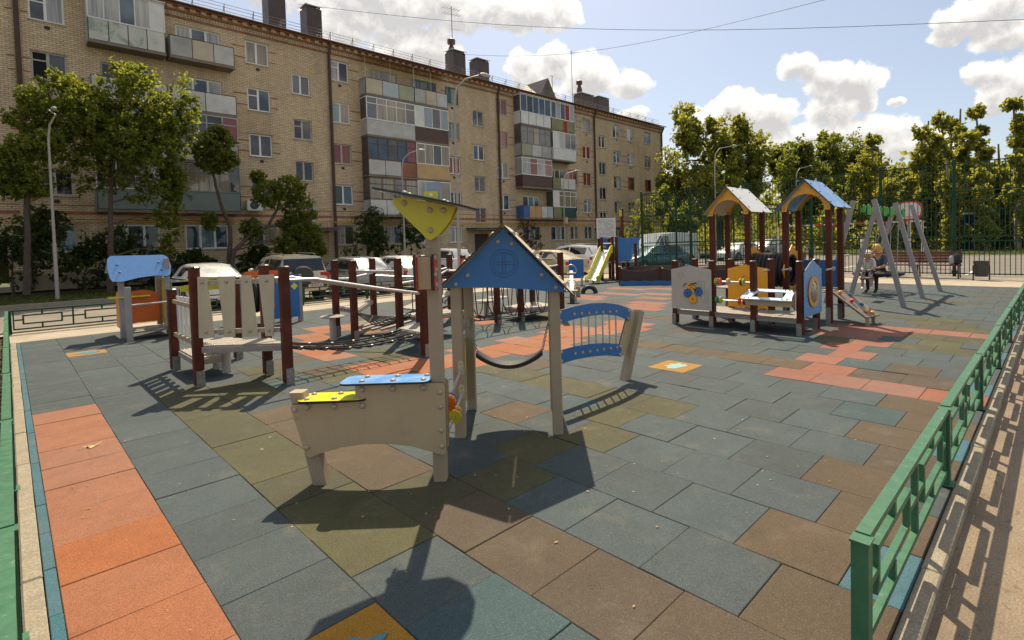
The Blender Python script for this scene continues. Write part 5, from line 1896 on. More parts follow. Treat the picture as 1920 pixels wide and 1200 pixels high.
for px, pt, y in ((846, 73, 33.9), (1086, 151, 34.4)):
    p = PY(px, pt, y)
    mb = MB()
    mb.lathe((p.x, y, 0), [(.30, rm(y)-.3), (.30, p.z-.95), (.17, p.z-.6), (.17, p.z-.5), (.34, p.z-.42), (.34, p.z-.08), (.22, p.z), (0, p.z)], 14)
    bb(mb, 'roof_ventilator', M('dark_red_metal', (.10, .04, .032), .5), roof, smooth=True)
p = PY(1022, 148, 32.6)
mb = MB()
mb.add([(p.x-1.2, 32.2, rm(32.2)), (p.x+1.2, 32.2, rm(32.2)), (p.x, 32.2, p.z), (p.x-1.2, 35.2, rm(35.2)), (p.x+1.2, 35.2, rm(35.2)), (p.x, 35.2, p.z)], [(0, 1, 2), (0, 2, 5, 3), (1, 4, 5, 2)])
bb(mb, 'roof_dormer', chm, roof)
aer = M('aerial_metal', (.12, .11, .11), .5, .5)
p = PY(846, 12, 33.5)
mb = MB()
mb.cyl((p.x, 33.5, rm(33.5)), (p.x, 33.5, p.z), .03, 5)
for k, dz in enumerate((.2, .65)):
    mb.cyl((p.x-.9, 33.5, p.z-dz-.1), (p.x+.9, 33.5, p.z-dz+.1), .018, 4)
    for q in range(6):
        mb.cyl((p.x-.8+.32*q, 33.2, p.z-dz-.09+.035*q), (p.x-.8+.32*q, 33.8, p.z-dz-.09+.035*q), .012, 4)
mb.cyl((p.x-.2, 33.5, p.z-1.9), (p.x+1.0, 33.5, p.z-1.7), .018, 4)
bb(mb, 'television_aerial', aer, roof)
for px, pt in ((1071, 95), (1035, 141)):
    p = PY(px, pt, 34)
    mb = MB()
    mb.cyl((p.x, 34, rm(34)), (p.x, 34, p.z), .03, 5)
    mb.cyl((p.x-.4, 34, p.z-.15), (p.x+.2, 34, p.z-.1), .015, 4)
    bb(mb, 'television_aerial', aer, roof)
# drainpipes, gas pipe
dp = M('brown_drainpipe', (.075, .040, .03), .5, 0, .2, 2)
for x in (.17, 14.65, 29.1, 42.06, 54.85):
    mb = MB()
    mb.tube([(x, FY-.45, 14.95), (x, FY-.40, 14.75), (x, FY-.14, 14.25), (x, FY-.13, .3), (x, FY-.35, .12)], .095, 8)
    o = bb(mb, 'drainpipe', dp, smooth=True)
    for z in (2, 4.9, 7.8, 10.7, 13.4):
        mb = MB()
        mb.cyl((x, FY-.13, z), (x, FY-.13, z+.05), .112, 8)
        bb(mb, 'pipe_bracket', dp, o)
gas = M('yellow_gas_pipe', (.55, .30, .02), .45, 0, .15, 2)
mb = MB()
mb.tube([(-14, FY-.16, 3.24), (14.1, FY-.16, 3.24), (14.1, FY-.16, 1.3), (13.6, FY-.16, 1.2)], .035, 6)
mb.tube([(14.1, FY-.16, 2.9), (14.45, FY-.16, 2.9), (14.45, FY-.20, 3.30), (14.9, FY-.2, 3.30), (17, FY-.16, 3.26), (41.8, FY-.16, 3.24)], .035, 6)
bb(mb, 'gas_pipe', gas, smooth=True)
for x, z in ((9.75, 4.25), (38.0, 12.3)):
    mb = MB()
    mb.b2((x-.42, FY-.42, z-.3), (x+.42, FY-.10, z+.3))
    o = bb(mb, 'air_conditioner', framew)
    mb = MB()
    mb.lathe((x-.05, FY-.425, z), [(.02, 0), (.24, 0), (.24, .006), (.02, .006)], 16, 'y')
    bb(mb, 'fan_grille', M('dark_grille', (.06, .06, .06), .6), o)

# balconies
PAL = {}


def pc(name, rgb, rough=.6, var=.14, **k):
    return M('balcony_'+name, rgb, rough, 0, var, 1.6, **k)


B_white, B_pvc = pc('white', (.56, .54, .49), spot=(.42, .40, .34), spots=.3), pc('pvc', (.66, .65, .62))
B_grey, B_lgrey = pc('grey', (.36, .35, .32), var=.25), pc('light_grey', (.47, .46, .43), var=.2)
B_peel = M('balcony_peeling', (.50, .50, .44), .7, 0, .1, .9, spot=(.27, .33, .27), spots=.55)
B_beige, B_brown, B_yel = pc('beige', (.48, .41, .29)), pc('brown', (.095, .05, .038)), pc('yellow_siding', (.52, .34, .15))
B_blue, B_lblue, B_or = pc('blue', (.05, .12, .32)), pc('pale_blue', (.40, .44, .47)), pc('orange', (.50, .29, .13))
B_green, B_teal, B_olive = pc('green', (.022, .075, .055)), pc('teal_grey', (.17, .21, .20)), pc('olive', (.22, .21, .09), var=.25)
B_dkwood, B_ltgreen, B_rust = pc('dark_wood', (.10, .075, .06), var=.3), pc('pale_olive', (.33, .33, .22)), pc('rust', (.26, .10, .045), var=.3)
slabm = pc('slab', (.20, .165, .13), .85, .25)


def balcony(col, s, par, side, glz=None, frame=None, trans=False, solid=None, siding=False, awn=False, roofcol=None, ny=30.12, partial=1.):
    x0, x1 = balc[col]
    z = ZC[s]-1.33
    y0, y1 = ny, FY-.003
    mb = MB()
    mb.b2((x0-.03, y0-.03, z-.13), (x1+.03, y1, z))
    bo = bb(mb, 'balcony', slabm)
    n = len(par)
    ptop = z+1.02
    for i, m_ in enumerate(par):
        a, b = x0+(x1-x0)*i/n+(.012 if i else 0), x0+(x1-x0)*(i+1)/n-(.012 if i < n-1 else 0)
        p = MB()
        if siding:
            for k in range(9):
                zz = z-.02+(ptop-z+.02)*k/9
                hh = (ptop-z+.02)/9
                p.add([(a, y0-.012, zz), (b, y0-.012, zz), (b, y0+.006, zz+hh), (a, y0+.006, zz+hh), (a, y0+.006, zz), (b, y0+.006, zz)], [(0, 1, 2, 3), (0, 4, 5, 1)])
                for xx in (x0, x1):
                    p.b2((xx-.014, y0+.02, zz), (xx+.014, y1, zz+hh-.012))
        else:
            p.b2((a, y0-.018, z+.03), (b, y0+.018, ptop))
        bb(p, 'parapet_panel', m_, bo)
    if not siding:
        for xx in (x0, x1):
            p = MB()
            p.b2((xx-.018, y0+.02, z+.03), (xx+.018, y1, ptop))
            bb(p, 'parapet_panel', side, bo)
        p = MB()
        p.tube([(x0, y1, ptop+.04), (x0, y0, ptop+.04), (x1, y0, ptop+.04), (x1, y1, ptop+.04)], .022, 6)
        bb(p, 'balcony_rail', frameb if glz is None else frame, bo)
        for k in range(n+1):
            xx = x0+(x1-x0)*k/n
            p = MB()
            p.b2((xx-.02, y0-.022, z), (xx+.02, y0+.022, ptop+.03))
            bb(p, 'rail_post', M('dark_post_metal', (.07, .055, .045), .6), bo)
    zt = z+2.56
    if glz:
        nn = len(glz)
        f = MB()
        t = .05
        f.b2((x0, y0-.03, ptop+.01), (x1, y0+.03, ptop+.08)).b2((x0, y0-.03, zt-.07), (x1, y0+.03, zt))
        for xx in (x0, x1):
            f.b2((xx-.03, y0+.032, ptop+.01), (xx+.03, y1, ptop+.08)).b2((xx-.03, y0+.032, zt-.07), (xx+.03, y1, zt))
        e = [x0+(x1-x0)*i/nn for i in range(nn+1)]
        for xx in e:
            f.b2((xx-t/2, y0-.028, ptop+.08), (xx+t/2, y0+.028, zt-.07))
        zm = ptop+(zt-ptop)*.70
        if trans:
            f.b2((x0+t, y0-.026, zm-.025), (x1-t, y0+.026, zm+.025))
        bb(f, 'glazing_frame', frame, bo)
        for i, g_ in enumerate(glz):
            p = MB()
            p.b2((e[i]+t/2, y0-.006, ptop+.08), (e[i+1]-t/2, y0+.006, zt-.07))
            bb(p, 'pane', GL[g_] if isinstance(g_, int) else g_, bo)
        for xx in (x0, x1):
            p = MB()
            p.b2((xx-.006, y0+.05, ptop+.08), (xx+.006, y1, zt-.07))
            bb(p, 'side_pane', solid or GL[5], bo)
        if s == 4:
            p = MB()
            p.b2((x0-.08, y0-.1, zt), (x1+.08, y1, zt+.06))
            bb(p, 'balcony_roof', sillm, bo)
    if awn:
        p = MB()
        p.add([(x0-.1, y0-.2, zt-.12), (x1+.1, y0-.2, zt-.12), (x1+.1, y1, zt+.22), (x0-.1, y1, zt+.22)], [(0, 1, 2, 3)])
        bb(p, 'awning', M('awning_sheet', (.40, .34, .28), .7), bo)
        p = MB()
        for xx in (x0, (x0+x1)/2, x1):
            p.cyl((xx, y0, ptop), (xx, y0, zt-.1), .02, 5)
        bb(p, 'awning_post', frameo, bo)
    return bo


# first pair
balcony(0, 4, [B_peel, B_peel, B_peel, B_white], B_peel, [3, 3, 1, 3, B_pvc], B_pvc, solid=B_pvc)
balcony(0, 3, [B_lgrey, B_grey, B_lgrey], B_lgrey)
balcony(0, 2, [B_white, B_white], B_white, [0, 1, 3, 0], B_pvc)
balcony(0, 1, [B_teal], B_teal, [0, 5, 3, 2], B_pvc)
balcony(1, 4, [B_grey, B_beige, B_lgrey], B_grey)
balcony(1, 3, [B_lgrey, B_white], B_grey)
balcony(1, 2, [B_white, B_grey], B_grey, [5, 5, 0, 4], frameo, True)
balcony(1, 1, [B_teal], B_teal, [2, 2, 2, 2, 2, 5], B_teal, True)
# second pair
balcony(2, 4, [B_beige, B_lblue, B_ltgreen], B_grey, awn=True)
balcony(2, 3, [B_lgrey], B_lgrey, [1, 2, 2, 2, 5], framew, True, solid=B_dkwood, siding=True)
balcony(2, 2, [B_lgrey, B_lgrey, B_rust], B_dkwood, [1, 1, 5, 1, 4], frameb, True, solid=B_dkwood)
balcony(2, 1, [B_white, B_white, B_white], B_white, [2, 2, 5, 2], frameb, True)
balcony(3, 4, [B_grey, B_beige, B_lgrey], B_grey, awn=True)
balcony(3, 3, [B_brown], B_brown, [B_pvc, 6, 0, 6], framew, siding=True)
balcony(3, 2, [B_yel], B_yel, [2, 2, 5, 2], framew, siding=True)
balcony(3, 1, [B_white], B_white, [3, 2, 2], framew, siding=True)
# third pair
balcony(4, 4, [B_pvc]*4, B_pvc, [1, 0, 1, 1, 1], framew, solid=GL[5])
balcony(4, 3, [B_ltgreen, B_lgrey, B_grey], B_grey, [5, 5, 2, 5, 5], M('grey_old_frame', (.20, .18, .16), .6), True)
balcony(4, 2, [B_brown], B_brown, [3, 4, 3, 4], framew, True, solid=GL[3], siding=True)
balcony(4, 1, [B_blue, B_or, B_or, B_white, B_lblue], B_blue)
balcony(5, 4, [B_olive, B_olive], B_olive, [1, 3, 1, M('red_cloth', (.35, .02, .02), .8), 3], framew)
balcony(5, 3, [B_pvc], B_pvc, [B_pvc, 3, 5, 5], framew, siding=True, ny=29.95)
balcony(5, 2, [B_olive, B_white, B_white], B_olive)
balcony(5, 1, [B_olive, B_green, B_green], B_olive, [B_pvc, 2, 2, 2], framew, True)
o = MB()
o.b2((36.6, 30.06, 11.5), (36.95, 30.09, 12.9))
bb(o, 'hanging_red_cloth', MATS['red_cloth'])
# side houses' glimpse behind the block end is only trees

# ================================================================ parked cars
tyrem = M('tyre', (.02, .019, .018), .75, 0, .3, 12)
rimm = M('alloy_rim', (.42, .42, .42), .3, .8)
cglass = glass('car_glass', (.022, .024, .026), .03)
redl = M('tail_light_red', (.38, .012, .01), .2, 0, .1, 3, coat=.6)
headl = M('head_light', (.55, .55, .55), .12, .2, .1, 3, coat=.8)
plastic = M('dark_plastic', (.03, .03, .03), .6)
platem = M('plate_white', (.62, .60, .55), .5)
inkm = M('plate_ink', (.05, .05, .05), .6)
wheel_t = MB().lathe((0, 0, 0), [(.21, -.09), (.29, -.10), (.315, -.07), (.315, .07), (.29, .10), (.21, .09)], 22, 'y').mesh('tyre', tyrem, True)
rb = MB()
rb.lathe((0, 0, 0), [(0, -.085), (.05, -.09), (.06, -.06), (.20, -.065), (.215, -.09), (.215, .09), (.2, .05), (0, .05)], 20, 'y')
for k in range(6):
    a = 2*PI*k/6
    rb.beam((.05*math.cos(a), -.078, .05*math.sin(a)), (.2*math.cos(a), -.078, .2*math.sin(a)), .04, .02, (0, 1, 0))
wheel_r = rb.mesh('rim', rimm, True)


def car(name, label, paint, loc, rot, kind='sedan', spare=False):
    P = dict(
        sedan=dict(L=4.55, W=1.76, low=[(-2.27, .42, .70, .70), (-2.22, .30, .96, .82), (-1.9, .22, 1.02, .87), (-1.1, .20, .98, .88), (0, .20, .95, .88), (1.0, .20, .94, .88), (1.6, .21, .88, .87), (2.1, .24, .76, .82), (2.27, .36, .62, .68)],
                   gh=[(-1.92, 1.02, .70), (-1.05, 1.42, .56), (-.1, 1.46, .57), (.45, 1.40, .57), (1.2, .94, .72)], ax=(-1.36, 1.36)),
        hatch=dict(L=4.25, W=1.76, low=[(-2.12, .42, .72, .72), (-2.08, .30, 1.0, .83), (-1.8, .22, 1.05, .87), (-1.1, .20, 1.0, .88), (0, .20, .96, .88), (1.0, .20, .94, .88), (1.5, .21, .90, .87), (1.95, .24, .78, .82), (2.12, .36, .64, .68)],
                   gh=[(-2.02, 1.02, .72), (-1.55, 1.44, .56), (-.3, 1.50, .58), (.4, 1.43, .58), (1.15, .94, .74)], ax=(-1.28, 1.32)),
        suv=dict(L=4.1, W=1.74, low=[(-2.0, .48, .78, .78), (-1.98, .36, 1.02, .84), (-1.7, .32, 1.06, .87), (-1., .30, 1.04, .87), (0, .30, 1.02, .87), (.95, .30, 1.02, .87), (1.5, .31, .98, .86), (1.92, .34, .90, .82), (2.02, .44, .74, .72)],
                 gh=[(-1.98, 1.04, .78), (-1.82, 1.60, .64), (-.3, 1.66, .65), (.25, 1.60, .65), (.95, 1.02, .76)], ax=(-1.2, 1.25)),
        crossover=dict(L=4.5, W=1.84, low=[(-2.24, .5, .8, .78), (-2.2, .36, 1.08, .88), (-1.9, .30, 1.12, .91), (-1.1, .28, 1.08, .92), (0, .28, 1.05, .92), (1.0, .28, 1.04, .92), (1.6, .29, 1.0, .91), (2.1, .32, .88, .86), (2.25, .44, .7, .72)],
                       gh=[(-2.12, 1.08, .78), (-1.75, 1.58, .62), (-.4, 1.67, .64), (.35, 1.60, .64), (1.15, 1.04, .80)], ax=(-1.34, 1.36)),
        van=dict(L=5.4, W=2.0, low=[(-2.7, .45, .9, .92), (-2.68, .32, 1.2, .96), (-2.3, .28, 1.2, 1.0), (-1, .28, 1.2, 1.0), (1, .28, 1.2, 1.0), (1.8, .28, 1.15, .99), (2.5, .32, 1.0, .95), (2.72, .45, .8, .85)],
                 gh=[(-2.68, 1.18, .95), (-2.6, 2.2, .86), (0, 2.28, .87), (1.3, 2.2, .86), (2.2, 1.12, .92)], ax=(-1.7, 1.75)))[kind]
    t = thing(name, label, 'van' if kind == 'van' else 'car', loc, rot)
    mb = MB()
    ring = lambda x, zb, zt, w_: [(x, -w_*.80, zb), (x, -w_*.97, zb+.07), (x, -w_, zb+(zt-zb)*.45), (x, -w_*.985, zt-(zt-zb)*.22), (x, -w_*.90, zt-.015), (x, -w_*.5, zt+.012), (x, 0, zt+.018), (x, w_*.5, zt+.012), (x, w_*.90, zt-.015), (x, w_*.985, zt-(zt-zb)*.22), (x, w_, zb+(zt-zb)*.45), (x, w_*.97, zb+.07), (x, w_*.80, zb)]
    n = 13
    vs = []
    for st in P['low']:
        vs += ring(*st)
    ns = len(P['low'])
    fs = [(i*n+k, i*n+(k+1) % n, (i+1)*n+(k+1) % n, (i+1)*n+k) for i in range(ns-1) for k in range(n)]
    fs += [tuple(range(n-1, -1, -1)), tuple(range((ns-1)*n, ns*n))]
    mb.add(vs, fs)
    body = mb.build('body', paint, t, smooth=True, fix=True)
    # cabin
    g_ = P['gh']
    mb = MB()
    wb = [max(.66, g_[0][2]), .84*P['W']/1.76, .85*P['W']/1.76, .85*P['W']/1.76, max(.7, g_[-1][2])]
    zb_ = g_[0][1]-.03
    vs = []
    for (x, z, w_), wl in zip(g_, wb):
        vs += [(x, -wl, zb_ if z > zb_+.1 else z-.05), (x, -w_, z-.03), (x, -w_*.8, z), (x, 0, z+.012), (x, w_*.8, z), (x, w_, z-.03), (x, wl, zb_ if z > zb_+.1 else z-.05)]
    fs = [(i*7+k, i*7+k+1, (i+1)*7+k+1, (i+1)*7+k) for i in range(4) for k in range(6)]
    fs += [(0, 1, 2, 3, 4, 5, 6), tuple(range(34, 27, -1))]
    mb.add(vs, fs)
    cabin = mb.build('cabin', paint, t, smooth=True, fix=True)

    def quad(nm, pts, mat, off, par=None):
        c = sum((Vector(p) for p in pts), Vector())/len(pts)
        nrm = (Vector(pts[1])-Vector(pts[0])).cross(Vector(pts[2])-Vector(pts[0])).normalized()
        if nrm.dot(c-Vector((0, 0, .9))) < 0:
            nrm = -nrm
        q = [Vector(p)+nrm*off for p in pts]
        m2 = MB()
        k = len(q)
        m2.add([p-nrm*.02 for p in q]+q, [tuple(range(k)), tuple(range(k, 2*k))]+[(i, (i+1) % k, (i+1) % k+k, i+k) for i in range(k)])
        return m2.build(nm, mat, par or t, fix=True)
    lerp = lambda a, b, q: tuple(a[i]+(b[i]-a[i])*q for i in range(3))
    V = lambda i, k: vs[i*7+k]
    for nm, i0, i1 in (('rear_window', 0, 1), ('windscreen', 4, 3)):
        A_, B_ = V(i0, 1), V(i0, 5)
        C_, D_ = V(i1, 5), V(i1, 1)
        A_, B_ = (A_[0], A_[1]*.92, A_[2]), (B_[0], B_[1]*.92, B_[2])
        a = lerp(A_, D_, .10); d = lerp(A_, D_, .90); b = lerp(B_, C_, .10); c = lerp(B_, C_, .90)
        quad(nm, [a, b, c, d], cglass, .016)
    for s, k0, k1 in ((-1, 0, 1), (1, 6, 5)):
        def sp_(x, q):
            for i in range(4):
                if V(i, 0)[0] <= x <= V(i+1, 0)[0]:
                    f = (x-V(i, 0)[0])/(V(i+1, 0)[0]-V(i, 0)[0])
                    return lerp(lerp(V(i, k0), V(i+1, k0), f), lerp(V(i, k1), V(i+1, k1), f), q)
        x0, x1 = g_[0][0]+.42*(1 if kind not in ('suv', 'van') else .5), g_[4][0]-.30
        xm = (x0+x1)/2-.1
        if kind == 'van':
            x0 = .7
            xm = 1.2
        for a, b in ((x0, xm-.05), (xm+.05, x1)):
            xa, xb = a, b
            up = .86
            quad('side_window', [sp_(xa, .16), sp_(xb, .16), sp_(min(xb, g_[3][0]+.12), up), sp_(max(xa, g_[1][0]+.05), up)], cglass, .014)
        MB().ball((g_[4][0]-.28, s*(P['W']/2+.06), g_[4][1]+.10), .11, 8, 6, (.5, .9, .6)).build('mirror', paint, t, smooth=True)
        xr = P['low'][1][0]
        hz = P['low'][1][2]
        MB().box((xr+.06, s*(P['W']/2-.17), hz-.17), (.14, .30, .17 if kind not in ('suv',) else .34)).build('tail_light', redl, t)
        MB().box((P['low'][-2][0]+.03, s*(P['W']/2-.24), P['low'][-2][2]-.13), (.18, .32, .13)).build('headlight', headl, t)
        for ax in P['ax']:
            r = .325 if kind not in ('suv', 'crossover', 'van') else .355
            MB().cyl((ax, s*(P['W']/2-.20), r-.005), (ax, s*(P['W']/2+.006), r-.005), r+.055, 22).build('wheel_arch', plastic, t)
            wh = inst('wheel', wheel_t, t, (ax, s*(P['W']/2-.075), r-.01), (0, 0, 0 if s < 0 else PI), (r/.315,)*3)
            inst('rim', wheel_r, wh)
    for s in (-1, 1):
        for xx in ((-.55, .45, 1.18) if kind != 'van' else (.55, 1.65)):
            MB().box((xx, s*(P['W']/2+.001), .62), (.012, .012, .52)).build('door_seam', plastic, t)
        for xx in ((-.35, .68) if kind != 'van' else (.75,)):
            MB().box((xx-.1, s*(P['W']/2+.006), .80), (.17, .03, .028)).build('door_handle', plastic, t)
        MB().box((0, s*(P['W']/2+.002), .40), (2.1, .02, .07)).build('side_trim', plastic, t)
    rx = P['low'][0][0]
    MB().box((rx+.04, 0, .48 if kind not in ('suv', 'van') else .55), (.16, P['W']-.22, .17)).build('rear_bumper', plastic if kind == 'suv' else paint, t)
    MB().box((-rx-.06, 0, .42), (.14, P['W']-.30, .2)).build('front_bumper', plastic if kind == 'suv' else paint, t)
    pz = .80 if kind in ('sedan', 'hatch', 'crossover') else .56
    po = MB().box((P['low'][1][0]-.045 if pz > .7 else rx-.045, -.0 if not spare else -.35, pz), (.012, .52, .11)).build('number_plate', platem, t)
    mb = MB()
    yy = -.2 if not spare else -.55
    for k in range(8):
        mb.box(((P['low'][1][0] if pz > .7 else rx)-.0525, yy+.055*k, pz), (.002, .03, .065))
    mb.build('plate_characters', inkm, po)
    if spare:
        sp2 = MB()
        sp2.lathe((rx-.10, .10, .92), [(0, -.10), (.30, -.10), (.345, -.06), (.345, .08), (0, .08)], 24, 'x')
        sp2.build('spare_wheel_cover', plastic, t, smooth=True)
    if kind in ('crossover', 'suv'):
        for s in (-1, 1):
            MB().tube([(-1.6, s*.55, 1.64), (-1.4, s*.55, 1.70), (.0, s*.55, 1.71), (.2, s*.55, 1.65)], .02, 5).build('roof_rail', plastic, t)
    return t


silver = M('silver_paint', (.55, .55, .53), .28, .4, .06, 1.5, coat=.8)
wsilver = M('white_silver_paint', (.60, .60, .59), .28, .2, .05, 1.5, coat=.8)
beigep = M('beige_metallic_paint', (.52, .46, .36), .3, .35, .06, 1.5, coat=.8)
greyc = M('grey_blue_paint', (.22, .24, .25), .28, .4, .06, 1.5, coat=.8)
goldc = M('gold_metallic_paint', (.50, .40, .25), .3, .35, .08, 1.5, coat=.8)
whitec = M('white_car_paint', (.68, .68, .67), .3, 0, .04, 1.5, coat=.8)
tealc = M('teal_car_paint', (.02, .10, .12), .3, .3, .06, 1.5, coat=.8)
greyvan = M('pale_grey_van_paint', (.50, .53, .52), .35, .1, .05, 1.5, coat=.5)


def park(px, py, head, off):
    p = G(px, py, LZ)
    a = R(head)
    return (p.x+math.cos(a)*off, p.y+math.sin(a)*off, LZ+.004), a


for nm, lab, pt, px, py, hd, kd, off, spr in (
        ('parked_car', 'silver sedan parked behind the toddler train, its pale rear window showing', wsilver, 418, 580, 90, 'sedan', 2.2, False),
        ('parked_car', 'beige boxy off-road car with a black spare wheel cover on its back', beigep, 574, 566, 90, 'suv', 2.0, True),
        ('parked_car', 'dark grey hatchback parked between the beige off-road car and a silver sedan', greyc, 706, 556, 90, 'hatch', 2.1, False),
        ('parked_car', 'silver sedan partly hidden by the tall bird-head post', silver, 795, 545, 91, 'sedan', 2.2, False),
        ('parked_car', 'white car with roof rails near the entrance canopy', whitec, 872, 520, 92, 'crossover', 2.2, False),
        ('parked_car', 'gold sedan with red tail lights behind the blue gable', goldc, 1085, 522, 92, 'sedan', 2.2, False),
        ('parked_car', 'white crossover parked beyond the gold sedan', whitec, 1128, 514, 92, 'crossover', 2.2, False),
        ('parked_car', 'dark teal car seen through the green cage bars', tealc, 1255, 504, 160, 'hatch', 1.2, False),
        ('parked_van', 'pale grey van standing behind the green cage fence', greyvan, 1290, 497, 175, 'van', 2.7, False),
        ('parked_car', 'white sedan beyond the sports cage under the trees', whitec, 1400, 487, 170, 'sedan', 1., False),
        ('parked_car', 'silver crossover beyond the sports cage at the tree edge', silver, 1450, 484, 170, 'crossover', 1., False)):
    l, a = park(px, py, hd, off)
    car(nm, lab, pt, l, a, kd, spr)

# ================================================================ street lamps and overhead wires
lampm = M('lamp_post_grey', (.34, .315, .275), .5, .3, .12, 2)


def street_lamp(label, x, y, h, arm, adir, z0=-.1, two=True):
    t = thing('street_lamp', label, 'street lamp', (x, y, z0), 0, 'street lamps')
    MB().cyl((0, 0, 0), (0, 0, 2.2), .07, 10, .066).build('base_tube', lampm, t, smooth=True)
    a = Vector((math.cos(adir), math.sin(adir), 0))
    H = h-z0
    MB().tube([(0, 0, 2.2), (0, 0, H-1.1), a*.12+Z3*(H-.55), a*.45+Z3*(H-.2), a*arm+Z3*H], .055, 8, [.052, .042, .036, .032, .028]).build('mast_arm', lampm, t, smooth=True)
    q = a*(arm+.25)+Z3*(H+.04)
    MB().ball(q, .24, 10, 6, (1.1 if abs(a.x) > .5 else .4, 1.1 if abs(a.y) > .5 else .4, .28)).build('lamp_head', M('lamp_head_grey', (.40, .41, .40), .45), t, smooth=True)
    return t


street_lamp('grey street lamp standing on the lawn in front of the leaning tree', .74, 25.1, 7.3, .12, R(-60))
street_lamp('grey street lamp with arm by the shrubs near the second balcony stack', 16.6-.4, 25.0, 7.4, 1.0, R(-20))
street_lamp('tall grey street lamp behind the bird-head post', 11.25, 12.85, 8.0, 1.0, R(-20), -.03)
street_lamp('grey street lamp with a meter box before the third balcony stack', 30.6, 25.0, 7.3, 1.2, R(-10))
street_lamp('grey street lamp in front of the big round tree', 33.4, 13.6, 7.9, 1.5, R(-25), -.2)
street_lamp('grey street lamp among the trees behind the blue tower roof', 49, 13.6, 7.8, 1.5, R(-25), -.2)
street_lamp('grey street lamp above the pollarded trees by the cage corner', 41, -4.8, 8.2, 1.2, R(100), -.03)
bxo = bpy.data.objects
for t in [o for o in bxo if o.name.startswith('street_lamp') and 'meter box' in o.get('label', '')]:
    MB().box((.0, -.16, 3.4), (.32, .2, .5)).build('meter_box', beigepanel, t)
wire = M('overhead_cable', (.04, .04, .045), .6)
for k, (lab, pts) in enumerate((('thin dark overhead cable sagging from the roof towards the upper right', [(PY(560, 8, 33), PX(1930, 36, 30))]),
                                ('thin dark overhead cable rising from the chimney to the top edge of the sky', [(PY(868, 102, 33), PX(1560, -4, 24))]))):
    a, b = pts[0]
    mb = MB()
    mb.tube([a.lerp(b, i/16)-Z3*(1.0*math.sin(PI*i/16)) for i in range(17)], .012, 5)
    tag(mb.build('overhead_cable', wire), lab, 'cable')

# ================================================================ trees and shrubs
def leafmat(name, col, trans, var=.35):
    m = bpy.data.materials.new(name)
    m.use_nodes = True
    nt = NT(m.node_tree)
    nt.nt.nodes.clear()
    out = nt.n('ShaderNodeOutputMaterial')
    pos = nt.n('ShaderNodeNewGeometry')
    f = nt.noise(pos.outputs['Position'], .9, 3, .6)
    rp = pos.outputs['Random Per Island']
    v = nt.math('ADD', nt.math('MULTIPLY', f, .5), nt.math('MULTIPLY', rp, .5))
    c = nt.ramp(v, [(.2, tuple(x*(1-var) for x in col)), (.5, col), (.85, (min(1, col[0]*1.55), min(1, col[1]*1.35), col[2]*1.0))])
    t = nt.ramp(v, [(.2, tuple(x*(1-var) for x in trans)), (.85, trans)])
    d = nt.n('ShaderNodeBsdfPrincipled')
    nt.l(c, d.inputs['Base Color'])
    d.inputs['Roughness'].default_value = .55
    d.inputs['Specular IOR Level'].default_value = .3
    tr_ = nt.n('ShaderNodeBsdfTranslucent')
    nt.l(t, tr_.inputs[0])
    mx = nt.n('ShaderNodeMixShader')
    mx.inputs[0].default_value = .5
    nt.l(d.outputs[0], mx.inputs[1])
    nt.l(tr_.outputs[0], mx.inputs[2])
    nt.l(mx.outputs[0], out.inputs[0])
    return m


lf_a = leafmat('birch_leaf', (.095, .13, .018), (.44, .47, .045))
lf_b = leafmat('dark_shrub_leaf', (.045, .070, .018), (.14, .20, .03))
lf_c = leafmat('poplar_leaf', (.13, .155, .03), (.60, .58, .07))
lf_d = leafmat('forest_leaf', (.09, .118, .022), (.42, .45, .05))
lf_e = leafmat('rusty_shrub_leaf', (.10, .075, .025), (.20, .14, .03))
barkm = M('dark_bark', (.075, .052, .038), .9, 0, .4, 6, .9, 30)
barkl = M('pale_bark', (.20, .165, .115), .85, 0, .35, 4, .8, 20)
TR = random.Random(11)


def pxp(x, y, Y=None, dep=None):
    if Y is not None:
        return PY(x, y, Y)
    return CAM+ray(x, y)*dep


def foliage(blobs, per, size, clump=.34, droop=.2):
    """leaf clumps spread through ellipsoids given as (centre, rx, ry, rz)"""
    mb = MB()
    for c, rx, ry, rz in blobs:
        vol = (rx*ry*rz)**(1/3)
        ncl = max(10, int(per/8))
        for _ in range(ncl):
            while True:
                d = Vector((TR.uniform(-1, 1), TR.uniform(-1, 1), TR.uniform(-1, 1)))
                if .2 < d.length < 1.0:
                    break
            k = TR.random()
            far_ = False
            if k < .55:
                d = d.normalized()*TR.uniform(.70, 1.06)
            elif k < .72:
                d = d.normalized()*TR.uniform(1.06, 1.42)
                far_ = True
            cc = c+Vector((d.x*rx, d.y*ry, d.z*rz))
            s = vol*clump*TR.choice((.3, .45, .6, .8, 1.15))*(.55 if far_ else 1)
            ax_ = Vector((TR.uniform(.6, 1.3), TR.uniform(.6, 1.3), TR.uniform(.5, 1.5)))
            for _ in range(TR.randint(14, 36) if not far_ else TR.randint(5, 14)):
                p = cc+Vector((TR.gauss(0, .5)*ax_.x, TR.gauss(0, .5)*ax_.y, TR.gauss(0, .45)*ax_.z))*s
                a = Vector((TR.gauss(0, 1), TR.gauss(0, 1), TR.gauss(0, 1)-droop)).normalized()
                b = a.cross(Vector((TR.gauss(0, 1), TR.gauss(0, 1), TR.gauss(0, 1)))).normalized()
                L = size*TR.uniform(.6, 1.25)
                mb.add([p, p+a*L*.5+b*L*.34, p+a*L, p+a*L*.5-b*L*.34], [(0, 1, 2, 3)])
    return mb


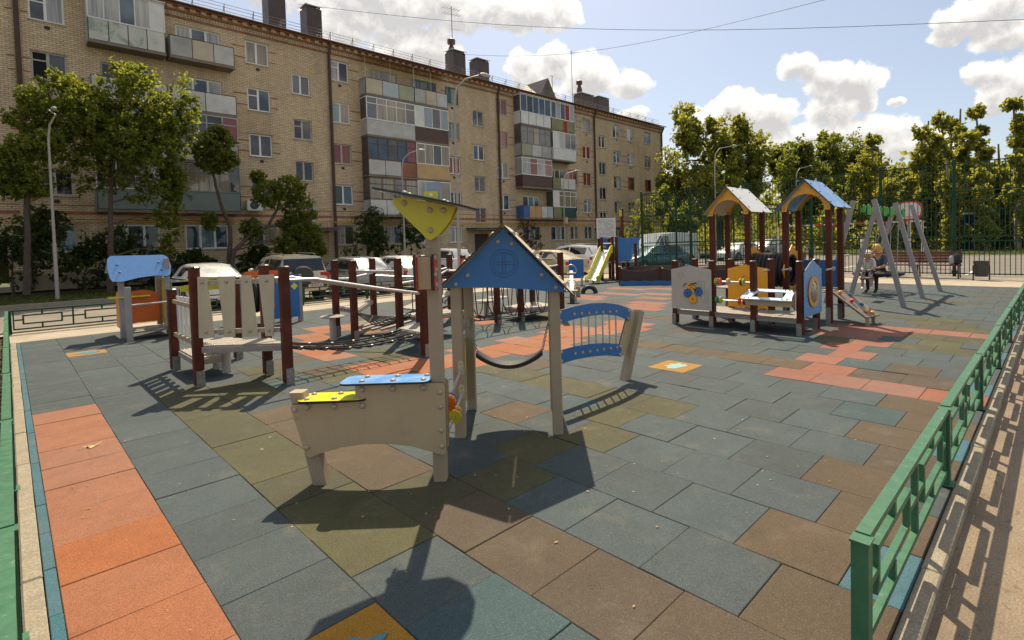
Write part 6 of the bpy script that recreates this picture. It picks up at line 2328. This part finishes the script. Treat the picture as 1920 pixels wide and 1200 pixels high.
def tree(name, label, leaf, bark, trunk, blobs, per, size, radius, group=None, limbs=(), cat='tree', clump=.34):
    base = Vector(trunk[0])
    t = thing(name, label, cat, base, 0, group)
    n = len(trunk)
    pts = [Vector(p)-base for p in trunk]
    # smooth and wobble the trunk a little
    P_ = []
    for i in range(n-1):
        for k in range(4):
            q = k/4
            P_.append(pts[i].lerp(pts[i+1], q)+Vector((TR.gauss(0, .03), TR.gauss(0, .03), 0))*radius*4)
    P_.append(pts[-1])
    N = len(P_)
    tk = MB().tube(P_, radius, 8, [radius*(1.25-.85*i/(N-1)) for i in range(N)]).build('trunk', bark, t, smooth=True)
    ends = []
    for c, rx, ry, rz in blobs:
        c = Vector(c)-base
        k = min(range(N), key=lambda i: (P_[i]-c).length+max(0, P_[i].z-c.z)*1.5)
        a = P_[k]
        m_ = a.lerp(c, .5)+Vector((TR.gauss(0, .1), TR.gauss(0, .1), .12*(c-a).length))
        if (c-a).length > .4:
            MB().tube([a, m_, c, c+Vector((TR.gauss(0, .3)*rx, TR.gauss(0, .3)*ry, rz*.6))], radius*.3, 6, [radius*.5, radius*.34, radius*.2, radius*.06]).build('limb', bark, t, smooth=True)
    sub = []
    for c, rx, ry, rz in blobs:
        c = Vector(c)-base
        if max(rx, rz) > 1.2 and per > 300:
            sub.append((c, rx, ry, rz))
            for _ in range(4):
                o_ = Vector((TR.gauss(0, .5)*rx, TR.gauss(0, .5)*ry, TR.gauss(0, .5)*rz))
                q = TR.uniform(.42, .68)
                sub.append((c+o_, rx*q, ry*q, rz*q*TR.uniform(.8, 1.3)))
        else:
            sub.append((c, rx, ry, rz))
    fo = foliage(sub, per*len(blobs)/len(sub)*(1.2 if per < 800 else 1.9), size, clump)
    fo.build('crown', leaf, t)
    return t


def blob(x, y, rx, ry, Y=None, dep=None, dz=.8):
    c = pxp(x, y, Y, dep)
    k = (c-CAM).dot(CF)/FPX
    return (c, rx*k*1.0, rx*k*dz, ry*k)


Yt = 26.6
tree('leaning_tree', 'large leaning broad-leaved tree before the left balconies, sunlit yellow-green crown', lf_a, barkm,
     [PY(207, 548, Yt), PY(208, 460, Yt), PY(206, 380, Yt), PY(214, 300, Yt), PY(232, 235, Yt)],
     [blob(*b, Y=Yt) for b in ((120, 195, 58, 34), (72, 186, 30, 22), (175, 215, 66, 44), (250, 172, 52, 46), (318, 168, 42, 34), (305, 232, 52, 44), (215, 272, 70, 46), (285, 300, 52, 38), (150, 268, 48, 34),
      (328, 345, 22, 48), (318, 415, 17, 46), (236, 128, 20, 14), (262, 240, 66, 50), (350, 205, 22, 26), (200, 180, 40, 22), (312, 470, 12, 30), (96, 235, 40, 30), (110, 300, 44, 34), (178, 330, 46, 32), (250, 345, 42, 36), (296, 372, 30, 46), (44, 225, 26, 24))], 560, .15, .10, clump=.30)
tree('street_tree', 'slim tree with dark trunk at the far left before the brick wall', lf_a, barkm,
     [PY(50, 552, 26.0), PY(52, 450, 26.0), PY(50, 350, 26.0), PY(52, 300, 26.0)],
     [blob(*b, Y=26.0) for b in ((55, 285, 40, 30), (18, 300, 34, 30), (86, 268, 26, 20), (60, 345, 34, 24), (-14, 320, 30, 34), (24, 350, 26, 20))], 460, .15, .10, clump=.30)
tree('pollarded_tree', 'pollarded tree with a bent trunk and one dense dark crown by the balconies', lf_d, barkm,
     [PY(426, 540, 27.5), PY(430, 480, 27.5), PY(432, 430, 27.5), PY(414, 380, 27.5), PY(398, 320, 27.5), PY(402, 280, 27.5)],
     [blob(*b, Y=27.5) for b in ((405, 268, 26, 24), (418, 296, 24, 22), (382, 286, 16, 20), (400, 310, 20, 14), (412, 250, 14, 12), (392, 415, 10, 14))], 520, .17, .11, clump=.28)
tree('pollarded_tree', 'pollarded tree leaning sideways with two dense crowns above the parked off-road car', lf_d, barkm,
     [PY(425, 535, 27.3), PY(440, 470, 27.3), PY(470, 440, 27.3), PY(503, 425, 27.3), PY(520, 392, 27.3), PY(528, 365, 27.3)],
     [blob(*b, Y=27.3) for b in ((505, 362, 26, 24), (540, 352, 28, 22), (565, 392, 26, 28), (578, 440, 22, 30), (484, 332, 9, 10), (550, 425, 24, 20), (540, 460, 22, 18), (590, 465, 18, 16), (470, 430, 16, 20))], 480, .17, .11, clump=.28)
shr = [((24, 455, 46, 58), (60, 430, 34, 34), (10, 500, 50, 40)), ((108, 470, 40, 46), (92, 420, 24, 28)), ((160, 505, 42, 36), (176, 470, 26, 24)), ((236, 470, 36, 52), (262, 505, 34, 34)), ((330, 505, 30, 30), (296, 500, 26, 34)),
       ((392, 508, 30, 24), (368, 490, 20, 22)), ((468, 490, 22, 22), (486, 470, 16, 18)), ((690, 408, 30, 20), (700, 440, 36, 30), (676, 462, 30, 26)), ((772, 444, 22, 34), (790, 425, 14, 14)), ((722, 472, 34, 18),)]
names = ['dense dark shrub under the slim left tree', 'dark lilac shrub right of the slim left tree', 'low dark shrub behind the left street lamp', 'dark shrub round the trunk of the large leaning tree', 'dark shrub behind the blue cab roof',
         'low shrub in front of the ground-floor three-pane window', 'small shrub at the foot of the pollarded trees', 'spreading dark shrub against the second balcony stack', 'dark shrub behind the yellow bird head', 'low shrub behind the grey hatchback']
for i, (bl_, nm) in enumerate(zip(shr, names)):
    Y_ = 28.4 if i not in (7, 8, 9) else 28.9
    c = bl_[0]
    b0 = PY(c[0], 540, Y_)
    tree('shrub', nm+', before the brick wall', lf_b, barkm, [Vector((b0.x, Y_, -.12)), Vector((b0.x, Y_, .8)), PY(c[0], c[1]+c[3]*.3, Y_)], [blob(*b, Y=Y_) for b in bl_], 430, .15, .05, 'shrubs by the wall', cat='shrub', clump=.26)
b0 = PY(985, 470, 28.5)
tree('shrub', 'reddish-tinged tall shrub under the blue and orange balcony', lf_e, barkm, [Vector((b0.x, 28.5, -.12)), PY(985, 455, 28.5), PY(985, 440, 28.5)], [blob(*b, Y=28.5) for b in ((985, 432, 22, 22), (1000, 452, 24, 16), (968, 450, 16, 16))], 240, .14, .05, cat='shrub', clump=.22)
tree('hedge', 'low green hedge along the wall behind the gold sedan', lf_c, barkm, [Vector((30, 27.5, -.12)), Vector((30, 27.5, .4)), Vector((30, 27.5, .6))], [(Vector((26.5+1.25*k, 27.3+.2*math.sin(k), .42+.12*math.sin(k*2.3))), .8, .7, .55) for k in range(12)], 130, .13, .04, cat='hedge', clump=.3)
b0 = PY(1196, 480, 22)
tree('small_tree', 'small dark tree at the end of the brick block beside the cage corner', lf_d, barkm, [Vector((b0.x, 22, -.2)), PY(1196, 440, 22), PY(1200, 405, 22)], [blob(*b, Y=22) for b in ((1196, 395, 22, 24), (1216, 412, 24, 28), (1180, 425, 16, 22), (1232, 380, 18, 18), (1222, 440, 26, 18))], 330, .17, .08, clump=.2)

# broad trees beyond the cage
def far_tree(name, label, blobs, dep, leaf, per, size, r=.22, bark=barkm, group=None, base_y=486):
    b = blobs[0]
    g0 = pxp(b[0], base_y, dep=dep)
    g0.z = -.1
    top = pxp(b[0], b[1], dep=dep)
    return tree(name, label, leaf, bark, [g0, g0.lerp(top, .5), top], [blob(*q, dep=dep) for q in blobs], per, size, r, group, clump=.30)


far_tree('broad_tree', 'large round-crowned tree at the end of the brick block', ((1350, 320, 66, 56), (1290, 300, 44, 56), (1348, 262, 40, 40), (1300, 252, 22, 26), (1392, 258, 20, 34), (1405, 305, 38, 48), (1270, 365, 36, 44), (1340, 380, 70, 44), (1425, 350, 30, 44), (1385, 235, 12, 16), (1332, 235, 10, 14)), 56, lf_c, 1000, .33, .4)
far_tree('broad_tree', 'dark broad tree behind the white-roofed tower', ((1482, 330, 36, 44), (1502, 290, 22, 26), (1500, 380, 46, 40), (1462, 300, 14, 24), (1530, 350, 34, 46)), 66, lf_d, 900, .36, .35)
far_tree('broad_tree', 'tall bushy tree behind the blue-roofed tower', ((1560, 300, 40, 40), (1600, 290, 32, 38), (1580, 350, 60, 50), (1545, 265, 14, 16), (1625, 330, 34, 50)), 72, lf_d, 900, .38, .35)
far_tree('broad_tree', 'leafy tree behind the grey swing frame', ((1690, 345, 44, 36), (1655, 370, 44, 50), (1720, 375, 44, 44), (1680, 410, 66, 36)), 76, lf_c, 900, .38, .35)
far_tree('broad_tree', 'wide tree mass behind the hoop and bench', ((1790, 380, 54, 44), (1840, 370, 50, 40), (1890, 365, 50, 50), (1830, 420, 80, 34), (1930, 400, 50, 40)), 84, lf_d, 900, .42, .35)
far_tree('broad_tree', 'low tree left of the round-crowned tree near the lane', ((1262, 400, 26, 30), (1290, 420, 34, 24), (1245, 380, 12, 24)), 50, lf_d, 520, .34, .2)
# pollarded poplars: bare stems, a ball of leaves on top and tufts down the trunk
pop = [(1728, 248, 50), (1741, 236, 54), (1752, 262, 50), (1766, 226, 52), (1784, 236, 56), (1801, 214, 50), (1816, 262, 47), (1832, 210, 52), (1850, 290, 46), (1872, 280, 50), (1900, 196, 42), (1912, 300, 44), (1636, 262, 60), (1652, 288, 62), (1622, 300, 58),
       (1690, 330, 56), (1706, 345, 52), (1776, 310, 44), (1840, 330, 42), (1880, 330, 46), (1925, 250, 44), (1960, 230, 44), (1668, 350, 50), (1603, 322, 60), (1948, 310, 46), (1815, 350, 50)]
pn = ['tallest', 'slender', 'short', 'crooked', 'straight', 'knobbly']
for k, (x, y, dep) in enumerate(pop):
    g0 = pxp(x+TR.uniform(-4, 10), 486, dep=dep)
    g0.z = -.08
    top = pxp(x, y, dep=dep)
    hgt = top.z
    kk = dep/FPX
    bl_ = []
    bare = k % 4 == 1
    if not bare:
        r_ = TR.uniform(11, 17)
        bl_ = [(top, r_*kk, r_*kk, r_*kk*.9)]
    q = .14
    while q < .9:
        cc = g0.lerp(top, q)+Vector((TR.gauss(0, .35), TR.gauss(0, .35), 0))
        r_ = TR.uniform(9, 17)*kk
        bl_.append((cc, r_, r_, r_*1.1))
        q += TR.uniform(.08, .14)
    tree('poplar', 'pollarded poplar with a bare dead top and leaf tufts below, beyond the sports court' if bare else 'pollarded poplar with a ball of leaves on top, beyond the sports court', lf_c, barkl, [g0, g0.lerp(top, .4), g0.lerp(top, .75), top+Vector((0, 0, .5 if bare else 0))], bl_, 260, .28, .17, 'pollarded poplars beyond the court', clump=.3)
# undergrowth wall closing the view far back
mb = MB()
for k in range(40):
    y = 62-2.9*k
    x = 100+6*math.sin(k*1.7)
    for _ in range(800):
        p = Vector((x+TR.gauss(0, 2.5), y+TR.gauss(0, 2.2), abs(TR.gauss(0, 4.2))))
        a = Vector((TR.gauss(0, 1), TR.gauss(0, 1), TR.gauss(0, 1))).normalized()
        b = a.cross(Vector((TR.gauss(0, 1), TR.gauss(0, 1), TR.gauss(0, 1)))).normalized()
        L = TR.uniform(.7, 1.3)
        mb.add([p, p+a*L*.5+b*L*.36, p+a*L, p+a*L*.5-b*L*.36], [(0, 1, 2, 3)])
for k in range(46):
    y = 46-2.0*k
    x = 66+5*math.sin(k*2.3)
    for _ in range(420):
        p = Vector((x+TR.gauss(0, 1.5), y+TR.gauss(0, 1.4), abs(TR.gauss(0, 1.5))+.1))
        a = Vector((TR.gauss(0, 1), TR.gauss(0, 1), TR.gauss(0, 1))).normalized()
        b = a.cross(Vector((TR.gauss(0, 1), TR.gauss(0, 1), TR.gauss(0, 1)))).normalized()
        L = TR.uniform(.3, .55)
        mb.add([p, p+a*L*.5+b*L*.36, p+a*L, p+a*L*.5-b*L*.36], [(0, 1, 2, 3)])
o = mb.build('undergrowth', lf_c, None, kind='stuff')
tag(o, 'far wall of undergrowth and woodland beyond the park lawn', 'woodland')
# grass tufts on the lawns
mb = MB()
for k in range(9000):
    if k < 5200:
        x, y = TR.uniform(-6, 34), TR.uniform(23.4, 27.5)
        z = -.11
    else:
        x, y = TR.uniform(44.8, 60), TR.uniform(-16, 13)
        z = -.02
    h = TR.uniform(.06, .16)
    a = TR.uniform(0, 2*PI)
    mb.add([(x-.05*math.cos(a), y-.05*math.sin(a), z), (x+.05*math.cos(a), y+.05*math.sin(a), z), (x+TR.gauss(0, .04), y+TR.gauss(0, .04), z+h)], [(0, 1, 2)])
o = mb.build('grass', leafmat('grass_blade', (.075, .095, .02), (.24, .27, .04)), None, kind='stuff')
tag(o, 'short grass on the lawn strips before the block and beyond the court', 'grass')

# ================================================================ people
def skin(name, verts, edges, radii, root, mats, vm, parent, sub=2):
    """one continuous body: skin over a skeleton; each skeleton vertex carries a material index"""
    me = bpy.data.meshes.new(name)
    me.from_pydata([tuple(v) for v in verts], edges, [])
    o = bpy.data.objects.new(name, me)
    COL.objects.link(o)
    sk = o.modifiers.new('skin', 'SKIN')
    sk.use_smooth_shade = True
    if not me.skin_vertices:
        o.modifiers.remove(sk)
        bm = bmesh.new()
        bm.from_mesh(me)
        bm.verts.layers.skin.verify()
        bm.to_mesh(me)
        bm.free()
        sk = o.modifiers.new('skin', 'SKIN')
        sk.use_smooth_shade = True
    for i, r in enumerate(radii):
        me.skin_vertices[0].data[i].radius = r if isinstance(r, tuple) else (r, r)
        me.skin_vertices[0].data[i].use_root = (i == root)
    sb_ = o.modifiers.new('sub', 'SUBSURF')
    sb_.levels = sb_.render_levels = sub
    dg = bpy.context.evaluated_depsgraph_get()
    ev = o.evaluated_get(dg)
    nm = bpy.data.meshes.new_from_object(ev)
    bpy.data.objects.remove(o)
    nm.materials.clear()
    for m_ in mats:
        nm.materials.append(m_)
    V_ = [Vector(v) for v in verts]
    segs = [(V_[a], V_[b], vm[b]) for a, b in edges]

    def near(p):
        best, bi_ = 1e9, 0
        for a, b, k in segs:
            d = b-a
            t = max(0, min(1, (p-a).dot(d)/max(d.dot(d), 1e-9)))
            q = (p-(a+d*t)).length
            if q < best:
                best, bi_ = q, k
        return bi_
    for f in nm.polygons:
        f.material_index = near(f.center)
        f.use_smooth = True
    ob = bpy.data.objects.new(name, nm)
    COL.objects.link(ob)
    ob.parent = parent
    return ob


skinm = M('skin_tone', (.46, .27, .18), .5, 0, .08, 8)


def person(label, J, mats, loc, rot, hair, scale=1., hat=None, group=None):
    """J: joint positions (metres, facing +x) by name; mats: torso, legs, shoes"""
    t = thing('person', label, 'person', loc, rot, group)
    order = ['pelvis', 'waist', 'chest', 'neck', 'head', 'top', 'shl', 'ell', 'wrl', 'hal', 'shr', 'elr', 'wrr', 'har', 'hil', 'knl', 'anl', 'tol', 'hir', 'knr', 'anr', 'tor']
    V_ = [Vector(J[k])*scale for k in order]
    ix = {k: i for i, k in enumerate(order)}
    E_ = [('pelvis', 'waist'), ('waist', 'chest'), ('chest', 'neck'), ('neck', 'head'), ('head', 'top'), ('chest', 'shl'), ('shl', 'ell'), ('ell', 'wrl'), ('wrl', 'hal'), ('chest', 'shr'), ('shr', 'elr'), ('elr', 'wrr'), ('wrr', 'har'),
          ('pelvis', 'hil'), ('hil', 'knl'), ('knl', 'anl'), ('anl', 'tol'), ('pelvis', 'hir'), ('hir', 'knr'), ('knr', 'anr'), ('anr', 'tor')]
    rad = dict(pelvis=(.13, .12), waist=(.12, .10), chest=(.14, .11), neck=.055, head=.10, top=.085, shl=.065, ell=.045, wrl=.03, hal=.028, shr=.065, elr=.045, wrr=.03, har=.028, hil=.09, knl=.062, anl=.04, tol=.035, hir=.09, knr=.062, anr=.04, tor=.035)
    r_ = [tuple(q*scale for q in rad[k]) if isinstance(rad[k], tuple) else rad[k]*scale for k in order]
    vmk = dict(pelvis=2, waist=1, chest=1, neck=0, head=0, top=0, shl=1, ell=1, wrl=0, hal=0, shr=1, elr=1, wrr=0, har=0, hil=2, knl=2, anl=mats[3], tol=3, hir=2, knr=2, anr=mats[3], tor=3)
    skin('body', V_, [(ix[a], ix[b]) for a, b in E_], r_, 0, [skinm, mats[0], mats[1], mats[2]], [vmk[k] for k in order], t)
    hd, tp = Vector(J['head'])*scale, Vector(J['top'])*scale
    up = (tp-hd).normalized()
    c = hd.lerp(tp, .55)
    hb = MB()
    hb.ball(c-Vector((.022, 0, 0))*scale+up*.02*scale, .118*scale, 12, 8, (1.0, .95, 1.08))
    for k in range(10):
        a = R(60+24*k)
        hb.ball(c+Vector((math.cos(a)*.07-.03, math.sin(a)*.085, -.07))*scale, .05*scale, 7, 5)
    hb.build('hair', hair, t, smooth=True)
    fc = hd.lerp(tp, .42)
    MB().ball(fc+Vector((.105, 0, -.01))*scale, .016*scale, 6, 5, (1.2, .8, 1.2)).build('nose', skinm, t, smooth=True)
    for s in (-1, 1):
        MB().ball(fc+Vector((.092, .035*s, .02))*scale, .010*scale, 6, 5).build('eye', darkedge, t)
        MB().ball(fc+Vector((0, .098*s, 0))*scale, .022*scale, 6, 5, (.7, .5, 1.2)).build('ear', skinm, t, smooth=True)
    MB().box(fc+Vector((.098, 0, -.05))*scale, (.008, .04*scale, .008)).build('mouth', M('lip', (.30, .09, .07), .5), t)
    # five fingers on each hand
    for w_, h_ in (('wrl', 'hal'), ('wrr', 'har')):
        a, b = Vector(J[w_])*scale, Vector(J[h_])*scale
        d = (b-a).normalized()
        sd_ = d.cross(Z3)
        sd_ = sd_.normalized() if sd_.length > .1 else Y3
        for k in range(4):
            o_ = b+sd_*(.024*(k-1.5))*scale
            L = (.065, .078, .074, .058)[k]*scale
            MB().tube([o_, o_+d*L*.55-Z3*.006, o_+d*L*.9-Z3*.03*scale], .0085*scale, 5).build('finger', skinm, t, smooth=True)
        MB().tube([a.lerp(b, .6)+sd_*.03*scale, b+sd_*.055*scale, b+sd_*.06*scale+d*.035*scale], .0095*scale, 5).build('thumb', skinm, t, smooth=True)
    if hat:
        hb = MB()
        hb.lathe(c+up*.03*scale, [(.135*scale, 0), (.13*scale, .05*scale), (.08*scale, .10*scale), (0, .115*scale)], 14)
        hb.add([c+up*.03*scale+Vector((math.cos(R(a))*.13+.0, math.sin(R(a))*.13, 0))*scale for a in range(-70, 71, 20)]+[c+up*.025*scale+Vector((math.cos(R(a))*.13+.10, math.sin(R(a))*.12, 0))*scale for a in range(70, -71, -20)], [tuple(range(16))])
        hb.build('cap', hat, t, smooth=True)
    return t


sit = dict(pelvis=(0, 0, .55), waist=(.02, 0, .70), chest=(.06, 0, .90), neck=(.11, 0, 1.04), head=(.16, 0, 1.10), top=(.21, 0, 1.25),
           shl=(.06, .17, .97), ell=(.20, .21, .74), wrl=(.40, .12, .68), hal=(.47, .09, .69), shr=(.06, -.17, .97), elr=(.20, -.21, .74), wrr=(.40, -.12, .68), har=(.47, -.09, .69),
           hil=(.06, .10, .53), knl=(.46, .11, .54), anl=(.48, .12, .11), tol=(.62, .13, .05), hir=(.06, -.10, .53), knr=(.46, -.11, .53), anr=(.42, -.12, .10), tor=(.56, -.13, .05))
stand = dict(pelvis=(0, 0, .95), waist=(0, 0, 1.10), chest=(0, 0, 1.32), neck=(.01, 0, 1.48), head=(.02, 0, 1.56), top=(.03, 0, 1.70),
             shl=(0, .19, 1.40), ell=(-.02, .26, 1.12), wrl=(.08, .25, .88), hal=(.11, .25, .81), shr=(0, -.19, 1.40), elr=(-.04, -.26, 1.12), wrr=(.06, -.26, .88), har=(.09, -.26, .81),
             hil=(0, .10, .90), knl=(.06, .11, .50), anl=(.0, .12, .08), tol=(.15, .13, .04), hir=(0, -.10, .90), knr=(.10, -.11, .50), anr=(-.06, -.12, .09), tor=(.09, -.13, .04))
denim = M('denim_jacket', (.05, .08, .12), .8, 0, .25, 8)
navy = M('navy_shorts', (.02, .025, .07), .8)
whitecl = M('white_cloth', (.60, .58, .54), .8)
blackcl = M('black_cloth', (.015, .015, .017), .8)
greycl = M('grey_cloth', (.18, .18, .18), .8)
shoew = M('white_shoe', (.62, .64, .64), .6)
blond = M('blonde_hair', (.62, .34, .07), .55, 0, .3, 20)
brownh = M('brown_hair', (.08, .045, .025), .6)
person('person with blonde hair and blue denim jacket seated on the nest swing', sit, (denim, blackcl, blackcl, 2), (15.98, .26, 0), R(168), blond, 1.0)
person('small person in white cap and navy shorts seated on the nest swing', {k: Vector(v) for k, v in sit.items()}, (whitecl, navy, shoew, 0), (15.42, .42, .12), R(188), blond, .80, hat=whitecl)
q = G(1521, 494, -.03)
person('person in a dark grey shirt walking on the sports court behind the bars', {k: Vector(v) for k, v in stand.items()}, (greycl, blackcl, blackcl, 2), (q.x, q.y, -.03), R(200), brownh, .82)
q = G(1618, 498, -.03)
person('person in a white shirt and grey shorts on the sports court behind the swing', {k: Vector(v) for k, v in stand.items()}, (whitecl, greycl, shoew, 0), (q.x, q.y, -.03), R(120), brownh, .95)
world.cycles.sampling_method = 'MANUAL'
world.cycles.sample_map_resolution = 1024
